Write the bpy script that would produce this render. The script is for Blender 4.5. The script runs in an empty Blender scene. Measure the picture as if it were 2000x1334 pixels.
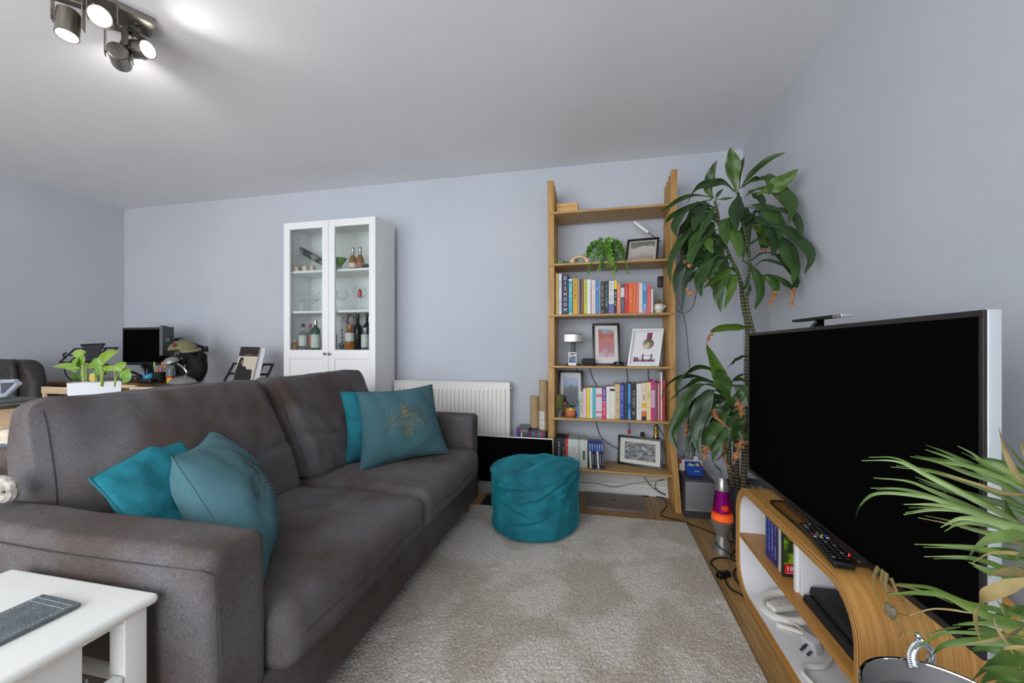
import bpy, bmesh, math, random
from math import sin, cos, pi, radians as R
from mathutils import Vector as V, Matrix as M, noise as NZ

random.seed(7)
S = bpy.context.scene
C = S.collection

# ---------------------------------------------------------------- camera
FPX, HOR, YAW, CH = 768.0, 681.0, math.atan(166 / 768.0), 1.044
cam = bpy.data.cameras.new('camera')
camo = bpy.data.objects.new('camera', cam)
C.objects.link(camo)
cam.sensor_width = 36
cam.lens = FPX / 2000 * 36
cam.shift_y = (HOR - 667) / 2000
cam.clip_start = 0.05
camo.location = (0, 0, CH)
camo.rotation_euler = (pi / 2, 0, YAW)
S.camera = camo

# ---------------------------------------------------------------- world, light, exposure
S.view_settings.view_transform = 'Standard'
S.view_settings.look = 'None'
S.view_settings.gamma = 1
S.view_settings.use_curve_mapping = False
S.view_settings.exposure = 0.07
S.cycles.use_denoising = True
S.cycles.max_bounces = 10
S.cycles.diffuse_bounces = 6
S.cycles.transparent_max_bounces = 24
S.cycles.sample_clamp_indirect = 6
w = bpy.data.worlds.new('sky')
S.world = w
w.use_nodes = True
nt = w.node_tree
bg = nt.nodes['Background']
bg.inputs[0].default_value = (0.80, 0.88, 1.0, 1)
bg.inputs[1].default_value = 1.3


def area(name, loc, rot, sx, sy, power, col):
    l = bpy.data.lights.new(name, 'AREA')
    l.shape = 'RECTANGLE'
    l.size, l.size_y, l.energy, l.color = sx, sy, power, col
    o = bpy.data.objects.new(name, l)
    o.location = loc
    o.rotation_euler = rot
    C.objects.link(o)
    return o


# daylight coming in through the wide window behind the camera
area('window_daylight', (-1.55, -1.41, 1.3), (pi / 2, 0, 0), 4.2, 2.0, 118, (0.93, 0.96, 1.0))

# ---------------------------------------------------------------- pixel -> place helpers
_c, _s = cos(YAW), sin(YAW)


def ray(px, py):
    u = (px - 1000) / FPX
    return V((-_s + u * _c, _c + u * _s, (HOR - py) / FPX))


def AY(px, py, y):
    r = ray(px, py)
    return V((0, 0, CH)) + r * (y / r.y)


def AX(px, py, x):
    r = ray(px, py)
    return V((0, 0, CH)) + r * (x / r.x)


def AZ(px, py, z):
    r = ray(px, py)
    return V((0, 0, CH)) + r * ((z - CH) / r.z)


# ---------------------------------------------------------------- materials
MATS = {}


def lin(c):
    c = c / 255.0
    return c / 12.92 if c <= 0.04045 else ((c + 0.055) / 1.055) ** 2.4


def col(c):
    return (lin(c[0]), lin(c[1]), lin(c[2]), 1)


def mat(name, c=(200, 200, 200), rough=0.5, metal=0, c2=None, scale=40, stretch=(1, 1, 1), bump=0, bscale=None, emit=0,
        sheen=0, trans=0, ior=1.45, contrast=(0.35, 0.65), kind='noise', detail=4, alpha=1, coat=0):
    if name in MATS:
        return MATS[name]
    m = bpy.data.materials.new(name)
    MATS[name] = m
    m.use_nodes = True
    n = m.node_tree
    L = n.links.new
    p = n.nodes['Principled BSDF']
    p.inputs['Base Color'].default_value = col(c)
    p.inputs['Roughness'].default_value = rough
    p.inputs['Metallic'].default_value = metal
    p.inputs['IOR'].default_value = ior
    p.inputs['Transmission Weight'].default_value = trans
    p.inputs['Coat Weight'].default_value = coat
    if sheen:
        p.inputs['Sheen Weight'].default_value = sheen
        p.inputs['Sheen Roughness'].default_value = 0.35
        p.inputs['Sheen Tint'].default_value = col(tuple(min(255, int(k * 1.5 + 40)) for k in c))
    if emit:
        p.inputs['Emission Color'].default_value = col(c)
        p.inputs['Emission Strength'].default_value = emit
    tc = n.nodes.new('ShaderNodeTexCoord')
    mp = n.nodes.new('ShaderNodeMapping')
    mp.inputs['Scale'].default_value = stretch
    L(tc.outputs['Object'], mp.inputs[0])
    if c2 is not None:
        t = n.nodes.new('ShaderNodeTexNoise')
        t.inputs['Scale'].default_value = scale
        t.inputs['Detail'].default_value = detail
        L(mp.outputs[0], t.inputs['Vector'])
        r = n.nodes.new('ShaderNodeValToRGB')
        r.color_ramp.elements[0].position, r.color_ramp.elements[1].position = contrast
        r.color_ramp.elements[0].color, r.color_ramp.elements[1].color = col(c), col(c2)
        L(t.outputs['Fac'], r.inputs[0])
        L(r.outputs[0], p.inputs['Base Color'])
    if bump:
        t2 = n.nodes.new('ShaderNodeTexNoise')
        t2.inputs['Scale'].default_value = bscale or scale
        t2.inputs['Detail'].default_value = 3
        L(mp.outputs[0], t2.inputs['Vector'])
        b = n.nodes.new('ShaderNodeBump')
        b.inputs['Strength'].default_value = bump
        b.inputs['Distance'].default_value = 0.01
        L(t2.outputs['Fac'], b.inputs['Height'])
        L(b.outputs[0], p.inputs['Normal'])
    return m


def wood(name, a, b, axis=2, rough=0.42, scale=6.0, bump=0.08, var=0):
    """two-scale grain stretched along one axis"""
    if name in MATS:
        return MATS[name]
    m = mat(name, a, rough)
    n = m.node_tree
    L = n.links.new
    p = n.nodes['Principled BSDF']
    mp = [x for x in n.nodes if x.type == 'MAPPING'][0]
    st = [14.0, 14.0, 14.0]
    st[axis] = 0.8
    mp.inputs['Scale'].default_value = st
    if var:
        oi = n.nodes.new('ShaderNodeObjectInfo')
        va = n.nodes.new('ShaderNodeVectorMath')
        va.operation = 'MULTIPLY'
        cx = n.nodes.new('ShaderNodeCombineXYZ')
        L(oi.outputs['Random'], cx.inputs[0])
        L(oi.outputs['Random'], cx.inputs[1])
        va.inputs[1].default_value = (40, 17, 0)
        L(cx.outputs[0], va.inputs[0])
        L(va.outputs[0], mp.inputs['Location'])
    t = n.nodes.new('ShaderNodeTexNoise')
    t.inputs['Scale'].default_value = scale
    t.inputs['Detail'].default_value = 8
    t.inputs['Roughness'].default_value = 0.65
    L(mp.outputs[0], t.inputs['Vector'])
    r = n.nodes.new('ShaderNodeValToRGB')
    r.color_ramp.elements[0].position, r.color_ramp.elements[1].position = 0.32, 0.72
    r.color_ramp.elements[0].color, r.color_ramp.elements[1].color = col(a), col(b)
    L(t.outputs['Fac'], r.inputs[0])
    last = r.outputs[0]
    if var:
        hs = n.nodes.new('ShaderNodeHueSaturation')
        mr = n.nodes.new('ShaderNodeMapRange')
        mr.inputs['To Min'].default_value = 1 - var
        mr.inputs['To Max'].default_value = 1 + var
        L(oi.outputs['Random'], mr.inputs[0])
        L(mr.outputs[0], hs.inputs['Value'])
        L(last, hs.inputs['Color'])
        last = hs.outputs[0]
    L(last, p.inputs['Base Color'])
    bp = n.nodes.new('ShaderNodeBump')
    bp.inputs['Strength'].default_value = bump
    bp.inputs['Distance'].default_value = 0.004
    L(t.outputs['Fac'], bp.inputs['Height'])
    L(bp.outputs[0], p.inputs['Normal'])
    return m


def fabric(name, a, b, stain=None, weave=520, rough=0.95, bump=0.25, sheen=0.0, big=2.5):
    """woven cloth: two crossed stretched noises, plus an optional large worn / stained tone"""
    if name in MATS:
        return MATS[name]
    m = mat(name, a, rough, sheen=sheen)
    n = m.node_tree
    L = n.links.new
    p = n.nodes['Principled BSDF']
    tc = [x for x in n.nodes if x.type == 'TEX_COORD'][0]
    outs = []
    for st in ((0.16, 1, 1), (1, 1, 0.16), (1, 0.16, 1)):
        mp = n.nodes.new('ShaderNodeMapping')
        mp.inputs['Scale'].default_value = st
        L(tc.outputs['Object'], mp.inputs[0])
        t = n.nodes.new('ShaderNodeTexNoise')
        t.inputs['Scale'].default_value = weave
        t.inputs['Detail'].default_value = 2
        L(mp.outputs[0], t.inputs['Vector'])
        outs.append(t.outputs['Fac'])
    ad = n.nodes.new('ShaderNodeMath')
    ad.operation = 'ADD'
    L(outs[0], ad.inputs[0])
    L(outs[1], ad.inputs[1])
    ad2 = n.nodes.new('ShaderNodeMath')
    ad2.operation = 'ADD'
    L(ad.outputs[0], ad2.inputs[0])
    L(outs[2], ad2.inputs[1])
    dv = n.nodes.new('ShaderNodeMath')
    dv.operation = 'DIVIDE'
    dv.inputs[1].default_value = 3
    L(ad2.outputs[0], dv.inputs[0])
    r = n.nodes.new('ShaderNodeValToRGB')
    r.color_ramp.elements[0].position, r.color_ramp.elements[1].position = 0.4, 0.6
    r.color_ramp.elements[0].color, r.color_ramp.elements[1].color = col(a), col(b)
    L(dv.outputs[0], r.inputs[0])
    last = r.outputs[0]
    if stain:
        t = n.nodes.new('ShaderNodeTexNoise')
        t.inputs['Scale'].default_value = big
        t.inputs['Detail'].default_value = 5
        t.inputs['Roughness'].default_value = 0.6
        L(tc.outputs['Object'], t.inputs['Vector'])
        rr = n.nodes.new('ShaderNodeMapRange')
        rr.inputs['From Min'].default_value = 0.42
        rr.inputs['From Max'].default_value = 0.62
        rr.inputs['To Max'].default_value = 0.85
        L(t.outputs['Fac'], rr.inputs[0])
        mx = n.nodes.new('ShaderNodeMix')
        mx.data_type = 'RGBA'
        mx.blend_type = 'MULTIPLY'
        L(rr.outputs[0], mx.inputs['Factor'])
        L(last, mx.inputs['A'])
        mx.inputs['B'].default_value = col(stain)
        last = mx.outputs['Result']
    L(last, p.inputs['Base Color'])
    bp = n.nodes.new('ShaderNodeBump')
    bp.inputs['Strength'].default_value = bump
    bp.inputs['Distance'].default_value = 0.003
    L(dv.outputs[0], bp.inputs['Height'])
    L(bp.outputs[0], p.inputs['Normal'])
    return m


def thin_glass(name, tint=(0.95, 0.97, 0.96), refl=0.9):
    if name in MATS:
        return MATS[name]
    m = bpy.data.materials.new(name)
    MATS[name] = m
    m.use_nodes = True
    n = m.node_tree
    n.nodes.clear()
    L = n.links.new
    o = n.nodes.new('ShaderNodeOutputMaterial')
    t = n.nodes.new('ShaderNodeBsdfTransparent')
    t.inputs[0].default_value = (*tint, 1)
    g = n.nodes.new('ShaderNodeBsdfGlossy')
    g.inputs['Roughness'].default_value = 0.02
    f = n.nodes.new('ShaderNodeFresnel')
    f.inputs[0].default_value = 1.35
    mu = n.nodes.new('ShaderNodeMath')
    mu.operation = 'MULTIPLY'
    mu.inputs[1].default_value = refl
    L(f.outputs[0], mu.inputs[0])
    x = n.nodes.new('ShaderNodeMixShader')
    L(mu.outputs[0], x.inputs[0])
    L(t.outputs[0], x.inputs[1])
    L(g.outputs[0], x.inputs[2])
    L(x.outputs[0], o.inputs[0])
    return m


def plain(c, rough=0.55, metal=0):
    return mat('paint_%d_%d_%d_%d_%d' % (*c, int(rough * 100), int(metal * 10)), c, rough, metal)


# ---------------------------------------------------------------- mesh builder
class B:
    def __init__(s):
        s.v, s.f, s.sm, s.mi, s.m, s.T = [], [], [], [], 0, None

    def P(s, p):
        p = V(p)
        if s.T is not None:
            p = s.T @ p
        s.v.append(p)
        return len(s.v) - 1

    def F(s, idx, smooth=False):
        s.f.append(tuple(idx))
        s.sm.append(smooth)
        s.mi.append(s.m)

    def grid(s, rows, smooth=True, cu=False, cv=False):
        ids = [[s.P(p) for p in r] for r in rows]
        nr, nc = len(ids), len(ids[0])
        for i in range(nr if cv else nr - 1):
            for j in range(nc if cu else nc - 1):
                a, b = ids[i][j], ids[i][(j + 1) % nc]
                d, c = ids[(i + 1) % nr][j], ids[(i + 1) % nr][(j + 1) % nc]
                s.F((a, b, c, d), smooth)
        return ids

    def box(s, x0, x1, y0, y1, z0, z1, r=0.0, k=2, fn=None, n=1):
        """box, rounded by r with k segments; n inner subdivisions; fn deforms each point"""
        x0, x1 = sorted((x0, x1)); y0, y1 = sorted((y0, y1)); z0, z1 = sorted((z0, z1))
        r = min(r, (x1 - x0) / 2.001, (y1 - y0) / 2.001, (z1 - z0) / 2.001)
        ns = n if isinstance(n, tuple) else (n, n, n)

        def ax(a, b, nn):
            if r <= 0:
                return [a + (b - a) * i / nn for i in range(nn + 1)]
            t = [r * (1 - math.tan((1 - i / k) * pi / 4)) for i in range(k)]
            return [a + q for q in t] + [a + r + (b - a - 2 * r) * i / nn for i in range(nn + 1)] + [b - q for q in t[::-1]]
        X, Y, Z = ax(x0, x1, ns[0]), ax(y0, y1, ns[1]), ax(z0, z1, ns[2])
        key = {}

        def pt(x, y, z):
            kk = (round(x, 6), round(y, 6), round(z, 6))
            if kk not in key:
                p = V((x, y, z))
                if r > 0:
                    q = V((min(max(x, x0 + r), x1 - r), min(max(y, y0 + r), y1 - r), min(max(z, z0 + r), z1 - r)))
                    d = p - q
                    if d.length > 1e-9:
                        p = q + d.normalized() * r
                if fn:
                    p = fn(V(p))
                key[kk] = s.P(p)
            return key[kk]
        sm = r > 0
        for a, flip in ((x0, 1), (x1, 0)):
            for i in range(len(Y) - 1):
                for j in range(len(Z) - 1):
                    q = [pt(a, Y[i], Z[j]), pt(a, Y[i + 1], Z[j]), pt(a, Y[i + 1], Z[j + 1]), pt(a, Y[i], Z[j + 1])]
                    s.F(q[::-1] if flip else q, sm)
        for a, flip in ((y0, 0), (y1, 1)):
            for i in range(len(X) - 1):
                for j in range(len(Z) - 1):
                    q = [pt(X[i], a, Z[j]), pt(X[i + 1], a, Z[j]), pt(X[i + 1], a, Z[j + 1]), pt(X[i], a, Z[j + 1])]
                    s.F(q[::-1] if flip else q, sm)
        for a, flip in ((z0, 1), (z1, 0)):
            for i in range(len(X) - 1):
                for j in range(len(Y) - 1):
                    q = [pt(X[i], Y[j], a), pt(X[i + 1], Y[j], a), pt(X[i + 1], Y[j + 1], a), pt(X[i], Y[j + 1], a)]
                    s.F(q[::-1] if flip else q, sm)
        return s

    def lathe(s, c, prof, n=24, capb=True, capt=True, axis=None, sq=None, smooth=True):
        """profile of (radius, height) spun about c (or about an axis vector)"""
        c = V(c)
        az = V(axis).normalized() if axis is not None else V((0, 0, 1))
        ux = az.orthogonal().normalized() if axis is not None else V((1, 0, 0))
        uy = az.cross(ux)
        rows = []
        for r, h in prof:
            row = []
            for i in range(n):
                a = 2 * pi * i / n
                q = 1.0
                if sq:
                    q = 1 / (abs(cos(a)) ** sq + abs(sin(a)) ** sq) ** (1 / sq)
                row.append(c + ux * (r * q * cos(a)) + uy * (r * q * sin(a)) + az * h)
            rows.append(row)
        ids = s.grid(rows, smooth, cu=True)
        if capb and prof[0][0] > 1e-5:
            s.F(ids[0][::-1])
        if capt and prof[-1][0] > 1e-5:
            s.F(ids[-1])
        return s

    def cyl(s, a, b, r0, r1=None, n=12, smooth=True):
        a, b = V(a), V(b)
        return s.lathe(a, [(r0, 0), (r0 if r1 is None else r1, (b - a).length)], n, axis=b - a, smooth=smooth)

    def tube(s, pts, r, n=8, taper=None, caps=True, flat=None):
        pts = [V(p) for p in pts]
        rows = []
        up = None
        for i, p in enumerate(pts):
            t = (pts[min(i + 1, len(pts) - 1)] - pts[max(i - 1, 0)])
            t = t.normalized() if t.length > 0 else V((0, 0, 1))
            if up is None:
                up = t.orthogonal().normalized()
            else:
                up = (up - t * up.dot(t))
                up = up.normalized() if up.length > 1e-6 else t.orthogonal().normalized()
            sd = t.cross(up)
            rr = r if not taper else taper[min(int(i / max(1, len(pts) - 1) * (len(taper) - 1) + .5), len(taper) - 1)]
            rows.append([p + up * (rr * cos(2 * pi * k / n)) + sd * (rr * sin(2 * pi * k / n)) for k in range(n)])
        ids = s.grid(rows, True, cu=True)
        if caps:
            s.F(ids[0][::-1]); s.F(ids[-1])
        return s

    def prism(s, poly, a, b, plane='xz', smooth=False):
        """polygon in a plane pushed from a to b along the third axis"""
        def mk(p, t):
            return {'xz': (p[0], t, p[1]), 'yz': (t, p[0], p[1]), 'xy': (p[0], p[1], t)}[plane]
        A = [s.P(mk(p, a)) for p in poly]
        Bq = [s.P(mk(p, b)) for p in poly]
        n = len(poly)
        s.F(A[::-1]); s.F(Bq)
        for i in range(n):
            s.F((A[i], A[(i + 1) % n], Bq[(i + 1) % n], Bq[i]), smooth)
        return s

    def ring(s, o, i, a, b, plane='yz', smooth=True):
        """closed outline o with hole i, pushed from a to b"""
        def mk(p, t):
            return {'xz': (p[0], t, p[1]), 'yz': (t, p[0], p[1]), 'xy': (p[0], p[1], t)}[plane]
        n = len(o)
        q = [[s.P(mk(p, t)) for p in l] for l in (o, i) for t in (a, b)]
        oa, ob, ia, ib = q
        for k in range(n):
            j = (k + 1) % n
            s.F((oa[k], ob[k], ob[j], oa[j]), smooth)
            s.F((ia[k], ia[j], ib[j], ib[k]), smooth)
        for k in range(n):
            j = (k + 1) % n
            s.F((oa[k], oa[j], ia[j], ia[k]))
            s.F((ob[k], ib[k], ib[j], ob[j]))
        return s

    def quad(s, a, b, c, d):
        s.F([s.P(p) for p in (a, b, c, d)])
        return s

    def ball(s, c, r, n=14, m=9, sc=(1, 1, 1)):
        rows = []
        c = V(c)
        for i in range(m + 1):
            t = pi * i / m
            rows.append([c + V((r * sin(t) * cos(2 * pi * k / n) * sc[0], r * sin(t) * sin(2 * pi * k / n) * sc[1], -r * cos(t) * sc[2])) for k in range(n)])
        s.grid(rows, True, cu=True)
        return s

    def leaf(s, pts, wd, side=None, fold=0.25, seg=10, nc=4, prof=None, wav=0.0, rib=0.0):
        """strap leaf along a smooth path; wd = half width; a V fold along the midrib"""
        path = catmull([V(p) for p in pts], seg)
        n = len(path)
        rows = []
        ph = random.random() * 6
        for i, p in enumerate(path):
            t = i / (n - 1)
            tg = (path[min(i + 1, n - 1)] - path[max(i - 1, 0)]).normalized()
            sd = V(side) if side is not None else tg.cross(V((0, 0, 1)))
            sd = sd - tg * sd.dot(tg)
            sd = sd.normalized() if sd.length > 1e-5 else tg.orthogonal().normalized()
            nm = sd.cross(tg).normalized()
            if prof:
                ww = wd * prof(t)
            else:
                ww = wd * (sin(pi * min(1, t * 0.92 + 0.08)) ** 0.75)
            ww = max(ww, 0.0006)
            row = []
            for k in range(nc + 1):
                q = k / nc * 2 - 1
                row.append(p + sd * (ww * q) + nm * (abs(q) * ww * fold + (rib * ww if k % 2 else 0) + wav * ww * sin(t * 17 + ph + q * 2) * abs(q)))
            rows.append(row)
        s.grid(rows, True)
        return s


def catmull(P, seg=8):
    P = [V(p) for p in P]
    if len(P) < 3:
        return [P[0].lerp(P[-1], i / seg) for i in range(seg + 1)]
    Q = [P[0] * 2 - P[1]] + P + [P[-1] * 2 - P[-2]]
    out = []
    for i in range(1, len(Q) - 2):
        a, b, c, d = Q[i - 1], Q[i], Q[i + 1], Q[i + 2]
        for k in range(seg):
            t = k / seg
            out.append(0.5 * ((2 * b) + (c - a) * t + (2 * a - 5 * b + 4 * c - d) * t * t + (3 * b - a - 3 * c + d) * t ** 3))
    out.append(P[-1])
    return out


ROOT = {}


def thing(name, label, cat, loc=(0, 0, 0), rz=0, group=None):
    o = bpy.data.objects.new(name, None)
    o.empty_display_size = 0.05
    C.objects.link(o)
    o.location = loc
    o.rotation_euler = (0, 0, rz)
    o['label'] = label
    o['category'] = cat
    if group:
        o['group'] = group
    ROOT[o] = M.Translation(V(loc)) @ M.Rotation(rz, 4, 'Z')
    return o


def obj(name, b, m, parent=None, label=None, cat=None, group=None, kind=None, loc=None, local=False):
    """b is in world space unless local; the object's origin goes to its base centre (or its thing's)"""
    me = bpy.data.meshes.new(name)
    if parent is not None:
        W = ROOT[parent]
    elif loc is not None:
        W = M.Translation(V(loc))
    else:
        xs = [p.x for p in b.v]; ys = [p.y for p in b.v]; zs = [p.z for p in b.v]
        W = M.Translation(V(((min(xs) + max(xs)) / 2, (min(ys) + max(ys)) / 2, min(zs))))
    Wi = W.inverted()
    me.from_pydata([tuple(p if local else Wi @ p) for p in b.v], [], b.f)
    me.polygons.foreach_set('use_smooth', b.sm)
    for q in (m if isinstance(m, (list, tuple)) else [m]):
        me.materials.append(q)
    me.polygons.foreach_set('material_index', b.mi)
    me.update()
    if any(b.sm):
        me.set_sharp_from_angle(angle=R(42))
    o = bpy.data.objects.new(name, me)
    C.objects.link(o)
    if parent is not None:
        o.parent = parent
    else:
        o.matrix_world = W
    ROOT[o] = W
    if label: o['label'] = label
    if cat: o['category'] = cat
    if group: o['group'] = group
    if kind: o['kind'] = kind
    return o


def solo(name, b, m, label, cat, group=None, loc=None):
    return obj(name, b, m, None, label, cat, group, loc=loc)


def copy_part(o, parent):
    c = o.copy()
    C.objects.link(c)
    c.parent = parent
    ROOT[c] = ROOT[parent]
    for ch in o.children:
        copy_part(ch, c)
    return c


def dup(root, loc, rz, label, group=None):
    r = root.copy()
    C.objects.link(r)
    r.location = loc
    r.rotation_euler = (0, 0, rz)
    r['label'] = label
    if group: r['group'] = group
    ROOT[r] = M.Translation(V(loc)) @ M.Rotation(rz, 4, 'Z')
    for ch in root.children:
        copy_part(ch, r)
    return r


def text(s, size, origin, right, up, m, parent, name='lettering', extr=0.0003, spacing=1.0, sx=1.0, align='CENTER'):
    cu = bpy.data.curves.new('text', 'FONT')
    cu.body = s
    cu.size = size
    cu.extrude = extr
    cu.resolution_u = 2
    cu.align_x = align
    cu.align_y = 'CENTER'
    cu.space_character = spacing
    t = bpy.data.objects.new('text', cu)
    me = bpy.data.meshes.new_from_object(t)
    bpy.data.objects.remove(t)
    right, up = V(right).normalized(), V(up).normalized()
    nn = right.cross(up)
    b = B()
    for v in me.vertices:
        b.P(V(origin) + right * (v.co.x * sx) + up * v.co.y + nn * v.co.z)
    for p in me.polygons:
        b.F(list(p.vertices))
    bpy.data.meshes.remove(me)
    return obj(name, b, m, parent) if b.v else None


def marks(b, origin, right, up, length, size, dens=0.7, d=0.0006):
    """a run of small unreadable printed strokes"""
    origin, right, up = V(origin), V(right).normalized(), V(up).normalized()
    nn = right.cross(up)
    t = -length / 2
    while t < length / 2 - size * 0.3:
        wv = size * random.uniform(0.25, 0.6)
        if random.random() < dens:
            k = random.choice((0, 1, 2, 3))
            st = size * 0.13
            segs = [(t, t + st, -size / 2, size / 2)]
            if k in (1, 3): segs.append((t, t + wv, size / 2 - st, size / 2))
            if k in (2, 3): segs.append((t, t + wv, -size / 2, -size / 2 + st))
            if k == 1: segs.append((t + wv - st, t + wv, -size / 2, size / 2))
            if k == 0: segs.append((t, t + wv, -st / 2, st / 2))
            for a0, a1, c0, c1 in segs:
                b.quad(*[origin + right * x + up * y + nn * d for x, y in ((a0, c0), (a1, c0), (a1, c1), (a0, c1))])
        t += wv + size * 0.16


# common materials
WHITE = mat('white_paint', (226, 226, 226), 0.35)
BLACK = mat('black_plastic', (16, 16, 17), 0.4)
MATTE = mat('matte_black', (22, 22, 24), 0.75)
SCREEN = mat('black_screen', (7, 7, 7), 0.9)
SCREEN.node_tree.nodes['Principled BSDF'].inputs['Specular IOR Level'].default_value = 0.02
STEEL = mat('brushed_steel', (170, 170, 172), 0.32, 1)
CHROME = mat('chrome', (215, 218, 222), 0.08, 1)
OAK = wood('shelf_oak', (150, 108, 54), (198, 154, 90), 2, 0.45)
OAKX = wood('shelf_oak_board', (160, 124, 74), (194, 158, 104), 0, 0.45)
PLY = wood('veneer_oak', (168, 118, 56), (206, 158, 90), 2, 0.35)
[q for q in PLY.node_tree.nodes if q.type == 'MAPPING'][0].inputs['Scale'].default_value = (26, .7, .7)
PLYT = wood('veneer_oak_front', (160, 108, 46), (190, 138, 70), 1, 0.4)
PINE = wood('pale_pine', (196, 170, 132), (222, 200, 166), 0, 0.5)
PAPER = mat('paper_pages', (214, 206, 190), 0.9)
INKW = plain((232, 230, 222), 0.6)
INKB = plain((24, 24, 28), 0.6)
CABLE = mat('black_cable', (14, 14, 15), 0.45)

# ================================================================ THE ROOM
XL, XR, YB, YF, ZC = -4.5, 0.97, 2.945, -1.4, 2.4
WALL = mat('wall_paint', (183, 187, 195), 0.75, c2=(190, 193, 201), scale=1.3, bump=0.05, bscale=220, detail=5)
CEIL = mat('ceiling_paint', (226, 228, 231), 0.85, c2=(230, 232, 235), scale=1.5, bump=0.04, bscale=180)


def struct(name, b, m, parent=None):
    return obj(name, b, m, parent, kind='structure')


struct('wall_back', B().box(XL - .1, XR + .1, YB, YB + .1, -.1, ZC + .1), WALL)
struct('wall_left', B().box(XL - .1, XL, YF - .1, YB, -.1, ZC + .1), WALL)
struct('wall_right', B().box(XR, XR + .1, YF - .1, YB, -.1, ZC + .1), WALL)
wf = B()
WX0, WX1, WZ0, WZ1 = -3.75, 0.65, 0.2, 2.35
wf.box(XL, WX0, YF - .1, YF, 0, ZC).box(WX1, XR, YF - .1, YF, 0, ZC)
wf.box(WX0, WX1, YF - .1, YF, 0, WZ0).box(WX0, WX1, YF - .1, YF, WZ1, ZC)
struct('wall_front', wf, WALL)
struct('ceiling', B().box(XL, XR, YF - .1, YB, ZC, ZC + .1), CEIL)
win = B()
for xx in (WX0, -2.65, -1.57, -.45, WX1 - .06):
    win.box(xx, xx + .06, YF - .09, YF - .03, WZ0, WZ1)
win.box(WX0, WX1, YF - .09, YF - .03, WZ0, WZ0 + .06).box(WX0, WX1, YF - .09, YF - .03, WZ1 - .06, WZ1)
wo = struct('window_1', win, WHITE)
struct('pane', B().box(WX0 + .01, WX1 - .01, YF - .065, YF - .06, WZ0 + .01, WZ1 - .01), thin_glass('window_glass'), wo)
FLB = mat('subfloor', (120, 92, 58), 0.6)
LAM = wood('floor_oak', (136, 104, 62), (176, 140, 90), 1, 0.4, scale=5, var=0.12)
fl = struct('floor', B().box(XL, XR, YF, YB, -.1, -.004), FLB)
pl_mesh = None
px_ = -0.98
k = 0
while px_ < XR - .01:
    y = 0.35 - random.random() * .5
    while y < YB - .01:
        ln = random.uniform(.75, 1.1)
        x1, y1 = min(px_ + .094, XR), min(y + ln - .0015, YB)
        if y1 > 0.4:
            obj('plank', B().box(px_, x1, max(y, .3), y1, -.004, random.choice((0, 0.0004))), LAM, fl)
        y += ln
    px_ += .0955
# far part of the floor, hidden behind the sofa
struct('floor', B().box(XL, -.99, YF, YB, -.004, 0), LAM, fl)
sk = B()
sk.box(XL, XR, YB - .018, YB, 0, .17, .004).box(XL, XR, YB - .03, YB, .045, .06, .004).box(XL, XR, YB - .026, YB, 0, .05, .003)
struct('baseboard_back', sk, WHITE)
struct('baseboard_right', B().box(XR - .018, XR, YF, YB - .03, 0, .12, .004), WHITE)
# painted batten behind the shelves, above the skirting
cvr = mat('trunking_white', (214, 210, 202), 0.5)
solo('cable_trunking', B().box(-.3, .62, YB - .045, YB - .019, .085, .2, .004), cvr, 'long cream white cable trunking low on the wall beneath the bookcase', 'trunking')

# ---------------------------------------------------------------- rug
import numpy as np


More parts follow.
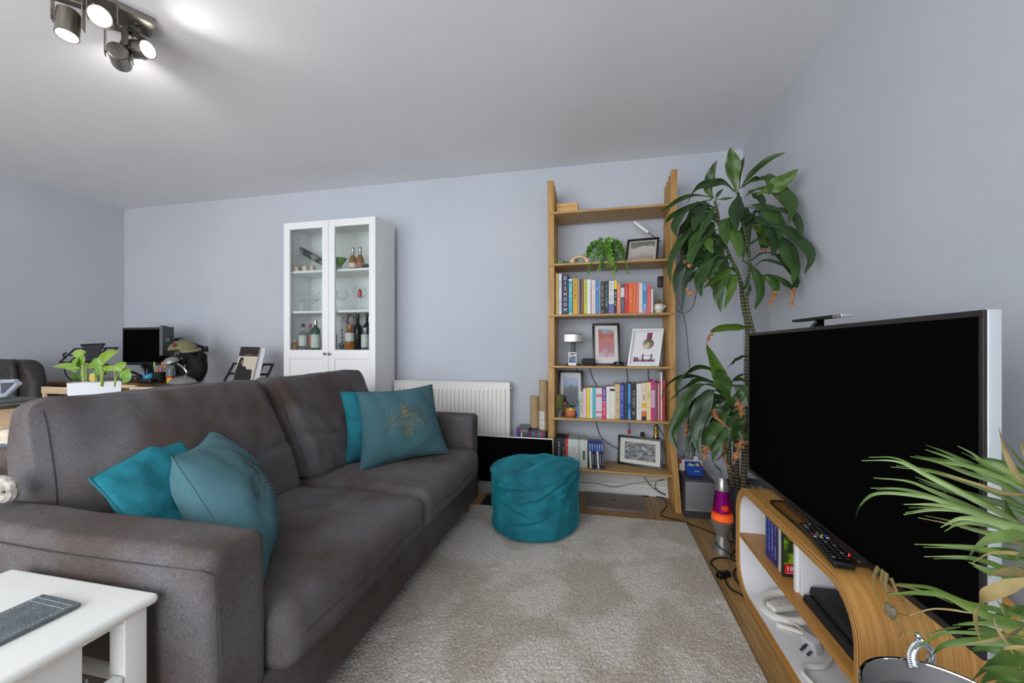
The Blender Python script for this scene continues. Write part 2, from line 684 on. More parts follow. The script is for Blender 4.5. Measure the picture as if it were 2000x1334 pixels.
def make_rug():
    x0, x1, y0, y1 = -1.25, .52, .62, 2.492
    nx, ny = 520, 540
    xs, ys = np.linspace(x0, x1, nx), np.linspace(y0, y1, ny)
    g = np.random.default_rng(3)
    X, Yy = np.meshgrid(xs, ys, indexing='ij')
    X = X + g.normal(0, .0009, X.shape)
    Yy = Yy + g.normal(0, .0009, X.shape)
    Z = .017 + g.normal(0, .0016, X.shape)
    for i, zz in ((0, .002), (1, .012)):
        Z[i, :] = zz; Z[-1 - i, :] = zz; Z[:, i] = np.minimum(Z[:, i], zz); Z[:, -1 - i] = np.minimum(Z[:, -1 - i], zz)
    co = np.stack([X, Yy, Z], -1).reshape(-1, 3)
    idx = np.arange(nx * ny).reshape(nx, ny)
    f = np.stack([idx[:-1, :-1], idx[1:, :-1], idx[1:, 1:], idx[:-1, 1:]], -1).reshape(-1, 4)
    me = bpy.data.meshes.new('rug')
    me.vertices.add(len(co)); me.vertices.foreach_set('co', co.ravel())
    me.loops.add(f.size); me.loops.foreach_set('vertex_index', f.ravel())
    me.polygons.add(len(f))
    me.polygons.foreach_set('loop_start', np.arange(0, f.size, 4))
    me.update(calc_edges=True)
    m = mat('rug_pile', (150, 141, 130), 1.0)
    n = m.node_tree
    L = n.links.new
    p = n.nodes['Principled BSDF']
    tc = [q for q in n.nodes if q.type == 'TEX_COORD'][0]

    def noise(sc, det=3, dist=0):
        t = n.nodes.new('ShaderNodeTexNoise')
        t.inputs['Scale'].default_value = sc
        t.inputs['Detail'].default_value = det
        t.inputs['Distortion'].default_value = dist
        L(tc.outputs['Object'], t.inputs['Vector'])
        return t.outputs['Fac']

    def ramp(s, a, b, ca, cb):
        r = n.nodes.new('ShaderNodeValToRGB')
        r.color_ramp.elements[0].position, r.color_ramp.elements[1].position = a, b
        r.color_ramp.elements[0].color, r.color_ramp.elements[1].color = col(ca), col(cb)
        L(s, r.inputs[0])
        return r.outputs[0]
    a = ramp(noise(3.2, 4, .6), .44, .56, (194, 183, 168), (218, 209, 198))
    b = ramp(noise(330, 2), .35, .65, (188, 188, 188), (255, 255, 255))
    mx = n.nodes.new('ShaderNodeMix')
    mx.data_type = 'RGBA'; mx.blend_type = 'MULTIPLY'
    mx.inputs['Factor'].default_value = 1
    L(a, mx.inputs['A']); L(b, mx.inputs['B'])
    L(mx.outputs['Result'], p.inputs['Base Color'])
    p.inputs['Sheen Weight'].default_value = 0.25
    me.materials.append(m)
    o = bpy.data.objects.new('rug', me)
    C.objects.link(o)
    o['label'] = 'pale grey beige rectangular pile rug in front of the sofa'
    o['category'] = 'rug'


make_rug()

# ================================================================ SOFA
SF = fabric('sofa_cloth', (67, 65, 68), (108, 104, 105), stain=(200, 172, 150), weave=950, bump=0.3, big=2.6)
SEAM = plain((60, 57, 60), 0.95)
sofa = thing('sofa', 'charcoal grey woven three-seat sofa with straight arms and loose back cushions', 'sofa', (-1.2, 1.53, 0))


def wob(amp, sc, seed=0):
    def f(p):
        q = NZ.noise_vector(p * sc + V((seed, seed * 2, 0)))
        return p + q * amp
    return f


XF = -.745
obj('base', B().box(-1.62, XF, .66, 2.42, .10, .285, .012, 2, n=(4, 12, 2), fn=wob(.004, 5)), SF, sofa)
# arms: the near one fills the lower left of the picture
for y0, y1, nm in ((.635, .775, 1), (2.30, 2.432, 2)):
    b = B().box(-1.66, XF, y0, y1, .10, .632, .028, 4, n=(16, 3, 10), fn=wob(.006, 4.5, nm))
    a = obj('arm', b, SF, sofa)
    s = B()
    yo = y0 + .006 if nm == 1 else y1 - .004
    s.tube([(x, yo - .009, .600 + .004 * sin(x * 7)) for x in np.linspace(-1.64, XF - .02, 14)] + ([(XF + .0, yo + .0, .59), (XF + .006, yo + .004, .4), (XF + .006, yo + .004, .12)] if nm == 1 else []), .0016, 5)
    obj('piping', s, SEAM, a)
obj('back_frame', B().box(-1.71, -1.57, .90, 2.42, .10, .80, .05, 4, n=(3, 12, 6), fn=wob(.006, 4)), SF, sofa)


def hexmap(c):
    """c: 8 corners c[i][j][k]; unit cube -> hexahedron"""
    def f(p):
        x, y, z = p
        r = V((0, 0, 0))
        for i in (0, 1):
            for j in (0, 1):
                for k in (0, 1):
                    r += V(c[i][j][k]) * ((x if i else 1 - x) * (y if j else 1 - y) * (z if k else 1 - z))
        return r
    return f


YM = 1.535


def seat(y0, y1, seed):
    def f(p):
        x, y, z = (p.x + 1.42) / .72, (p.y - y0) / (y1 - y0), (p.z - .262) / .178
        q = V(p)
        crown = sin(pi * min(max(y, 0), 1)) ** .6
        if z > .5:
            q.z += .022 * crown * sin(pi * min(max(x, 0), 1) * .8 + .3) - .012 * max(0, x - .55)
        q.x += .016 * crown * sin(pi * min(max(z, 0), 1)) * (x > .5)
        q += NZ.noise_vector(q * 6 + V((seed, 0, 0))) * .006
        q.z += (.007 * NZ.noise(q * 11 + V((0, seed, 0)))) * (z > .5)
        return q
    o = obj('seat_cushion', B().box(-1.42, -.70, y0, y1, .262, .44, .055, 6, n=(26, 26, 4), fn=f), SF, sofa)
    s = B()
    s.tube([(-.694 + .016 * sin(pi * i / 12), y0 + .06 + (y1 - y0 - .12) * i / 12, .352 + .006 * sin(i)) for i in range(13)], .0016, 4)
    obj('seam', s, SEAM, o)


seat(.775, YM, 1)
seat(YM + .002, 2.30, 5)


def back(y0, y1, seed):
    # slab leaning back: bottom front at x=-1.25, top front at x=-1.52
    def f(p):
        x, y, z = p  # unit cube, x 0 back .. 1 front
        yy = y0 + (y1 - y0) * y
        e = sin(pi * min(max(y, 0), 1))
        zz = .43 + .472 * z + .010 * (abs(2 * y - 1) ** 3) * z
        w0, w1 = (.50, .10) if seed < 3 else (.10, .22)
        yc = min(max(y, 0), 1)
        pn = sin(pi / 2 * min(1, yc / w0)) ** (1.0 if seed < 3 else .75) * sin(pi / 2 * min(1, (1 - yc) / w1)) ** .6
        zc_ = min(max(z, 0), 1)
        ef = (-1.50 - .03 * z + .03 * sin(pi * zc_)) if (seed < 3 and y < .5) else (-1.36 - .16 * z)
        mf = -1.235 - .25 * z + .03 * sin(pi * zc_)
        front = ef + (mf - ef) * pn
        bk = -1.53 - .085 * sin(pi * min(1, zc_ * .8)) - .03 * pn * z
        xx = bk + (front - bk) * x
        q = V((xx, yy, zz))
        q += NZ.noise_vector(V((xx * 4 + seed, yy * 3.2, zz * 5))) * .012
        crease = max(0, 1 - abs(z - .34 - .25 * (y - .5) * (1 if seed < 3 else -1)) / .05)
        q.x -= .010 * crease * x * (1 - e * .4)
        q.x += .006 * NZ.noise(V((yy * 16, zz * 9, seed))) * x
        # gathered pleats along the top edge
        q.z += .004 * sin(yy * 60 + seed) * max(0, z - .8) * 5 * NZ.noise(V((yy * 5, 0, seed)))
        return q
    o = obj('back_cushion', B().box(0, 1, 0, 1, 0, 1, .11, 6, n=(6, 44, 30), fn=f), SF, sofa)
    for t in (.035, .965):
        s = B()
        s.tube([f(V((1.0 - .03 * (z > .9) - .02, t, z))) + V((.002, 0, 0)) for z in np.linspace(.12, .92, 14)], .0012, 4)
        obj('seam', s, SEAM, o)


back(.775, YM - .003, 1)
back(YM + .003, 2.315, 5)
LEGW = wood('leg_wood', (112, 66, 36), (140, 88, 50), 2)
for lx, ly in ((-.81, 2.36), (-1.58, 2.36), (-.81, .72), (-1.58, .72)):
    obj('leg', B().lathe((lx, ly, .0), [(.019, 0.002), (.026, .105)], 16), LEGW, sofa)


# ---------------------------------------------------------------- cushions
def pillow_fn(c, th, seed=0, pin=.09):
    """c: four corners (bl, br, tr, tl), thickness th; returns surf(u, v, side)"""
    c = [V(q) for q in c]
    nn = (c[1] - c[0]).cross(c[3] - c[0]).normalized()

    def f(u, v, s):
        # pull the edges in between the corners
        uu = u + (0.5 - u) * pin * sin(pi * v) * abs(2 * u - 1)
        vv = v + (0.5 - v) * pin * sin(pi * u) * abs(2 * v - 1)
        p = c[0] * (1 - uu) * (1 - vv) + c[1] * uu * (1 - vv) + c[2] * uu * vv + c[3] * (1 - uu) * vv
        h = (max(0, 1 - abs(2 * u - 1) ** 2.4) * max(0, 1 - abs(2 * v - 1) ** 2.4)) ** .55
        wr = NZ.noise(V((u * 5 + seed, v * 5, s))) * .012 + NZ.noise(V((u * 11 + v * 4 + seed, v * 3, s * 2))) * .007
        # sag: belly lower than the middle
        h *= 1 + .25 * (0.5 - v)
        if th < .115: wr = wr * 1.6 + .008 * max(0, NZ.noise(V((u * 3 + v * 7 + seed, v * 4 - u * 2, 0))))
        return p + nn * (s * (th / 2 * h) + wr * min(1, h * 3)) 
    return f


def pillow(name, label, c, th, m, seed=0, group=None, pipe=None):
    f = pillow_fn(c, th, seed)
    n = 30
    P_ = [.5 - .5 * cos(pi * i / n) for i in range(n + 1)]
    b = B()
    b.grid([[f(u, v, 1) for u in P_] for v in P_])
    b.grid([[f(u, v, -1) for u in P_][::-1] for v in P_])
    me = sum(b.v, V((0, 0, 0))) / len(b.v)
    o = solo(name, b, m, label, 'cushion', group)
    s = B()
    loop = [f(u, 0, 0) for u in P_] + [f(1, v, 0) for v in P_] + [f(u, 1, 0) for u in P_[::-1]] + [f(0, v, 0) for v in P_[::-1]]
    s.tube(loop, .0035 if pipe else .0022, 6)
    obj('piping' if pipe else 'seam', s, pipe or m, o)
    return o, f


BEE = fabric('dusty_teal_cotton', (50, 85, 93), (70, 106, 114), weave=1000, bump=.15, sheen=0)
VEL = mat('teal_velvet', (0, 84, 98), .8, c2=(14, 122, 136), scale=9, sheen=.7, bump=.5, bscale=22, contrast=(.3, .75))
VELP = mat('teal_velvet_piping', (10, 98, 108), .8, sheen=.5)


def bee(o, f, side, m, su=1.0):
    """line drawn bee: head, thorax, striped abdomen, two wing pairs, legs, antennae"""
    b = B()

    def pt(x, y):
        u, v = .5 + x * .5 * su, .5 + y * .5
        nn = (f(u + .01, v, side) - f(u - .01, v, side)).cross(f(u, v + .01, side) - f(u, v - .01, side)).normalized() * side
        return f(u, v, side) + nn * .0012, nn

    def line(pts, wd=.0016):
        P3 = [pt(*p) for p in pts]
        rows = []
        for i, (p, nn) in enumerate(P3):
            t = P3[min(i + 1, len(P3) - 1)][0] - P3[max(i - 1, 0)][0]
            s = nn.cross(t).normalized() * wd
            rows.append([p - s, p + s])
        b.grid(rows, False)

    def arc(cx, cy, rx, ry, a0=0, a1=360, rot=0, n=22):
        out = []
        for i in range(n + 1):
            a = R(a0 + (a1 - a0) * i / n)
            x, y = rx * cos(a), ry * sin(a)
            out.append((cx + x * cos(R(rot)) - y * sin(R(rot)), cy + x * sin(R(rot)) + y * cos(R(rot))))
        return out
    for k in range(4):
        line(arc(0, .36, .05 + .008 * k, .04 + .01 * k), .0012)
    for k in range(9):   # hatched thorax
        line(arc(0, .17, .03 + .012 * k, .025 + .012 * k, 20 * k, 20 * k + 250), .0016)
    for k in range(6):   # abdomen bands
        line(arc(0, -.02 - .07 * k, .17 - .018 * k, .05, 195, 345), .0022)
        line(arc(0, -.035 - .07 * k, .165 - .018 * k, .05, 200, 340), .0016)
    line(arc(0, -.16, .17, .30, 150, 390), .0016)
    for sx in (-1, 1):
        line(arc(sx * .34, -.02, .26, .085, 0, 360, -sx * 28), .0013)
        line(arc(sx * .28, -.16, .18, .06, 0, 360, -sx * 48), .0013)
        for q in (-20, 0, 16):
            line([(sx * .12, .06), (sx * (.34 + q * .002), -.02 + q * .003), (sx * .55, -.13 + q * .004)], .0009)
        line([(sx * .02, .42), (sx * .07, .52), (sx * .05, .6)], .0014)
        for ly in (.24, .14, .0):
            line([(sx * .1, ly), (sx * .26, ly + .1), (sx * .34, ly + .02), (sx * .36, ly - .06)], .0016)
    obj('bee_print', b, m, o)


GOLD = mat('worn_gold_print', (132, 116, 80), .5, .2, c2=(70, 100, 100), scale=60, contrast=(.45, .6))
GREYP = mat('faded_print', (66, 84, 86), .8)
# far pair, standing in the corner of the far arm
o, f = pillow('bee_cushion', 'dusty teal cotton cushion with worn gold bee, leaning by the far arm',
              [(-1.12, 1.70, .450), (-.815, 2.08, .462), (-.965, 2.20, .83), (-1.24, 1.86, .815)], .15, BEE, 3)
bee(o, f, 1 if (V((1, -1, 0)).dot((V((-.815, 2.08, 0)) - V((-1.13, 1.70, 0))).cross(V((0, 0, 1)))) > 0) else -1, GOLD)
pillow('velvet_cushion', 'dark teal velvet cushion mostly hidden behind the gold bee cushion',
       [(-1.245, 1.775, .465), (-.95, 2.16, .47), (-1.05, 2.26, .80), (-1.345, 1.865, .812)], .113, VEL, 8, pipe=VELP)
# near pair against the near arm
o, f = pillow('bee_cushion', 'dusty teal cotton cushion with faint dark bee, leaning on the near arm',
              [(-.80, .80, .44), (-1.02, 1.08, .45), (-1.40, 1.19, .74), (-1.145, .86, .745)], .20, BEE, 11)
bee(o, f, 1, GREYP)
pillow('velvet_cushion', 'bright teal velvet cushion with piped edge behind the faint bee cushion',
       [(-1.12, .80, .47), (-1.22, 1.12, .46), (-1.50, 1.15, .775), (-1.345, .80, .69)], .11, VEL, 21, pipe=VELP)

# ================================================================ POUF
pc = V((-.355, 2.275, .018))


def pouf():
    t = thing('bean_bag_pouf', 'round teal velvet bean bag pouf standing on the rug', 'pouf', pc)
    n = 128

    def rad(a, h):
        r = .262 - .012 * (1 - h) ** 2 - .012 * h
        r += .008 * NZ.noise(V((cos(a) * 2, sin(a) * 2, h * 3))) + .009 * NZ.noise(V((cos(a) * 5, sin(a) * 5, h * 5.5))) + .007 * abs(NZ.noise(V((cos(a) * 3 + h * 4, sin(a) * 3, h * 9)))) * h
        return r

    CR = [(-2.4, .78, .35, .5), (-1.9, .55, -.3, .6), (-1.2, .80, .25, .7), (-.7, .60, -.5, .5), (-2.0, .88, .12, .8), (-1.5, .35, .2, .5), (-.4, .82, .4, .5), (-2.8, .6, .5, .5)]

    def top(a):
        return -.020 * math.exp(-((a % (2 * pi)) - (2 * pi - 1.25)) ** 2 / .10) + .335 + .022 * sin(a * 1 + .9) + .012 * sin(2 * a + 2) + .008 * NZ.noise(V((cos(a) * 3, sin(a) * 3, 9)))
    rows = []
    for i in range(61):
        h = i / 60
        row = []
        for k in range(n):
            a = 2 * pi * k / n
            r = rad(a, h)
            for a0, h0, sl, wl in CR:
                da = ((a - a0 + pi) % (2 * pi)) - pi
                if abs(da) < wl:
                    dd_ = (h - h0 - sl * da) / .045
                    r += (.007 * math.exp(-(dd_ - 1) ** 2) - .009 * math.exp(-dd_ * dd_)) * cos(da / wl * pi / 2)
            if h < .08:
                r -= .03 * (1 - h / .08) ** 2
            z = top(a) * h
            row.append(pc + V((r * cos(a), r * sin(a), z)))
        rows.append(row)
    b = B()
    ids = b.grid(rows, True, cu=True)
    b.F(ids[0][::-1])
    obj('side_panel', b, VEL, t)
    rows = []
    for i in range(22):
        q = 1 - i / 21
        row = []
        for k in range(n):
            a = 2 * pi * k / n
            r = rad(a, 1) * q
            x, y = r * cos(a), r * sin(a)
            z = top(a) * (q ** 2) + (1 - q ** 2) * .345 + .028 * sin(pi * q) + (1 - q ** 6) * (.016 * NZ.noise(V((x * 7, y * 7, 3))) + .012 * NZ.noise(V((x * 16, y * 9, 5)))) * 1.6
            row.append(pc + V((x, y, z)))
        rows.append(row)
    b = B()
    b.grid(rows, True, cu=True)
    obj('top_panel', b, VEL, t)
    b = B()
    b.tube([pc + V(((rad(a, 1) + .001) * cos(a), (rad(a, 1) + .001) * sin(a), top(a))) for a in np.linspace(0, 2 * pi, 97)], .005, 6)
    obj('piping', b, VELP, t)


pouf()

# ================================================================ RADIATOR
rx0, rx1, rz0, rz1, ry = -1.57, -.64, .18, .785, 2.865
rad_ = thing('radiator', 'white ribbed panel radiator on the wall between cabinet and bookcase', 'radiator', ((rx0 + rx1) / 2, ry, rz0))
RW = mat('radiator_enamel', (232, 230, 224), .3)
prof = []
nr = 27
pw = (rx1 - rx0 - .04) / nr
b = B()
xs = [rx0]
ys = [0]
for i in range(nr):
    a = rx0 + .02 + i * pw
    xs += [a + pw * .12, a + pw * .27, a + pw * .73, a + pw * .88]
    ys += [0, -.013, -.013, 0]
xs.append(rx1); ys.append(0)
zz = [rz0, rz0 + .03, rz0 + .045, rz1 - .055, rz1 - .04, rz1]
dd = [0, 0, 1, 1, 0, 0]
b.grid([[(x, ry - .012 + yy * d, z) for x, yy in zip(xs, ys)] for z, d in zip(zz, dd)], False)
b.box(rx0, rx1, ry - .0119, ry, rz0, rz1)
obj('front_panel', b, RW, rad_)
b = B()
b.box(rx0 + .02, rx1 - .02, ry + .03, ry + .04, rz0, rz1 - .01)
obj('rear_panel', b, RW, rad_)
obj('side_cover', B().box(rx0 - .006, rx0, ry - .014, ry + .045, rz0, rz1, .001), RW, rad_)
obj('side_cover', B().box(rx1, rx1 + .006, ry - .014, ry + .045, rz0, rz1, .001), RW, rad_)
b = B().box(rx0 - .006, rx1 + .006, ry - .016, ry + .045, rz1, rz1 + .007, .002)
for i in range(40):
    q = rx0 + .02 + i * .0224
    b.box(q, q + .014, ry + .002, ry + .03, rz1 + .007, rz1 + .0075)
obj('top_grille', b, RW, rad_)
b = B().cyl((rx1 + .006, ry + .012, rz1 - .04), (rx1 + .022, ry + .012, rz1 - .04), .009)
b.cyl((rx1 + .006, ry + .012, rz0 + .03), (rx1 + .04, ry + .012, rz0 + .03), .011)
obj('bleed_valve', b, mat('brass', (180, 150, 80), .3, 1), rad_)
b = B().cyl((rx1 - .2, ry + .04, rz0 + .3), (rx1 - .2, YB - .004, rz0 + .3), .01).cyl((rx0 + .2, ry + .04, rz0 + .3), (rx0 + .2, YB - .004, rz0 + .3), .01)
b.cyl((rx1 + .04, ry + .012, rz0 + .03), (rx1 + .04, ry + .012, 0), .008)
obj('pipe', b, RW, rad_)

# ================================================================ WHITE CABINET
cx0, cx1, cy0, cy1 = -2.369, -1.585, 2.60, 2.885
cab = thing('display_cabinet', 'tall white cabinet with two glazed upper doors beside the radiator', 'cabinet', ((cx0 + cx1) / 2, (cy0 + cy1) / 2, 0))
CW = mat('cabinet_white', (228, 228, 227), .4)
b = B()
b.box(cx0, cx0 + .018, cy0 + .021, cy1, 0, 2.02, .001).box(cx1 - .018, cx1, cy0 + .021, cy1, 0, 2.02, .001)
b.box(cx0 + .018, cx1 - .018, cy0 + .021, cy1, 2.0, 2.02).box(cx0 + .018, cx1 - .018, cy0 + .021, cy1, .08, .10)
b.box(cx0 + .018, cx1 - .018, cy1 - .006, cy1, .1, 2.0).box(cx0 + .018, cx1 - .018, cy0 + .03, cy0 + .045, 0, .08)
obj('body', b, CW, cab)
CSH = [AY(650, y_, 2.64).z for y_ in (508, 584)]
CSH = [1.648, 1.336, 1.034]
for z in CSH + [.7]:
    obj('shelf', B().box(cx0 + .019, cx1 - .019, cy0 + .035, cy1 - .007, z - .018, z, .001), CW, cab)
cm = (cx0 + cx1) / 2
for i, (a, c_) in enumerate(((cx0, cm - .0015), (cm + .0015, cx1))):
    b = B()
    fw = .052
    zb, zm, zt = .09, 1.035, 2.012
    b.box(a, a + fw, cy0, cy0 + .02, zb, zt, .0015).box(c_ - fw, c_, cy0, cy0 + .02, zb, zt, .0015)
    b.box(a + fw, c_ - fw, cy0, cy0 + .02, zt - fw, zt, .0015).box(a + fw, c_ - fw, cy0, cy0 + .02, zm - .068, zm, .0015)
    b.box(a + fw, c_ - fw, cy0, cy0 + .02, zb, zb + fw, .0015)
    d = obj('door', b, CW, cab)
    obj('panel', B().box(a + fw - .002, c_ - fw + .002, cy0 + .008, cy0 + .014, zb + fw - .002, zm - .066), CW, d)
    obj('pane', B().box(a + fw - .002, c_ - fw + .002, cy0 + .009, cy0 + .012, zm - .002, zt - fw + .002), thin_glass('cabinet_glass', (.93, .95, .945), .8), d)
    kx = c_ - .018 if i == 0 else a + .018
    obj('knob', B().lathe((kx, cy0, zm - .03), [(.004, 0), (.004, .012), (.010, .016), (.011, .022), (.006, .027)], 14, axis=(0, -1, 0)), STEEL, d)

# ================================================================ BOOKCASE
BX0, BX1, BYF = -.318, .474, 2.652
SZ = [.240, .578, .929, 1.275, 1.619, 1.968]      # top faces of the six boards
bc = thing('ladder_bookcase', 'tall open oak bookcase with slatted side frames and six shelves', 'bookcase', (.08, 2.78, 0))


def post_x(z, right):
    # the side frames bow very slightly
    t = (z - 1.15) / 1.15
    return (.450 + .016 * t * t + (.022 if z < .4 else 0) * (1 - z / .4)) if right else (-.320 - .006 * t * t)


for right in (0, 1):
    for k, y in enumerate((BYF + .012, BYF + .088, BYF + .164, BYF + .240)):
        b = B()
        rows = []
        for z in (0, .4, .8, 1.2, 1.6, 2.0, 2.185 - .006 * k):
            x = post_x(z, right)
            yy = y + .0
            rows.append([(x - (.0 if right else .004), yy, z), (x + .038, yy, z), (x + .038, yy + .03, z), (x - (.0 if right else .004), yy + .03, z)])
        ids = b.grid(rows, False, cu=True)
        b.F(ids[0][::-1]); b.F(ids[-1])
        obj('post', b, OAK, bc)
for i, z in enumerate(SZ):
    obj('shelf', B().box(BX0 + .002, BX1 - .0, BYF, 2.90, z - .016, z, .006, 2), OAKX, bc)
obj('rear_rail', B().box(-.31, .47, 2.915, 2.93, 1.99, 2.03), OAKX, bc)

BK = [0]


def book(px0, px1, pyt, z, colr, label, style=None, mk=(230, 228, 220), lean=0, group='books on the third shelf from the top', yf=None, depth=.16, name='book', txt=None, bands=()):
    """upright book, spine towards the room; px0..px1 / pyt give its seat on the shelf"""
    yf = BYF + .035 if yf is None else yf
    a, c_ = AY(px0, 600, yf).x, AY(px1, 600, yf).x
    h = AY((px0 + px1) / 2, pyt, yf).z - z
    c_ -= .0006
    wdt = c_ - a
    t = thing(name, label, 'book' if name == 'book' else 'case', ((a + c_) / 2, yf + depth / 2, z), 0, group)
    m = mat('cover_%d_%d_%d' % tuple(colr), colr, .5)
    th = min(.0018, wdt * .25)
    b = B()
    b.box(a, c_, yf, yf + th, z + .0005, z + h)
    b.box(a, a + th, yf + th, yf + depth, z + .0005, z + h).box(c_ - th, c_, yf + th, yf + depth, z + .0005, z + h)
    obj('cover', b, m, t)
    if name == 'book':
        obj('pages', B().box(a + th, c_ - th, yf + th, yf + depth - .003, z + .003, z + h - .003), PAPER, t)
    else:
        obj('sleeve', B().box(a + th, c_ - th, yf + th, yf + depth, z + .0005, z + h), m, t)
    xm = (a + c_) / 2
    for (v0, v1, cc) in bands:
        b = B().box(a + .0002, c_ - .0002, yf - .0005, yf, z + h * v0, z + h * v1)
        obj('spine_band', b, mat('cover_%d_%d_%d' % tuple(cc), cc, .5), t)
    if txt:
        for s_, sz, v, ccc in txt:
            text(s_, sz, (xm, yf - .0008, z + h * v), (0, 0, -1), (1, 0, 0), plain(ccc), t)
    if style:
        b = B()
        random.seed(px0)
        for v0, v1, fr in style:
            marks(b, (xm, yf, z + h * (v0 + v1) / 2), (0, 0, -1), (1, 0, 0), h * (v1 - v0), min(wdt * fr, .016) * .8, d=.0008)
        if b.v:
            obj('lettering', b, plain(mk), t)
    return t


G3 = 'books on the third shelf from the top'
Z3 = SZ[3]
book(1086, 1090, 534, Z3, (206, 178, 74), 'thin mustard yellow book at the far left of the third shelf', group=G3)
book(1091, 1097, 534.5, Z3, (206, 204, 214), 'tall pale lilac white book left of the navy book', [(.62, .85, .6), (.12, .42, .6)], (96, 90, 110), group=G3)
nb = book(1097.4, 1110.6, 536.4, Z3, (26, 36, 66), 'thick navy book with large spaced white capitals on its spine', group=G3, depth=.18)
xm, yy = AY(1104, 600, BYF + .035).x, BYF + .035
for i, chh in enumerate('DISHOOM'):
    text(chh, .034, (xm, yy - .0008, Z3 + .255 - i * .036 - .008), (1, 0, 0), (0, 0, 1), plain((238, 224, 214)), nb, sx=.85)
book(1110.8, 1118, 545, Z3, (44, 160, 176), 'teal book with white spine ends and white lettering', [(.2, .85, .8)], (226, 240, 240), group=G3, bands=[(0, .035, (222, 232, 232)), (.955, 1, (222, 232, 232))])
book(1119, 1128.6, 544, Z3, (206, 158, 34), 'mustard orange book with black capitals, right of the teal book', [(.5, .97, .55), (.42, .48, .6)], (30, 26, 20), group=G3)
book(1129.4, 1131.2, 545, Z3, (190, 186, 180), 'very thin grey white booklet after the mustard orange book', group=G3)
book(1131.6, 1135.2, 544.5, Z3, (54, 58, 82), 'thin dark slate booklet next to the brown red one', group=G3)
book(1135.6, 1139.2, 545, Z3, (150, 84, 66), 'thin brown red book left of the lime green one', group=G3)
book(1140, 1146.8, 545.8, Z3, (182, 188, 48), 'lime green book with pale grey lettering', [(.3, .95, .6)], (140, 140, 120), group=G3, bands=[(.0, .02, (60, 60, 30))])
book(1147, 1153.8, 546, Z3, (222, 226, 224), 'white book with faint pastel lettering beside the lime green one', [(.25, .9, .5)], (196, 184, 200), group=G3)
book(1155, 1162.8, 547, Z3, (222, 202, 190), 'pale pink book with red lettering', [(.66, .95, .45), (.08, .55, .45)], (178, 88, 96), group=G3)
book(1163, 1169.2, 546, Z3, (64, 128, 186), 'mid blue book with a small white mark', [(.7, .75, .6)], (220, 230, 240), group=G3)
book(1169.4, 1173.2, 548, Z3, (126, 144, 150), 'thin grey blue book left of two black books', group=G3)
book(1173.4, 1180.6, 550, Z3, (34, 28, 26), 'black book with bold cream lettering', [(.72, .95, .8), (.22, .68, .85), (.05, .12, .6)], (222, 196, 170), group=G3)
book(1180.8, 1189, 549, Z3, (22, 36, 44), 'black teal book with light blue lettering', [(.6, .9, .35), (.2, .7, .6)], (140, 206, 224), group=G3)
book(1189.2, 1199.2, 549, Z3, (212, 210, 212), 'white book with a violet blue lower spine', [(.32, .6, .7), (.66, .95, .7)], (120, 112, 122), group=G3, bands=[(0, .3, (104, 104, 160))])
book(1199.4, 1204.8, 547.8, Z3, (28, 28, 32), 'thin black book with a yellow top on its spine', [(.2, .68, .7)], (220, 220, 220), group=G3, bands=[(.74, 1, (214, 202, 42))])
book(1205, 1212.2, 554, Z3, (226, 128, 98), 'salmon book with pale lettering left of the slate one', [(.2, .93, .55)], (240, 206, 190), group=G3)
book(1212.4, 1219.6, 554, Z3, (74, 84, 98), 'slate grey book with a white title block', [(.2, .45, .5)], (190, 196, 204), group=G3, bands=[(.55, .86, (206, 206, 204))])
book(1219.8, 1227.6, 553.6, Z3, (190, 42, 44), 'deep red book with thin white lettering on the third shelf', [(.45, .9, .35)], (238, 196, 186), group=G3)
book(1227.8, 1236, 553, Z3, (230, 96, 40), 'bright orange book right of the deep red one', [(.35, .92, .6)], (250, 172, 110), group=G3)
book(1236.2, 1243, 551.8, Z3, (216, 106, 62), 'burnt orange book with blurred pale lettering', [(.25, .9, .6)], (240, 160, 100), group=G3)
book(1243.2, 1247.8, 552, Z3, (222, 104, 84), 'narrow coral orange book left of the off-white one', [(.1, .9, .6)], (240, 176, 150), group=G3)
book(1248, 1255, 552.6, Z3, (216, 206, 200), 'off-white book with a small brown dot low on its spine', [(.22, .27, .6)], (136, 92, 84), group=G3)
book(1255.2, 1263.4, 551.8, Z3, (52, 138, 190), 'blue book with white lettering and a pink foot', [(.62, .95, .8), (.12, .3, .8)], (232, 238, 244), group=G3, bands=[(0, .08, (216, 120, 170))])
book(1263.6, 1271.6, 556, Z3, (222, 98, 94), 'coral pink book near the right end of the third shelf', [(.72, .95, .7)], (150, 60, 66), group=G3)
book(1272, 1275.4, 565, Z3, (222, 226, 214), 'short thin white book beside the white planter', group=G3)
book(1275.6, 1277, 568, Z3, (120, 116, 116), 'short grey leaflet squeezed at the end of the books', group=G3, depth=.12)

G5 = 'books on the fifth shelf from the top'
Z5 = SZ[4 - 3]
book(1126.6, 1131.3, 787, Z5, (52, 104, 184), 'small bright blue book at the left end of its row', [(.3, .9, .6)], (190, 216, 240), group=G5, depth=.12)
book(1131.5, 1133.4, 783, Z5, (214, 190, 52), 'very thin small yellow book next to the small blue one', group=G5, depth=.12)
book(1133.6, 1138.4, 765, Z5, (186, 204, 172), 'pale green book with dark green marks', [(.2, .95, .6)], (70, 106, 84), group=G5)
book(1138.6, 1145.6, 758.6, Z5, (226, 182, 196), 'plain pale pink hardback', group=G5)
book(1146, 1152, 757, Z5, (220, 204, 50), 'plain bright yellow book between the pink and white ones', group=G5)
book(1152.4, 1157.4, 757.5, Z5, (222, 224, 230), 'narrow white book with faint blue print', [(.3, .9, .4)], (130, 150, 190), group=G5)
book(1157.7, 1163.5, 757, Z5, (66, 176, 190), 'turquoise book left of the wide lilac one', group=G5)
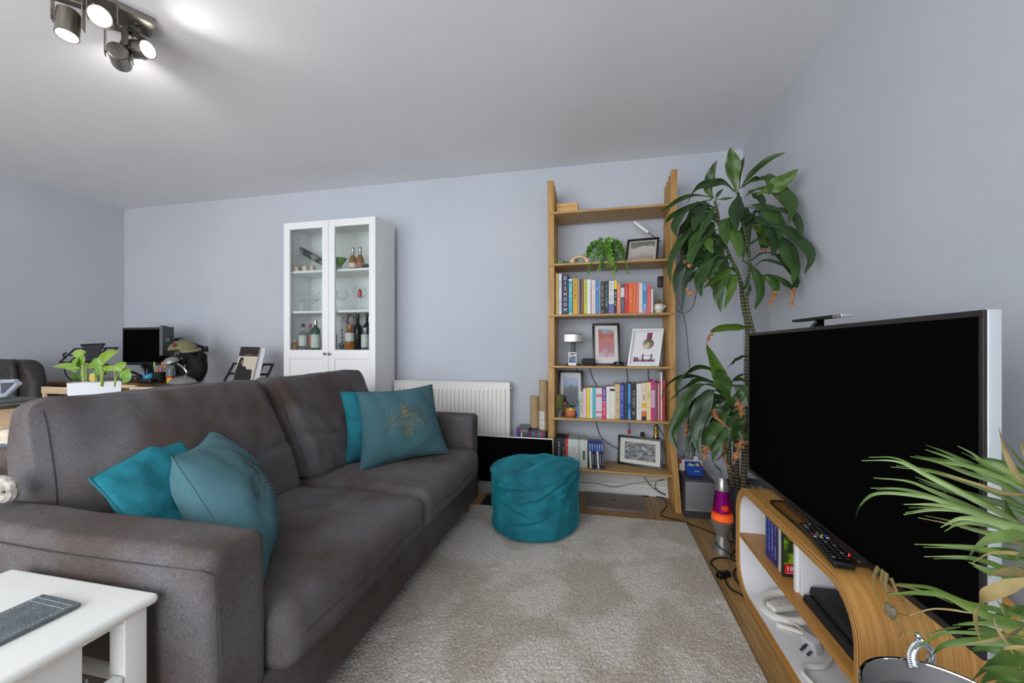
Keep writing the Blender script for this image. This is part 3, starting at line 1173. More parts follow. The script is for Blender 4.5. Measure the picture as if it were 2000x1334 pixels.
book(1163.7, 1175.8, 758, Z5, (218, 200, 212), 'wide pale lilac book with red flower and black shoe prints', [(.42, .52, .5)], (176, 140, 160), group=G5, bands=[(.19, .23, (204, 60, 80)), (.7, .8, (206, 120, 120)), (.03, .055, (40, 30, 44))])
book(1176, 1184.2, 757.6, Z5, (98, 62, 140), 'book with purple upper and crimson lower spine', [(.55, .95, .5), (.1, .5, .5)], (226, 210, 226), group=G5, bands=[(0, .53, (204, 34, 88)), (.53, .55, (230, 190, 214))])
book(1184.4, 1191.2, 755, Z5, (226, 224, 220), 'white book right of the purple and crimson one', [(.1, .9, .2)], (140, 140, 140), group=G5)
book(1191.4, 1201, 755, Z5, (224, 218, 206), 'cream book with a black mark at the top of its spine', [(.05, .12, .5)], (170, 164, 150), group=G5, bands=[(.86, .93, (40, 40, 42))])
book(1201.2, 1210.8, 749.6, Z5, (206, 188, 150), 'tan book with a speckled floral spine', [(.1, .92, .9), (.15, .85, .4)], (196, 128, 92), group=G5, bands=[(0, .05, (190, 142, 60)), (.95, 1, (196, 148, 70))])
book(1211, 1218.4, 751.5, Z5, (42, 62, 158), 'royal blue book lettered in pale blue', group=G5, txt=[('BILL BAILEY', .019, .74, (150, 176, 230)), ], style=[(.08, .45, .6)], mk=(210, 216, 240))
book(1218.6, 1226.4, 750, Z5, (24, 44, 62), 'dark navy green book beside the royal blue one', [(.15, .9, .35)], (120, 130, 150), group=G5)
book(1226.6, 1231.8, 750, Z5, (72, 146, 220), 'narrow light blue book left of the black brown one', group=G5, bands=[(.3, .45, (30, 96, 176))])
fb = book(1232.2, 1243, 748.7, Z5, (46, 38, 34), 'thick black brown book with spaced white capitals', [(.05, .22, .45)], (230, 228, 222), group=G5, bands=[])
xm = AY(1237.6, 780, BYF + .035).x
for i, chh in enumerate('FRIENDS'):
    text(chh, .016, (xm, BYF + .0342, Z5 + .185 - i * .0165), (0, 0, -1), (1, 0, 0), plain((236, 232, 224)), fb)
book(1243.2, 1252.8, 749.5, Z5, (226, 222, 214), 'thick white book with pale text right of the black brown one', [(.1, .9, .3)], (170, 160, 160), group=G5)
book(1253, 1262.6, 748, Z5, (226, 206, 186), 'cream book with a yellow sun over an orange lower spine', [(.5, .85, .5)], (120, 84, 60), group=G5, bands=[(0, .1, (52, 40, 40)), (.1, .24, (206, 110, 64)), (.33, .46, (226, 180, 46))])
book(1262.8, 1271.4, 747, Z5, (226, 210, 150), 'pale yellow book with green lettering', [(.55, .95, .7)], (90, 140, 96), group=G5)
mg = book(1271.6, 1279.2, 743.6, Z5, (200, 26, 118), 'magenta book with white polka dots', [(.4, .7, .3)], (180, 120, 160), group=G5, bands=[(.32, .76, (212, 160, 196))])
b = B()
random.seed(5)
for i in range(26):
    q = AY(random.uniform(1272.4, 1278.4), 780, BYF + .035).x
    zz_ = Z5 + random.choice((random.uniform(.01, .07), random.uniform(.18, .225)))
    b.box(q - .001, q + .001, BYF + .0342, BYF + .035, zz_ - .001, zz_ + .001)
obj('polka_dots', b, INKW, mg)
book(1279.4, 1282.6, 747.5, Z5, (120, 108, 108), 'thin grey maroon book right of the polka dot one', group=G5)
book(1282.8, 1285, 748, Z5, (128, 26, 44), 'thin dark maroon book between the grey and pink ones', group=G5)
book(1285.2, 1287, 749, Z5, (226, 206, 200), 'thin pale pink leaflet left of the crimson book', group=G5)
book(1287.2, 1290.6, 748, Z5, (206, 40, 78), 'narrow crimson book left of the tall white file', [(.1, .95, .5)], (240, 200, 200), group=G5)
book(1290.8, 1293.6, 727, Z5, (222, 228, 232), 'tall thin white file standing above the other books', group=G5, depth=.2)
book(1295.2, 1298.6, 741, Z5, (206, 52, 60), 'thin red book against the right side frame', group=G5)

# discs on the bottom shelf
Z6 = SZ[0]
yf = BYF + .03
G6 = 'disc cases on the bottom shelf'
gt = book(1085, 1098, 855, Z6, (24, 30, 36), 'wide black disc box set with white lettering and round badges', None, group=G6, name='disc_case', yf=yf, depth=.135, txt=[('GAME of THRONES', .0155, .55, (190, 196, 206))])
xm = AY(1091.5, 880, yf).x
for dx, cc in ((-.008, (84, 168, 214)), (.010, (224, 120, 120))):
    obj('badge', B().lathe((xm + dx, yf, Z6 + .022), [(.007, 0), (.007, .0008)], 14, axis=(0, -1, 0)), plain(cc), gt)
book(1098.2, 1103.4, 856, Z6, (30, 32, 36), 'black disc case with a grey printed spine beside the box set', [(.2, .9, .6)], (150, 154, 160), group=G6, name='disc_case', yf=yf, depth=.135)
book(1103.7, 1109.2, 856.5, Z6, (176, 38, 34), 'red disc case with pale lettering', [(.2, .95, .6), (.02, .1, .8)], (238, 150, 130), group=G6, name='disc_case', yf=yf, depth=.135)
xs_ = [1109.5, 1114.3, 1119.1, 1123.9, 1128.7, 1133.4, 1138.1, 1142.8, 1147.4]
descr = ['first white game case beside the red one', 'second white game case from the red one', 'third white game case, with brown and dark print', 'fourth white game case from the red one', 'greyer white game case in the middle of the row', 'sixth white game case from the red one', 'white game case with a dark green strip down its spine', 'last white game case before the blue topped ones']
for i in range(8):
    t = book(xs_[i], xs_[i + 1] - .2, 857.6 + i * .3, Z6, (198, 202, 196) if i != 4 else (176, 176, 172), descr[i], [(.2, .75, .5)] if i not in (6,) else None, (90, 110, 110) if i != 2 else (110, 74, 60), group=G6, name='game_case', yf=yf, depth=.135, bands=[(.3, .62, (70, 90, 60))] if i == 6 else ())
    x0_, x1_ = AY(xs_[i], 900, yf).x, AY(xs_[i + 1] - .4, 900, yf).x
    b = B().prism([(x1_ - .0085, Z6 + .003), (x1_ - .001, Z6 + .003), (x1_ - .001, Z6 + .014)], yf - .0008, yf, 'xz')
    obj('corner_flash', b, plain((30, 120, 84)), t)
BLU = mat('game_blue', (24, 70, 150), .3)
for i in range(6):
    x0_ = AY(1149.5 + i * 4.75, 890, yf).x
    w_ = .0145
    lean = -.045 - .006 * i
    t = thing('game_case', ['blue topped game case with white spine, leftmost of the blue ones', 'blue topped black game case right of the first white one', 'blue topped black game case with olive print', 'second blue topped game case with a white spine', 'blue topped black game case, second from the right end', 'blue topped black game case at the right end of the row'][i], 'case', (x0_ + w_ / 2, yf + .07, Z6), 0, G6)
    sh = lambda p, q=x0_: V((p.x + (p.z - Z6 - .17) * lean * -1 * -1 if False else p.x + (Z6 + .17 - p.z) * -lean, p.y, p.z))
    hh = .172
    obj('sleeve', B().box(x0_, x0_ + w_ - .0006, yf + .002, yf + .13, Z6 + .0006, Z6 + hh, .0015, 1, fn=sh), BLU, t)
    obj('spine_label', B().box(x0_ + .001, x0_ + w_ - .0016, yf + .0012, yf + .002, Z6 + .004, Z6 + .118, fn=sh), plain((208, 206, 200) if i in (0, 3) else (30, 28, 30)), t)
    b = B()
    b.box(x0_ + .004, x0_ + w_ - .0046, yf + .0008, yf + .002, Z6 + .15, Z6 + .158, fn=sh)
    for q in range(5):
        b.box(x0_ + .005, x0_ + w_ - .0056, yf + .0008, yf + .002, Z6 + .124 + q * .005, Z6 + .1265 + q * .005, fn=sh)
    if i not in (0, 3):
        for q in range(9):
            b.box(x0_ + .005, x0_ + w_ - .0056, yf + .0006, yf + .002, Z6 + .03 + q * .008, Z6 + .034 + q * .008, fn=sh)
    obj('lettering', b, plain((200, 214, 230) if i != 2 else (160, 160, 110)), t)


# ---------------------------------------------------------------- picture frames
def frame(name, label, bl, br, tl, dep, bw, fm, fills, mount=(214, 210, 202), mw=0.02, cat='picture frame', group=None, prop=True):
    """bl, br, tl: outer corners; fills(b2, P) draws the flat print on the sheet"""
    bl, br, tl = V(bl), V(br), V(tl)
    rt, up = br - bl, tl - bl
    W_, H_ = rt.length, up.length
    rt, up = rt.normalized(), (up - rt * up.dot(rt.normalized()) / 1 * 0).normalized()
    nn = rt.cross(up).normalized()      # towards the viewer
    t = thing(name, label, cat, (bl + br) / 2, 0, group)
    T_ = M(((rt.x, up.x, nn.x, bl.x), (rt.y, up.y, nn.y, bl.y), (rt.z, up.z, nn.z, bl.z), (0, 0, 0, 1)))
    b = B(); b.T = T_
    for q in ((0, W_, 0, bw), (0, W_, H_ - bw, H_), (0, bw, bw, H_ - bw), (W_ - bw, W_, bw, H_ - bw)):
        b.box(q[0], q[1], q[2], q[3], -dep, 0, .0008, 1)
    obj('frame', b, fm, t)
    b = B(); b.T = T_
    b.box(bw - .001, W_ - bw + .001, bw - .001, H_ - bw + .001, -dep, -dep * .55)
    mo = obj('mount', b, plain(mount, .8), t)
    z_ = -dep * .55 + .0006
    fills(t, T_, W_, H_, z_)
    b = B(); b.T = T_
    b.box(bw, W_ - bw, bw, H_ - bw, -dep * .35, -dep * .35 + .0008)
    obj('glazing', b, thin_glass('frame_glass', (.98, .98, .98), .35), t)
    if prop:
        b = B(); b.T = T_
        zf = -.001
        cx_ = W_ / 2
        back_ = V(((bl + br) / 2).xyz) - nn * dep
        foot = V((back_.x, back_.y, bl.z)) + V((-nn.x, -nn.y, 0)).normalized() * min(.05, H_ * .35)
        b.T = None
        topp = bl + rt * cx_ + up * (H_ * .55) - nn * dep
        sd = rt * .012
        b.quad(topp - sd, topp + sd, foot + sd, foot - sd)
        b.quad(topp - sd - nn * .002, foot - sd - nn * .002, foot + sd - nn * .002, topp + sd - nn * .002)
        obj('strut', b, BLACK, t)
    return t


def blur_mat(name, stops, axis='z'):
    """soft out of focus print: large noise over a vertical ramp in object space"""
    m = mat(name, (200, 200, 200), .6)
    n = m.node_tree
    L = n.links.new
    p = n.nodes['Principled BSDF']
    tc = [q for q in n.nodes if q.type == 'TEX_COORD'][0]
    sp = n.nodes.new('ShaderNodeSeparateXYZ')
    L(tc.outputs['Generated'], sp.inputs[0])
    t = n.nodes.new('ShaderNodeTexNoise')
    t.inputs['Scale'].default_value = 3.0
    t.inputs['Detail'].default_value = 1
    L(tc.outputs['Generated'], t.inputs['Vector'])
    a = n.nodes.new('ShaderNodeMath'); a.operation = 'MULTIPLY_ADD'
    L(t.outputs['Fac'], a.inputs[0]); a.inputs[1].default_value = .5
    L(sp.outputs[2], a.inputs[2])
    s_ = n.nodes.new('ShaderNodeMath'); s_.operation = 'SUBTRACT'; s_.inputs[1].default_value = .25
    L(a.outputs[0], s_.inputs[0])
    r = n.nodes.new('ShaderNodeValToRGB')
    e = r.color_ramp.elements
    e[0].position, e[0].color = stops[0][0], col(stops[0][1])
    e[1].position, e[1].color = stops[-1][0], col(stops[-1][1])
    for po, cc in stops[1:-1]:
        q = e.new(po); q.color = col(cc)
    L(s_.outputs[0], r.inputs[0])
    L(r.outputs[0], p.inputs['Base Color'])
    return m


def print_fill(m, x0, x1, y0, y1):
    def f(t, T_, W_, H_, z_):
        b = B(); b.T = T_
        b.box(W_ * x0, W_ * x1, H_ * y0, H_ * y1, z_, z_ + .0004)
        obj('print', b, m, t)
    return f


FB = mat('frame_black', (20, 18, 20), .35)
FW = mat('frame_white', (222, 222, 220), .35)
z = SZ[4] + .001
y0 = BYF + .10
frame('framed_photo', 'black framed landscape photo on the second shelf beside the trailing plant',
      AY(1221, 505, y0 - .005).xy.to_3d() + V((0, 0, z)), AY(1284, 500, y0 - .03).xy.to_3d() + V((0, 0, z)),
      V((AY(1226, 468, y0 + .04).x, y0 + .05, AY(1226, 468, y0 + .05).z)), .018, .0125, FB,
      print_fill(blur_mat('blur_beach', [(0, (150, 130, 120)), (.35, (190, 178, 172)), (.6, (196, 190, 186)), (.75, (120, 122, 104)), (1, (112, 116, 112))]), .12, .88, .16, .88), mount=(190, 184, 176))
z = SZ[2] + .001
y0 = BYF + .10
A_, B_ = AY(1158, 711, y0), AY(1212, 711, y0)
frame('framed_photo', 'black framed portrait photo with wide white mount in the middle of the fourth shelf',
      (A_.x, y0, z), (B_.x, y0, z), (AY(1157, 632, y0 + .06).x - .001, y0 + .055, AY(1157, 632, y0 + .055).z), .02, .0145, FB,
      print_fill(blur_mat('blur_portrait', [(0, (196, 176, 180)), (.3, (178, 120, 128)), (.55, (190, 120, 110)), (.8, (178, 96, 84)), (.92, (150, 160, 172)), (1, (186, 190, 194))]), .22, .8, .2, .88), mount=(214, 210, 204))


def medal(t, T_, W_, H_, z_):
    def bx(m_, x0, x1, y0, y1, nm='print', d=.0004):
        b = B(); b.T = T_
        b.box(W_ * x0, W_ * x1, H_ * y0, H_ * y1, z_, z_ + d)
        return obj(nm, b, m_, t)
    PUR, MAR = plain((96, 36, 78)), plain((110, 24, 52))
    bx(plain((226, 222, 226)), .14, .86, .1, .9)
    b = B(); b.T = T_
    def P_(x, y): return (W_ * x, H_ * y)
    # skyline and a twin-towered bridge
    random.seed(4)
    x = .16
    while x < .84:
        wv = random.uniform(.03, .06)
        b.box(W_ * x, W_ * min(.85, x + wv), H_ * .13, H_ * random.uniform(.15, .2), z_ + .0004, z_ + .0008)
        x += wv
    for x in (.17, .24): b.box(W_ * x, W_ * (x + .06), H_ * .13, H_ * .25, z_ + .0004, z_ + .0008)
    for x in (.43, .70):
        b.box(W_ * x, W_ * (x + .045), H_ * .13, H_ * .31, z_ + .0004, z_ + .0009)
        b.prism([P_(x, .31), P_(x + .045, .31), P_(x + .022, .36)], z_ + .0004, z_ + .0009, 'xy')
    b.box(W_ * .45, W_ * .73, H_ * .285, H_ * .295, z_ + .0004, z_ + .0008)
    b.box(W_ * .3, W_ * .85, H_ * .175, H_ * .188, z_ + .0004, z_ + .0008)
    for i in range(10):
        for xa, xb in ((.43, .28), (.745, .86)):
            q0, q1 = i / 10, (i + 1) / 10
            xx0, xx1 = xa + (xb - xa) * q0, xa + (xb - xa) * q1
            yy0 = .30 - .12 * (1 - (1 - q0) ** 2)
            yy1 = .30 - .12 * (1 - (1 - q1) ** 2)
            b.quad(*[T_.inverted() @ (T_ @ V((W_ * a, H_ * c, z_ + .0009))) for a, c in ((xx0, yy0), (xx1, yy1), (xx1, yy1 + .012), (xx0, yy0 + .012))])
    obj('skyline_print', b, PUR, t)
    b = B(); b.T = T_
    b.box(W_ * .5, W_ * .66, H_ * .73, H_ * .9, z_ + .001, z_ + .003)
    rb = obj('ribbon', b, MAR, t)
    b = B(); b.T = T_
    for i in range(5):
        b.box(W_ * (.53 + .02 * (i % 3)), W_ * (.57 + .03 * (i % 2)), H_ * (.745 + .03 * i), H_ * (.755 + .03 * i), z_ + .003, z_ + .0034)
    obj('lettering', b, plain((220, 130, 170)), rb)
    b = B(); b.T = T_
    rr = W_ * .175
    b.lathe((W_ * .57, H_ * .60, z_ + .001), [(rr, 0), (rr, .003), (rr * .95, .004)], 28)
    md = obj('medal', b, mat('medal_metal', (140, 132, 112), .45, .8), t)
    b = B(); b.T = T_
    b.lathe((W_ * .57, H_ * .60, z_ + .005), [(rr * .22, 0), (rr * .2, .0012)], 14)
    for i in range(26):
        a = 2 * pi * i / 26
        b.box(W_ * .57 + cos(a) * rr * .6 - .0006, W_ * .57 + cos(a) * rr * .6 + .0006, H_ * .6 + sin(a) * rr * .6 - .0006, H_ * .6 + sin(a) * rr * .6 + .0006, z_ + .005, z_ + .0056)
    obj('relief', b, plain((200, 198, 186)), md)


y0 = BYF + .05
frame('framed_medal', 'deep white box frame holding a round medal on a maroon ribbon',
      (AY(1225, 711, y0).x, y0 + .005, z), (AY(1287, 713, y0 - .015).x, y0 - .012, z), (AY(1236, 643, y0 + .05).x, y0 + .06, AY(1236, 643, y0 + .06).z + .003), .032, .013, FW, medal, mount=(220, 218, 220))
z = SZ[1] + .001
y0 = BYF + .16
frame('framed_photo', 'black framed blurred landscape photo behind the cactus on the fifth shelf',
      (AY(1090, 800, y0).x, y0, z), (AY(1138, 800, y0).x, y0, z), (AY(1090, 724, y0).x, y0 + .04, AY(1090, 724, y0 + .04).z), .015, .0145, FB,
      print_fill(blur_mat('blur_coast', [(0, (60, 70, 74)), (.25, (40, 54, 58)), (.5, (70, 78, 92)), (.62, (88, 104, 80)), (.75, (130, 150, 186)), (1, (170, 182, 200))]), .2, .82, .16, .86), mount=(206, 204, 206))
z = SZ[0] + .001


def bw(t, T_, W_, H_, z_):
    b = B(); b.T = T_
    b.box(W_ * .155, W_ * .845, H_ * .2, H_ * .8, z_, z_ + .0004)
    m_ = mat('mono_print', (28, 28, 30), .6, c2=(150, 150, 150), scale=55, contrast=(.42, .66), detail=8)
    obj('print', b, m_, t)


frame('framed_photo', 'black framed black and white woodland photo on the bottom shelf',
      AZ(1206, 905, z), AZ(1294, 918, z), (AY(1208, 849, 2.78).x + .004, AZ(1206, 905, z).y + .05, AY(1209, 849, AZ(1206, 905, z).y + .05).z), .02, .0145, FB, bw, mount=(206, 202, 190))

# ================================================================ SMALL THINGS ON THE BOOKCASE
z = SZ[5] + .0008
y0 = BYF + .09
a, c_ = AY(1087, 405, y0).x, AY(1128.5, 405, y0).x
wb = thing('wooden_box', 'small plain pale wooden box at the left end of the top shelf', 'box', ((a + c_) / 2, y0 + .05, z))
h = AY(1128, 395, y0).z - z
obj('body', B().box(a, c_, y0, y0 + .10, z, z + h * .72, .002), mat('box_pine', (206, 156, 92), .5, c2=(220, 174, 112), scale=14, stretch=(1, 6, 12)), wb)
obj('lid', B().box(a - .001, c_ + .001, y0 - .001, y0 + .101, z + h * .74, z + h, .002), MATS['box_pine'], wb)

z = SZ[4] + .0008
# wooden arch massager
a, c_ = AY(1114, 505, BYF + .03).x, AY(1150, 503, BYF + .03).x
arch = thing('wooden_arch', 'pale wooden arch with a roller ball at each foot on the second shelf', 'ornament', ((a + c_) / 2, BYF + .05, z))
PW = mat('beech', (206, 166, 130), .5, c2=(222, 188, 154), scale=20, stretch=(1, 1, 8))
n = 14
cxm, rr = (a + c_) / 2, (c_ - a) / 2 - .012
obj('arch', B().tube([(cxm + rr * cos(pi - pi * i / n), BYF + .045, z + .016 + rr * .62 * sin(pi * i / n)) for i in range(n + 1)], .009, 10), PW, arch)
for s_ in (-1, 1):
    obj('roller', B().lathe((cxm + s_ * rr, BYF + .028, z + .0155), [(.008, 0), (.014, .003), (.015, .010), (.015, .024), (.014, .031), (.008, .034)], 18, axis=(0, 1, 0)), PW, arch)

# trailing plant
tp = thing('trailing_plant', 'bushy trailing green plant in a grey pot on the second shelf', 'plant', (AY(1180, 500, BYF + .12).x, BYF + .13, z))
pc_ = V((AY(1184, 500, BYF + .13).x, BYF + .14, z))
obj('pot', B().lathe(pc_, [(.040, 0), (.052, .10), (.055, .105), (.049, .105), (.046, .08)], 24), mat('pot_grey_green', (96, 102, 92), .7), tp)
obj('soil', B().lathe(pc_, [(.0, .088), (.046, .088)], 20, False, False), mat('soil', (44, 34, 26), 1), tp)
TG = [mat('vine_green_%d' % i, c, .5) for i, c in enumerate(((84, 134, 40), (116, 168, 56), (56, 100, 32)))]
random.seed(21)
vines = []
for i in range(34):
    a_ = random.uniform(0, 2 * pi)
    ln = random.uniform(.08, .15)
    p0 = pc_ + V((.02 * cos(a_), .02 * sin(a_), .09))
    rim = pc_ + V((.06 * cos(a_), min(.06 * sin(a_), .04), .135 + random.uniform(0, .03)))
    e1 = rim + V((cos(a_) * .05, min(sin(a_), 0.3) * .05, -.02))
    e2 = e1 + V((cos(a_) * .02, min(sin(a_), .1) * .015, -random.uniform(.03, .09)))
    if e2.z < z + .012: e2.z = z + .012 + random.random() * .01
    e2.y = max(e2.y, BYF + .01) if e2.z < z + .03 else e2.y
    vines.append([p0, rim, e1, e2])
# long runners: to the left along the shelf, and over the front edge
vines.append([pc_ + V((-.04, 0, .1)), pc_ + V((-.12, -.03, .07)), V((AY(1135, 495, BYF + .09).x, BYF + .09, z + .05)), V((AY(1112, 505, BYF + .06).x, BYF + .07, z + .015)), V((AY(1088, 508, BYF + .05).x, BYF + .05, z + .02)), V((AY(1081, 500, BYF + .02).x, BYF + .015, z + .03))])
vines.append([pc_ + V((-.03, -.04, .1)), pc_ + V((-.1, -.05, .04)), V((AY(1120, 505, BYF + .05).x, BYF + .07, z + .012)), V((AY(1098, 508, BYF + .03).x, BYF + .03, z + .012))])
for px, py in ((1150, 535), (1170, 528), (1206, 530), (1226, 534), (1200, 541), (1176, 520), (1188, 524), (1196, 518)):
    e = AY(px, py, BYF - .012)
    vines.append([pc_ + V((0, -.03, .1)), pc_ + V(((e.x - pc_.x) * .6, -.09, .07)), V((pc_.x * .3 + e.x * .7, BYF - .004, z + .02)), V((e.x, BYF - .014, (z + e.z) / 2)), e])
vines.append([pc_ + V((.04, 0, .1)), pc_ + V((.1, .03, .05)), V((AY(1290, 500, BYF + .17).x, BYF + .17, z + .02)), V((AY(1296, 497, BYF + .17).x, BYF + .16, z + .03))])
for i, v_ in enumerate(vines):
    path = catmull(v_, 5)
    b = B()
    b.tube(path, .0011, 4)
    for j in range(1, len(path)):
        for s_ in (-1, 1):
            t_ = (path[j] - path[j - 1]).normalized()
            sd = t_.orthogonal().normalized()
            sd.rotate(M.Rotation(random.uniform(0, 6.28), 3, t_))
            q = path[j].lerp(path[j - 1], random.random())
            L_ = random.uniform(.013, .023)
            dr = (sd * s_ + t_ * .5).normalized()
            wv = dr.cross(V((0, -1, .3))).normalized() * L_ * .28
            b.F([b.P(q), b.P(q + dr * L_ * .5 + wv), b.P(q + dr * L_), b.P(q + dr * L_ * .5 - wv)], False)
    obj('vine', b, TG[i % 3], tp)

# clip lamp behind the photo
lmp = thing('clip_light', 'slim white bar light sticking up behind the second shelf photo', 'lamp', (AY(1290, 500, BYF + .2).x, BYF + .2, z))
p0, p1 = AY(1238, 434, BYF + .17), AY(1266, 455, BYF + .17)
p2, p3 = AY(1274, 460, BYF + .17), V((AY(1297, 478, BYF + .17).x, BYF + .19, z))
b = B()
d = (p1 - p0).normalized()
T_ = M.Translation(p0) @ d.to_track_quat('X', 'Z').to_matrix().to_4x4()
b.T = T_
b.box(0, (p1 - p0).length, -.014, .014, -.009, .009, .003)
obj('light_bar', b, mat('lamp_white', (224, 226, 230), .3), lmp)
obj('arm', B().tube([p1, p2, AY(1292, 473, BYF + .18), p3 + V((0, 0, .006))], .0035, 8), CHROME, lmp)
obj('base', B().lathe(p3, [(.022, 0), (.022, .005)], 16), CHROME, lmp)

# plug adaptor on the wall behind the third shelf
ad_ = thing('wall_adaptor', 'black plug-in adaptor on the wall behind the third shelf right end', 'adaptor', AY(1290, 550, YB - .03))
a, c_ = AY(1285, 540, YB - .04), AY(1296, 560, YB - .04)
obj('body', B().box(a.x, a.x + .062, YB - .048, YB - .0005, c_.z, a.z, .006), BLACK, ad_)

# white animal planter
z = SZ[3] + .0008
pp = V((AY(1287, 605, BYF + .06).x, BYF + .075, z))
pg = thing('animal_planter', 'small white pig-nosed ceramic planter with a brown spiky succulent', 'planter', pp)
CER = mat('glazed_white', (216, 212, 204), .2)
obj('pot', B().lathe(pp, [(.022, 0), (.026, .004), (.024, .010), (.034, .022), (.038, .036), (.034, .052), (.026, .060), (.022, .058), (.02, .05)], 28), CER, pg)
obj('snout', B().cyl(pp + V((.003, -.034, .032)), pp + V((.003, -.046, .031)), .010, .009, 16), CER, pg)
for s_ in (-1, 1):
    obj('ear', B().ball(pp + V((s_ * .036, -.006, .044)), .009, 10, 6, (1, .5, 1.1)), CER, pg)
b = B()
random.seed(9)
for i in range(30):
    a_ = random.uniform(0, 6.28)
    t_ = random.uniform(.1, 1)
    b.leaf([pp + V((.006 * cos(a_), .006 * sin(a_), .056)), pp + V((.018 * t_ * cos(a_), .018 * t_ * sin(a_), .074)), pp + V((.030 * t_ * cos(a_), .030 * t_ * sin(a_), .094 - .012 * t_))], .004, seg=3, nc=2)
obj('succulent', b, mat('succulent_brown', (150, 96, 50), .7, c2=(120, 120, 60), scale=60), pg)

# speaker on a stand with a photo card
z = SZ[2] + .0008
spx = V((-.160, BYF + .12, z))
sp = thing('satellite_speaker', 'silver and black speaker on a black stand at the left of the fourth shelf', 'speaker', spx)
obj('base', B().box(spx.x - .055, spx.x + .05, spx.y - .05, spx.y + .06, z, z + .008, .004), BLACK, sp)
obj('stem', B().box(spx.x - .017, spx.x + .013, spx.y + .005, spx.y + .02, z + .008, 1.09, .003), BLACK, sp)
b = B()
for lay, (ys_, m_) in enumerate((((0, 1), 0),)):
    pass
pts_f = [(spx.x - .062 + .124 * i / 12, spx.y - .03 - .012 * sin(pi * i / 12)) for i in range(13)]
b.prism(pts_f + [(spx.x + .058, spx.y + .05), (spx.x - .058, spx.y + .05)], 1.088, 1.146, 'xy')
obj('cabinet', b, BLACK, sp)
b = B()
b.grid([[(x, y - .0012, zz_) for x, y in pts_f[0:13]] for zz_ in (1.092, 1.142)], True)
obj('grille', b, mat('grille_silver', (168, 164, 160), .35, .8), sp)
b = B()
marks(b, (spx.x + .008, spx.y - .0432, 1.101), (1, 0, 0), (0, 0, 1), .024, .005, 1)
obj('lettering', b, INKB, sp)
cd = thing('photo_card', 'small white bordered instant photo propped against the speaker stand', 'photo', (spx.x - .003, spx.y - .06, z))
a, c_ = AY(1110, 688, spx.y - .055), AY(1125.5, 711, spx.y - .055)
yy = spx.y - .056
tilt = lambda p: V((p.x, p.y + (p.z - z) * .1, p.z))
obj('card', B().box(a.x, c_.x, yy, yy + .0012, z, a.z, fn=tilt), plain((226, 224, 220)), cd)
hh = a.z - z
b = B().box(a.x + .004, c_.x - .004, yy - .0006, yy, z + hh * .2, z + hh * .93, fn=tilt)
obj('print', b, blur_mat('blur_card', [(0, (60, 70, 90)), (.35, (90, 130, 180)), (.5, (60, 66, 76)), (.65, (190, 180, 160)), (.85, (196, 190, 170)), (1, (40, 46, 60))]), cd)
q = AY(1150, 706, BYF + .06)
s2 = thing('smart_speaker', 'charcoal fabric rounded speaker between the photo card and portrait frame', 'speaker', (q.x, q.y, z))
a, c_ = AY(1136, 701, BYF + .06), AY(1163, 711, BYF + .06)
obj('body', B().box(a.x, c_.x, BYF + .035, BYF + .085, z + .003, a.z + .003, .016, 5), fabric('charcoal_mesh', (34, 34, 36), (56, 56, 58), weave=900), s2)
obj('base', B().box(a.x + .012, c_.x - .012, BYF + .045, BYF + .075, z, z + .0035, .001), BLACK, s2)
q = AY(1208, 706, BYF + .05)
s3 = thing('puck_speaker', 'flat round black smart speaker in front of the portrait frame', 'speaker', (q.x, BYF + .05, z))
obj('body', B().lathe((q.x, BYF + .045, z), [(.030, 0), (.0325, .003), (.0325, .010)], 28), mat('mesh_dark', (60, 58, 56), .8), s3)
obj('top', B().lathe((q.x, BYF + .045, z + .0101), [(.0325, 0), (.0325, .014), (.030, .0165), (0, .0165)], 28), BLACK, s3)
obj('cable', B().tube(catmull([(q.x + .03, BYF + .05, z + .01), (q.x + .045, BYF + .05, z + .02), (q.x + .055, BYF + .07, z + .012), (q.x + .06, BYF + .12, z + .004)], 5), .0018, 6), CABLE, s3)

# fifth shelf: cactus, terracotta pots
z = SZ[1] + .0008
q = V((AY(1094, 805, BYF + .05).x, BYF + .05, z))
ct = thing('cactus', 'tall furry green cactus in a galvanised metal pot on the fifth shelf', 'plant', q)
obj('pot', B().lathe(q, [(.0195, 0), (.0255, .058), (.027, .060), (.0245, .060), (.023, .05)], 24), mat('galvanised', (170, 176, 178), .3, .85, c2=(120, 130, 134), scale=40), ct)
b = B()
rows = []
for i in range(16):
    t_ = i / 15
    r_ = .0225 * max(0, 1 - max(0, t_ - .72) ** 2 / .0784) ** .5 if t_ > .72 else .0225 - .004 * (1 - t_) ** 3
    rows.append([q + V(((max(r_, .0003) + .0012 * cos(k * pi)) * cos(2 * pi * k / 28), (max(r_, .0003) + .0012 * cos(k * pi)) * sin(2 * pi * k / 28), .05 + .108 * t_)) for k in range(28)])
b.grid(rows, True, cu=True)
obj('stem', b, mat('cactus_green', (74, 84, 32), .85, c2=(104, 100, 50), scale=120, bump=.4, bscale=200), ct)
b = B()
for i in range(260):
    a_, hz = random.uniform(0, 6.28), random.uniform(.055, .15)
    p = q + V((.0228 * cos(a_), .0228 * sin(a_), hz))
    o_ = p + V((cos(a_) * .005, sin(a_) * .005, random.uniform(-.002, .004)))
    b.F([b.P(p), b.P(p + V((0, 0, .0007))), b.P(o_)])
obj('spines', b, plain((190, 180, 120), .8), ct, kind='stuff')
TER = mat('terracotta', (196, 118, 78), .8, c2=(180, 104, 68), scale=40)
q = V((AY(1115, 806, BYF + .045).x, BYF + .05, z))
tj = thing('terracotta_pot', 'round terracotta pot with a yellow band and silver rim inside', 'pot', q)
obj('bowl', B().lathe(q, [(.022, 0), (.031, .008), (.035, .022), (.034, .036), (.030, .045), (.028, .047)], 28), TER, tj)
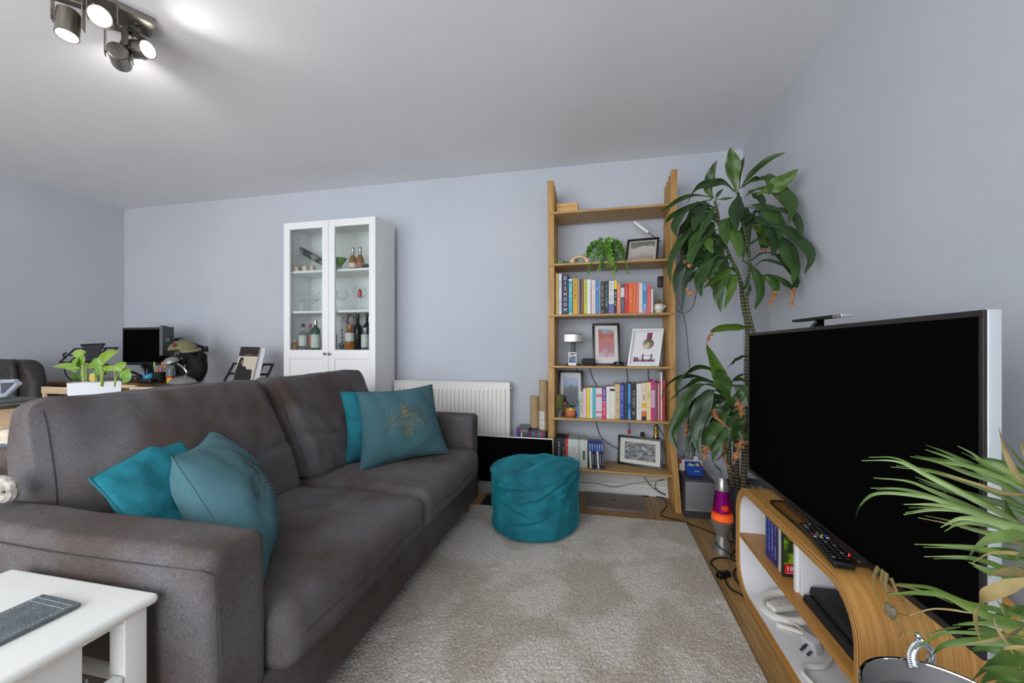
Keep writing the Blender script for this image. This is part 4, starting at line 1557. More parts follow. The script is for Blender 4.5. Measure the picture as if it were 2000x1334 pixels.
obj('band', B().lathe(q, [(.0272, .046), (.0282, .048), (.0282, .059), (.0265, .060)], 28), plain((222, 186, 20), .35), tj)
obj('insert', B().lathe(q, [(.0235, .058), (.0235, .068), (.0215, .069), (.021, .062)], 24), mat('tin', (180, 180, 176), .25, .9), tj)
b = B()
for i in range(16):
    a_ = i * 2.4
    b.leaf([q + V((.004 * cos(a_), .004 * sin(a_), .062)), q + V((.012 * cos(a_), .012 * sin(a_), .072)), q + V((.020 * cos(a_), .020 * sin(a_), .074 + .006 * sin(i)))], .003, seg=3, nc=2)
obj('succulent', b, mat('dark_succulent', (40, 48, 44), .7), tj)
q = V((AY(1103.5, 800, BYF + .09).x, BYF + .095, z))
tb = thing('clay_ornament', 'small orange clay ball ornament between cactus and terracotta pot', 'ornament', q)
obj('ball', B().ball(q + V((0, 0, .083)), .013, 16, 10), TER, tb)
obj('stand', B().lathe(q, [(.012, 0), (.004, .006), (.0035, .072)], 12), TER, tb)

# bottom shelf: bottles, gadget
GOLDF = mat('gold_foil', (176, 148, 66), .35, .8)
z = SZ[0] + .0008
for (px, zt, m_, cap, lab) in ((1254.5, .455, mat('foil_black', (20, 20, 22), .35), BLACK, 'dark bottle with black capped gold banded neck behind the woodland photo'), (1281, .505, GOLDF, GOLDF, 'champagne bottle with gold foil neck behind the woodland photo')):
    q = V((AY(px, 850, 2.904).x, 2.904, z))
    bt = thing('bottle', lab, 'bottle', q, 0, 'bottles behind the woodland photo')
    H_ = zt - z
    obj('glass', B().lathe(q, [(.026, 0), (.028, .004), (.028, H_ * .5), (.024, H_ * .62), (.014, H_ * .74), (.013, H_ * .8)], 24), mat('bottle_green', (18, 36, 22), .1), bt)
    obj('foil', B().lathe(q, [(.0185, H_ * .68), (.0135, H_ * .80), (.0125, H_ * .88)], 24, False, False), GOLDF, bt)
    obj('cap', B().lathe(q, [(.0132, H_ * .88), (.0135, H_ * .9), (.0125, H_ * .985), (.010, H_)], 20), cap, bt)
q = AY(1229, 843, 2.86)
rg = thing('cable_gadget', 'small red gadget hanging on a black cable above the bottom shelf', 'gadget', (q.x, 2.86, q.z - .02))
obj('body', B().ball((q.x, 2.86, q.z), .011, 12, 8, (1, .6, 1.5)), plain((196, 22, 30), .35), rg)
obj('collar', B().cyl((q.x, 2.86, q.z + .013), (q.x, 2.86, q.z + .021), .005, .004), BLACK, rg)


def cable(name, label, pts, r=.0025, m=CABLE, group=None, cat='cable'):
    return solo(name, B().tube(catmull([V(p) for p in pts], 8), r, 7), m, label, cat, group)


yw = YB - .012
cable('cable', 'black cable hanging behind the fourth and fifth shelves at left', [AY(1126, 718, yw - .01), AY(1127, 735, yw), AY(1128, 790, yw), AY(1131, 815, yw)])
cable('cable', 'black cable curving down behind the pale pink books', [AY(1151, 718, yw), AY(1158, 740, yw), AY(1166, 758, yw), AY(1163, 800, yw), AY(1166, 832, yw), AY(1176, 856, yw), AY(1206, 876, yw), AY(1228, 880, yw)])
cable('cable', 'black cable hanging behind the royal blue book', [AY(1223, 718, yw), AY(1226, 745, yw), AY(1226, 790, yw), AY(1229, 832, yw - .03), V((AY(1229, 843, 2.86).x, 2.86, AY(1229, 843, 2.86).z + .02))])
cable('cable', 'black cable with small switch hanging behind the yellow book', [AY(1266, 718, yw), AY(1266, 733, yw), AY(1268, 760, yw), AY(1276, 815, yw), AY(1288, 838, yw), AY(1300, 858, yw)])
cable('cable', 'black cable looping from behind the bookcase down to the floor plug', [AY(1258, 932, 2.85), AY(1272, 950, 2.86), AY(1290, 962, 2.88), AY(1300, 968, 2.9)])
cable('cable', 'black cable loop beside the right bookcase frame near the skirting', [AY(1298, 936, 2.9), AY(1283, 940, 2.9), AY(1280, 952, 2.9), AY(1288, 962, 2.9), AY(1300, 965, 2.91)])
cable('cable', 'thin grey cable sagging along the wall under the bottom shelf', [AY(1130, 942, YB - .05), AY(1165, 944, YB - .05), AY(1200, 951, YB - .05), AY(1240, 944, YB - .05), AY(1296, 938, YB - .05)], .0022, plain((140, 134, 128), .6))
cable('cable', 'thin black cable hanging down the wall right of the bookcase', [AY(1316, 570, yw), AY(1330, 600, yw), AY(1340, 640, yw), AY(1345, 700, yw), AY(1352, 750, yw), AY(1358, 820, yw), AY(1345, 890, yw)], .0016)
cable('cable', 'grey cable looping off the wall beside the bookcase at book height', [AY(1316, 580, yw), AY(1318, 600, yw), AY(1335, 612, yw), AY(1352, 600, yw), AY(1358, 580, yw), AY(1362, 555, yw)], .002, plain((90, 94, 100), .4))

# ================================================================ FLOOR BY THE BOOKCASE
lp = thing('laptop', 'closed grey laptop lying on the floor under the bookcase', 'laptop', (.12, 2.735, 0))
LG = mat('laptop_grey', (122, 112, 106), .4, .3)
obj('base', B().box(-.07, .300, 2.60, 2.86, .0005, .011, .003), LG, lp)
lid = obj('lid', B().box(-.07, .300, 2.60, 2.86, .0125, .0195, .003), LG, lp)
obj('logo', B().lathe((.112, 2.745, .0195), [(.012, 0), (.0124, .0003), (.0105, .0003)], 24, True, False), mat('logo_dark', (84, 78, 76), .2, .6), lid)
text('hp', .018, (.112, 2.745, .0203), (1, 0, 0), (0, 1, 0), MATS['logo_dark'], lid)
pts = [AZ(px, py, .004) for px, py in ((1253, 967), (1262, 969), (1275, 967), (1283, 970), (1297, 973), (1302, 985), (1296, 997), (1290, 1003), (1300, 1010), (1325, 1016), (1345, 1023), (1365, 1030), (1390, 1040), (1408, 1050))]
cd_ = cable('power_cable', 'black laptop power cable snaking along the floor to the lava lamp', pts, .003)
a = AZ(1268, 967, .0)
obj('ferrite', B().box(a.x - .018, a.x + .014, a.y - .006, a.y + .006, .0006, .0126, .003), BLACK, cd_)

# all-in-one computer standing on the floor
ax0, ax1, ay = AY(925, 860, 2.62).x, AY(1080.5, 856, 2.60).x, 2.60
im = thing('monitor', 'wide silver framed computer monitor standing on the floor behind the pouf', 'monitor', ((ax0 + ax1) / 2 - .02, ay + .03, 0))
AL = mat('aluminium', (178, 178, 178), .3, .7)
zt_ = AY(1080, 857, ay).z
x0_ = ax1 - .60
obj('body', B().box(x0_, ax1, ay, ay + .02, .055, zt_, .004), AL, im)
obj('screen', B().box(x0_ + .005, ax1 - .005, ay - .001, ay, .135, zt_ - .006), SCREEN, im)
obj('foot', B().box(x0_ + .12, x0_ + .34, ay - .07, ay + .10, 0, .012, .005), BLACK, im)
obj('neck', B().box(x0_ + .17, x0_ + .29, ay + .02, ay + .04, .01, .16, .005), AL, im)

# two boxes and two cardboard tubes beside the bookcase
def carton(label, px0, px1, y0_, zt, seed, face, side):
    a, c_ = AY(px0, 850, y0_).x, AY(px1, 850, y0_).x
    t = thing('toy_box', label, 'box', ((a + c_) / 2, y0_ + .07, 0), 0)
    obj('carton', B().box(a, c_, y0_, y0_ + .16, 0, zt, .0015, 1), plain(face, .4), t)
    obj('side_stripe', B().box(a - .0006, a + .016, y0_ - .0006, y0_ + .001, .02, zt - .001), plain(side, .4), t)
    obj('top_print', B().box(a + .002, c_ - .002, y0_ + .002, y0_ + .158, zt, zt + .0006), plain((104, 100, 102), .4), t)
    return t, a, c_


TUBY = 2.77
t, a, c_ = carton('purple and black game box standing left of the cardboard tubes', 1008.5, 1033, 2.74, .478, 1, (26, 24, 34), (118, 54, 156))
b = B()
marks(b, ((a + c_) / 2 + .008, 2.74, .462), (1, 0, 0), (0, 0, 1), .05, .008, 1)
b.prism([(a + .03, .405), (a + .045, .405), (a + .041, .45), (a + .034, .45)], 2.739, 2.7396, 'xz')
obj('lettering', b, INKW, t)
text('abc', .010, ((a + c_) / 2, 2.82, .4788), (1, 0, 0), (0, 1, 0), INKW, t) if False else None
t, a, c_ = carton('black game box with multicoloured letters under the cardboard tubes', 1033.6, 1066.5, 2.74, .462, 2, (24, 20, 26), (126, 40, 120))
cols = [(70, 170, 214), (206, 60, 60), (70, 90, 190), (110, 190, 90), (196, 60, 150), (190, 40, 120)]
for i in range(6):
    b = B()
    xq = a + .022 + i * (c_ - a - .03) / 6
    b.box(xq, xq + .005, 2.7392, 2.74, .425, .455).box(xq, xq + .012, 2.7392, 2.74, .45, .455).box(xq + .009, xq + .013, 2.7392, 2.74, .432, .455)
    obj('letter', b, plain(cols[i]), t)
obj('yellow_patch', B().box(a, a + .015, 2.739, 2.7396, .385, .412), plain((206, 170, 40)), t)
KR = mat('kraft', (164, 138, 104), .8, c2=(176, 150, 116), scale=30, stretch=(1, 1, .3))
for px0, px1, zt, zb, lab in ((1034, 1051, .70, .4628, 'shorter open brown cardboard tube standing on the game boxes'), (1051.5, 1069, .815, .4628, 'taller brown cardboard tube with a white address label')):
    a, c_ = AY(px0, 800, TUBY).x, AY(px1, 800, TUBY).x
    zt = AY(1042, 775, TUBY).z if zt < .75 else AY(1060, 744, TUBY).z
    q = V(((a + c_) / 2, TUBY + .035, zb + .0005))
    if px0 < 1040: q = V((max(q.x, AY(1036, 800, TUBY).x + .022), q.y, .4790))
    t = thing('cardboard_tube', lab, 'tube', q, 0, 'cardboard tubes beside the bookcase')
    r_ = (c_ - a) / 2
    hh = zt - q.z
    obj('tube', B().lathe(q, [(r_, 0), (r_, hh), (r_ - .003, hh), (r_ - .003, hh - .06), (.001, hh - .06)], 28), KR, t)
    if px0 > 1040:
        rows = []
        for zz_ in (q.z + .01, q.z + .135):
            rows.append([(q.x + (r_ + .0006) * cos(R(aa)), q.y + (r_ + .0006) * sin(R(aa)), zz_) for aa in range(185, 290, 8)])
        b = B(); b.grid(rows)
        obj('label_sticker', b, plain((222, 214, 206)), t)
        b = B()
        for aa in (225, 245, 262):
            for k in range(12):
                if random.random() < .6:
                    zz_ = q.z + .02 + k * .009
                    b.grid([[(q.x + (r_ + .0011) * cos(R(u_)), q.y + (r_ + .0011) * sin(R(u_)), v_) for u_ in (aa, aa + 5)] for v_ in (zz_, zz_ + .006)])
        obj('lettering', b, INKB, t)
    else:
        obj('inner_shadow_liner', B().lathe(q, [(r_ - .0032, hh - .0595), (r_ - .0031, hh - .001)], 24, False, False), plain((60, 46, 34), .9), t) if False else None

# subwoofer with a blue box and a white socket strip
sw = thing('subwoofer', 'dark subwoofer with a silver grey grille standing right of the bookcase', 'speaker', (.615, 2.74, 0))
obj('cabinet', B().box(.53, .70, 2.604, 2.89, .0, .238, .006), mat('sub_dark', (54, 54, 60), .5), sw)
obj('grille', B().box(.533, .697, 2.592, 2.604, .048, .226, .005), mat('sub_grille', (118, 117, 120), .6, .4, c2=(132, 131, 133), scale=300), sw)
obj('trim_bar', B().box(.533, .697, 2.59, 2.594, .048, .058, .001), AL, sw)
b = B(); marks(b, (.615, 2.59, .053), (1, 0, 0), (0, 0, 1), .03, .004, 1); obj('lettering', b, INKB, sw)
q0, q1 = AY(1341.5, 938, 2.68), AY(1372, 912, 2.68)
bb = thing('blue_box', 'small open blue carton full of colourful bits on the subwoofer', 'box', ((q0.x + q1.x) / 2, 2.71, .239))
zt_ = .239 + .06
BM = plain((22, 62, 150), .45)
b = B().box(q0.x, q1.x, 2.672, 2.675, .239, zt_).box(q0.x, q1.x, 2.742, 2.745, .239, zt_ + .012).box(q0.x, q0.x + .002, 2.675, 2.742, .239, zt_).box(q1.x - .002, q1.x, 2.675, 2.742, .239, zt_).box(q0.x, q1.x, 2.672, 2.745, .239, .241)
obj('carton', b, BM, bb)
b = B(); marks(b, ((q0.x + q1.x) / 2 + .01, 2.672, .27), (1, 0, 0), (0, 0, 1), .03, .007, 1); obj('lettering', b, INKW, bb)
random.seed(3)
for i in range(7):
    c0 = random.choice(((206, 120, 60), (60, 150, 170), (196, 170, 90), (180, 60, 60), (210, 200, 180)))
    x_ = q0.x + .012 + (q1.x - q0.x - .024) * i / 6
    solo('sachet', B().box(x_ - .008, x_ + .008, 2.69 + .006 * (i % 3), 2.70 + .006 * (i % 3), .25, zt_ + .006 + .005 * (i % 2), .003, 2), plain(c0, .4),
         ['orange brown', 'second from left', 'third from left', 'middle', 'fifth from left', 'sixth from left', 'rightmost'][i] + ' small packet standing in the blue carton', 'packet', 'packets in the blue carton')
ss = thing('socket_strip', 'white socket strip with a red end behind the blue carton', 'socket strip', (.60, 2.80, .239))
obj('body', B().box(.53, .672, 2.765, 2.80, .2395, .312, .005), plain((220, 214, 204), .4), ss)
obj('red_end', B().box(.529, .545, 2.763, 2.766, .29, .313, .001), plain((196, 40, 40), .4), ss)
obj('plug', B().box(.62, .648, 2.768, 2.79, .312, .338, .004), plain((216, 212, 204), .4), ss)
obj('plug_cable', B().tube(catmull([(.634, 2.78, .337), (.62, 2.80, .36), (.58, 2.83, .35), (.57, 2.86, .30), (.57, 2.91, .26)], 5), .002, 6), CABLE, ss)

# lava lamp
q = V((.632, 2.215, 0))
lv = thing('lava_lamp', 'silver based lava lamp with purple liquid and orange wax', 'lamp', q)
SIL = mat('satin_silver', (168, 166, 162), .32, .75)
obj('base', B().lathe(q, [(.050, 0), (.050, .004), (.028, .078), (.0275, .086), (.052, .150), (.0535, .158), (.050, .160)], 40), SIL, lv)
wx = mat('wax_orange', (238, 112, 36), .4, emit=.35)
PURP = mat('lamp_liquid', (150, 30, 128), .3, emit=.16)
lq = B().lathe(q, [(.0, .161), (.046, .161), (.0525, .166), (.052, .176), (.032, .316)], 40, False, True)
m_ = thin_glass('lava_glass', (.93, .80, .93), .7)
obj('globe', lq, m_, lv)
lin_ = B().lathe(q, [(.0, .1625), (.050, .1645), (.0508, .176), (.0485, .19), (.03, .200), (.0, .202)], 32, False, False)
obj('wax_pool', lin_, wx, lv)
obj('wax_blob', B().ball(q + V((.004, -.020, .228)), .021, 18, 12, (1, 1, .9)), wx, lv)
obj('liquid', B().lathe(q, [(.0, .2025), (.0475, .203), (.0305, .3), (.029, .314), (0, .314)], 32, False, False), thin_glass('purple_liquid', (.80, .44, .76), .1), lv)
obj('backing_glow', B().lathe(q, [(.0, .204), (.036, .206), (.024, .306), (.0, .31)], 24), PURP, lv)
obj('cap', B().lathe(q, [(.0335, .314), (.034, .318), (.0205, .378), (.018, .381), (0, .381)], 36), SIL, lv)

# tangle of cables and inline switch at the foot of the television unit
def fl_(px, py, z_=.004): return AZ(px, py, z_)
cable('cable', 'black cable looping over the foot of the lava lamp', [fl_(1440, 1065), fl_(1430, 1058), AZ(1410, 1052, .05), AZ(1398, 1060, .05), AZ(1410, 1073, .03), fl_(1440, 1090)], .0032)
sc_ = cable('switch_cable', 'black cable with an inline rocker switch on the oak floor', [fl_(1450, 1098), fl_(1420, 1090), fl_(1400, 1090), fl_(1388, 1097), fl_(1395, 1108), fl_(1410, 1120), fl_(1416, 1132), fl_(1425, 1148), fl_(1452, 1164)], .0035)
a = fl_(1413, 1128, .0)
b = B()
b.T = M.Translation((a.x, a.y, .001)) @ M.Rotation(R(28), 4, 'Z')
b.box(-.034, .034, -.014, .014, 0, .026, .008, 3)
sb = obj('switch_body', b, BLACK, sc_)
b = B(); b.T = M.Translation((a.x, a.y, .027)) @ M.Rotation(R(28), 4, 'Z')
b.box(-.010, .010, -.006, .006, 0, .003, .001)
obj('rocker', b, plain((46, 46, 48), .4), sb)
cable('cable', 'black cable coiled against the oak unit by the floor', [fl_(1446, 1105), fl_(1434, 1115), fl_(1436, 1130), fl_(1446, 1142)], .0035)
cable('cable', 'black cable end curling behind the lava lamp base', [fl_(1442, 1070), fl_(1430, 1082), fl_(1428, 1092), fl_(1440, 1098), fl_(1450, 1100)], .003)

# ================================================================ TELEVISION UNIT
UX0, UX1, UY0, UY1, UZ = .60, .945, 1.06, 1.905, .468
un = thing('television_unit', 'curved oak veneer television unit with white interior and one shelf', 'tv unit', (.77, 1.48, 0))


def rrect(y0, y1, z0, z1, r, n=10):
    out = []
    for cy, cz, a0 in ((y1 - r, z1 - r, 0), (y0 + r, z1 - r, 90), (y0 + r, z0 + r, 180), (y1 - r, z0 + r, 270)):
        for i in range(n + 1):
            a = R(a0 + 90 * i / n)
            out.append((cy + r * cos(a), cz + r * sin(a)))
    return out


o_ = rrect(UY0, UY1, .002, UZ, .135)
def off(d, r): return rrect(UY0 + d, UY1 - d, .002 + d, UZ - d, r)
obj('shell', B().ring(o_, off(.03, .105), UX0, UX1, 'yz'), PLY, un)
# exposed edge of the bent plywood: paler and darker plies
ed = B().ring(off(.0, .135), off(.03, .105), UX0 - .0012, UX0 - .0002, 'yz')
obj('front_edge', ed, PLYT, un)
PL1, PL2 = plain((120, 80, 40), .5), plain((206, 170, 118), .5)
for i, d in enumerate((.004, .009, .014)):
    obj('ply_line', B().ring(off(d, .135 - d), off(d + .0016, .133 - d), UX0 - .0018, UX0 - .001, 'yz'), PL2 if i % 2 == 0 else PL1, un)
WI = mat('unit_white', (226, 227, 230), .45)
obj('lining', B().ring(off(.0302, .1048), off(.033, .102), UX0 + .006, UX1 - .012, 'yz'), WI, un)
obj('back_panel', B().box(UX1 - .012, UX1 - .004, UY0 + .03, UY1 - .03, .032, UZ - .03), WI, un)
obj('shelf', B().box(UX0 + .004, UX1 - .013, UY0 + .034, UY1 - .034, .232, .250, .001), PLYT, un)
USZ = .2505
# disc cases standing on the shelf, spines to the room
gy = [1.70, 1.678, 1.655, 1.633, 1.607, 1.590]
gl = [('blue edged game case with a teal picture, farthest in the unit', (36, 52, 120), (110, 130, 130)), ('blue edged game case with violet artwork', (40, 56, 140), (96, 80, 160)), ('narrow indigo game case with yellow print', (54, 50, 130), (170, 170, 60)), ('dark violet game case with pale print', (46, 40, 90), (150, 150, 190)), ('white spined game case left of the lime green one', (206, 208, 206), (150, 150, 150))]
yy0 = 1.690
for i, (lab, c1, c2_) in enumerate(gl):
    y1 = yy0 - .0165
    t = thing('game_case', lab, 'case', (.70, (yy0 + y1) / 2, USZ), 0, 'game cases in the television unit')
    obj('sleeve', B().box(.635, .765, y1 + .0005, yy0, USZ + .0003, USZ + .172, .0015, 1), plain(c1, .3), t)
    obj('artwork', B().box(.640, .762, y1 - .0002, y1 + .0006, USZ + .004, USZ + .155), mat('art_%d' % i, c1, .4, c2=c2_, scale=30 + 8 * i, contrast=(.45, .55)), t)
    b = B(); marks(b, (.6349, (yy0 + y1) / 2, USZ + .085), (0, 0, -1), (0, -1, 0), .12, .009, .8)
    obj('lettering', b, plain((220, 220, 230) if i < 4 else (90, 90, 90)), t)
    yy0 = y1 - .0105
t = thing('game_case', 'lime green and black game case with a red eighteen badge facing out', 'case', (.70, yy0 - .01, USZ), 0, 'game cases in the television unit')
yg = yy0 - .003
obj('sleeve', B().box(.632, .764, yg - .015, yg, USZ + .0003, USZ + .172, .0015, 1), plain((34, 38, 36), .3), t)
obj('artwork', B().box(.636, .760, yg - .0158, yg - .015, USZ + .045, USZ + .165), mat('art_lime', (140, 170, 40), .4, c2=(40, 60, 24), scale=34, contrast=(.45, .6)), t)
bd = obj('age_badge', B().box(.638, .668, yg - .0166, yg - .0158, USZ + .012, USZ + .044, .0), plain((200, 34, 40), .4), t)
text('18', .022, (.653, yg - .0172, USZ + .030), (1, 0, 0), (0, 0, 1), INKW, bd)
b = B(); marks(b, (.653, yg - .0167, USZ + .016), (1, 0, 0), (0, 0, 1), .02, .003, 1); obj('lettering', b, INKW, bd)
yb_ = 1.462
wf_ = thing('white_binder', 'thick plain white box file standing beside the lime green case', 'box', (.74, yb_ - .03, USZ))
obj('cover', B().box(.632, .93, yb_ - .018, yb_, USZ + .0003, USZ + .176, .002), plain((224, 224, 226), .5), wf_)
obj('second_cover', B().box(.640, .93, yb_ - .036, yb_ - .0195, USZ + .0003, USZ + .170, .002), plain((214, 214, 216), .5), wf_)
gc = thing('games_console', 'matt black slim two-layer games console lying on the unit shelf', 'games console', (.75, 1.24, USZ))
for k, (z0_, z1_, xo) in enumerate(((.002, .021, 0), (.026, .047, .012))):
    sh = lambda p, zz=USZ: V((p.x + (p.z - zz) * .25, p.y, p.z))
    obj('layer', B().box(.632 + xo, .90, 1.13, 1.405, USZ + z0_, USZ + z1_, .002, 1, fn=sh), mat('console_black', (24, 24, 25), .6), gc)
obj('gap', B().box(.65, .89, 1.14, 1.395, USZ + .02, USZ + .0265), plain((8, 8, 8), .2), gc)

# white controller wheel, charger plug and white cable on the bottom of the unit
WP = mat('gadget_white', (222, 220, 214), .3)
wz = .036
wh = thing('controller_wheel', 'white plastic steering wheel controller lying in the bottom of the unit', 'game controller', (.72, 1.69, wz))
wc, wr = V((.715, 1.70, wz + .018)), .082
ring_ = [wc + V((wr * cos(a), wr * sin(a) * 1.05, .035 * sin(a) * 0 + .02 * cos(a))) for a in np.linspace(0, 2 * pi, 41)]
obj('rim', B().tube(ring_, .0155, 10, caps=False), WP, wh)
hb = B(); hb.T = M.Translation(wc + V((0, 0, -.002))) @ M.Rotation(R(20), 4, 'Z')
hb.box(-.075, .075, -.022, .022, -.006, .016, .006, 3)
obj('hub', hb, WP, wh)
hb = B(); hb.T = M.Translation(wc + V((0, 0, .014))) @ M.Rotation(R(20), 4, 'Z')
for q in (-.04, -.02, 0, .02):
    hb.box(q, q + .008, -.008, .008, 0, .0025, .001)
obj('buttons', hb, plain((190, 190, 190), .3), wh)
pg_ = thing('mains_plug', 'grey white three-pin mains plug lying on the unit floor', 'plug', (.70, 1.50, wz))
pb = B(); pb.T = M.Translation((.70, 1.495, wz + .022)) @ M.Rotation(R(30), 4, 'Z') @ M.Rotation(R(70), 4, 'Y')
pb.box(-.024, .024, -.024, .024, -.018, .018, .007, 3)
obj('body', pb, plain((196, 196, 198), .35), pg_)
for dx, dy in ((-.010, 0), (.008, -.011), (.008, .011)):
    pb = B(); pb.T = M.Translation((.70, 1.495, wz + .022)) @ M.Rotation(R(30), 4, 'Z') @ M.Rotation(R(70), 4, 'Y')
    pb.box(dx - .002, dx + .002, dy - .0035, dy + .0035, -.040, -.017)
    obj('pin', pb, mat('plug_pin', (90, 88, 84), .35, .6), pg_)
cable('white_cable', 'thick off-white cable curling across the bottom of the unit', [(.64, 1.60, wz + .005), (.70, 1.56, wz + .012), (.76, 1.50, wz + .01), (.70, 1.42, wz + .008), (.64, 1.40, wz + .009), (.62, 1.36, wz + .01), (.66, 1.28, wz + .008), (.75, 1.22, wz + .008)], .0075, WP)
cable('white_cable', 'thin cream cable beside the mains plug in the unit', [(.66, 1.63, wz + .006), (.69, 1.60, wz + .02), (.74, 1.53, wz + .006), (.80, 1.48, wz + .006), (.78, 1.40, wz + .006)], .004, plain((206, 200, 188), .4))

# television on its stand
TVX, TY0, TY1, TZ0, TZ1 = .680, .868, 1.990, .484, 1.114
tv = thing('television', 'large flat screen television with a black screen on the oak unit', 'television', (.70, 1.43, UZ))
obj('body', B().box(TVX + .002, TVX + .022, TY0 + .004, TY1 - .004, TZ0 + .004, TZ1 - .003, .003), BLACK, tv)
obj('rear_housing', B().box(TVX + .022, TVX + .052, TY0 + .16, TY1 - .16, TZ0 + .03, TZ1 - .16, .01), BLACK, tv)
BZ = mat('tv_bezel', (52, 48, 46), .35, .5)
BZL = mat('tv_bezel_side', (222, 226, 228), .16, .75)
b = B()
b.box(TVX - .003, TVX + .003, TY0, TY1, TZ1 - .012, TZ1, .001).box(TVX - .003, TVX + .003, TY0, TY1, TZ0, TZ0 + .016, .001)
b.box(TVX - .003, TVX + .003, TY0, TY0 + .009, TZ0 + .016, TZ1 - .012, .001).box(TVX - .003, TVX + .003, TY1 - .009, TY1, TZ0 + .016, TZ1 - .012, .001)
obj('bezel', b, BZ, tv)
obj('screen', B().box(TVX - .0012, TVX + .002, TY0 + .008, TY1 - .008, TZ0 + .015, TZ1 - .011), SCREEN, tv)
obj('edge_trim', B().box(TVX + .0035, TVX + .0245, TY0 - .0005, TY0 + .004, TZ0, TZ1, .0015), BZL, tv)
obj('edge_trim', B().box(TVX + .0035, TVX + .0245, TY1 - .004, TY1 + .0005, TZ0, TZ1, .0015), BZL, tv)
obj('top_trim', B().box(TVX + .0035, TVX + .0245, TY0, TY1, TZ1 - .003, TZ1 + .0005, .001), BZL, tv)
obj('neck', B().box(TVX + .006, TVX + .03, 1.33, 1.53, UZ + .008, TZ0 + .06, .004), CHROME, tv)
sr = rrect(1.205, 1.655, .628, .815, .03, 5)
b = B()
b.prism([(z_, y_) for y_, z_ in [(p[0], p[1]) for p in sr]], UZ + .0008, UZ + .0065, 'xy')
obj('base_plate', b, thin_glass('stand_glass', (.90, .88, .86), .25), tv)
b = B()
ri = rrect(1.209, 1.651, .632, .811, .027, 5)
b.ring([(z_, y_) for y_, z_ in sr], [(z_, y_) for y_, z_ in ri], UZ + .0006, UZ + .0075, 'xy')
obj('base_trim', b, mat('dark_chrome', (120, 110, 100), .15, .9), tv)
obj('sensor_bar', B().box(TVX - .012, TVX - .003, 1.20, 1.62, TZ0 - .004, TZ0 + .004, .001), mat('dark_chrome', (120, 110, 100), .15, .9), tv)
obj('power_light', B().cyl((TVX - .0125, 1.235, TZ0 + .0), (TVX - .0118, 1.235, TZ0 + .0), .004), mat('red_led', (255, 30, 40), .4, emit=2.5), tv)
# thin bar above the television
wb_ = thing('bar_light', 'slim black and silver bar on a clear bracket above the television', 'lamp', (.75, 1.62, TZ1 + .001))
p0, p1 = AX(1556, 627, .735), AX(1655, 615.5, .735)
d = (p1 - p0)
L_ = d.length
T_ = M.Translation(p0) @ d.to_track_quat('X', 'Z').to_matrix().to_4x4()
b = B(); b.T = T_; b.box(0, L_ * .85, -.016, .016, -.0045, .0045, .001); obj('bar', b, MATTE, wb_)
b = B(); b.T = T_; b.box(L_ * .852, L_, -.016, .016, -.0045, .0045, .001); obj('end_cap', b, CHROME, wb_)
m_ = p0.lerp(p1, .5)
obj('bracket', B().quad((m_.x - .01, m_.y - .05, TZ1 + .001), (m_.x - .01, m_.y + .05, TZ1 + .001), (m_.x, m_.y + .02, m_.z - .004), (m_.x, m_.y - .03, m_.z - .004)).quad((m_.x - .012, m_.y - .05, TZ1 + .001), (m_.x - .002, m_.y - .03, m_.z - .004), (m_.x - .002, m_.y + .02, m_.z - .004), (m_.x - .012, m_.y + .05, TZ1 + .001)), thin_glass('clear_plastic', (.9, .9, .92), 1), wb_)
# remote control
rc = thing('remote_control', 'long black remote control with coloured keys on the stand base', 'remote control', (.66, 1.33, UZ + .008))
ca, cb = AZ(1577, 1024, UZ + .02), AZ(1650, 1104, UZ + .02)
d = cb - ca; L_ = d.length
T_ = M.Translation(V((ca.x, ca.y, UZ + .0082))) @ M.Rotation(math.atan2(d.y, d.x), 4, 'Z')
b = B(); b.T = T_; b.box(0, L_, -.024, .024, 0, .018, .005, 3)
obj('body', b, mat('remote_black', (20, 20, 21), .35), rc)
random.seed(8)
for i in range(15):
    for j in range(3 if i not in (5,) else 4):
        u_ = L_ * (.06 + i * .06)
        v_ = (-.015 + j * .015) if i != 5 else (-.0165 + j * .011)
        if i == 5: cc = ((206, 30, 40), (60, 160, 70), (220, 180, 40), (40, 80, 190))[j]
        elif i == 6: cc = (206, 206, 206)
        else: cc = (54, 54, 56) if random.random() < .7 else (120, 120, 122)
        b = B(); b.T = T_
        b.box(u_ - .003, u_ + .003, v_ - .0042, v_ + .0042, .0178, .0198, .001, 1)
        obj('button', b, plain(cc, .4), rc)

# ================================================================ CEILING SPOTLIGHTS
NIC = mat('brushed_nickel', (150, 145, 136), .33, .9)
cl = thing('ceiling_spotlight', 'brushed nickel ceiling fitting with four adjustable spotlights', 'ceiling light', (-1.9, 1.2, 2.4))
LENS = mat('lit_lens', (255, 248, 236), .3, emit=9)
pcn, ang = V((-1.905, 1.145, 0)), R(62)
T_ = M.Translation((-1.90, 1.145, 2.372)) @ M.Rotation(ang, 4, 'Z')
b = B(); b.T = T_
b.box(-.20, .17, -.055, .055, .0, .0275, .002)
obj('ceiling_plate', b, NIC, cl)
b = B(); b.T = T_
for q in (-.14, .0, .12):
    b.lathe((q, .0, -.003), [(.0, 0), (.006, .0), (.006, .003)], 12, False, False)
obj('screw', b, CHROME, cl)


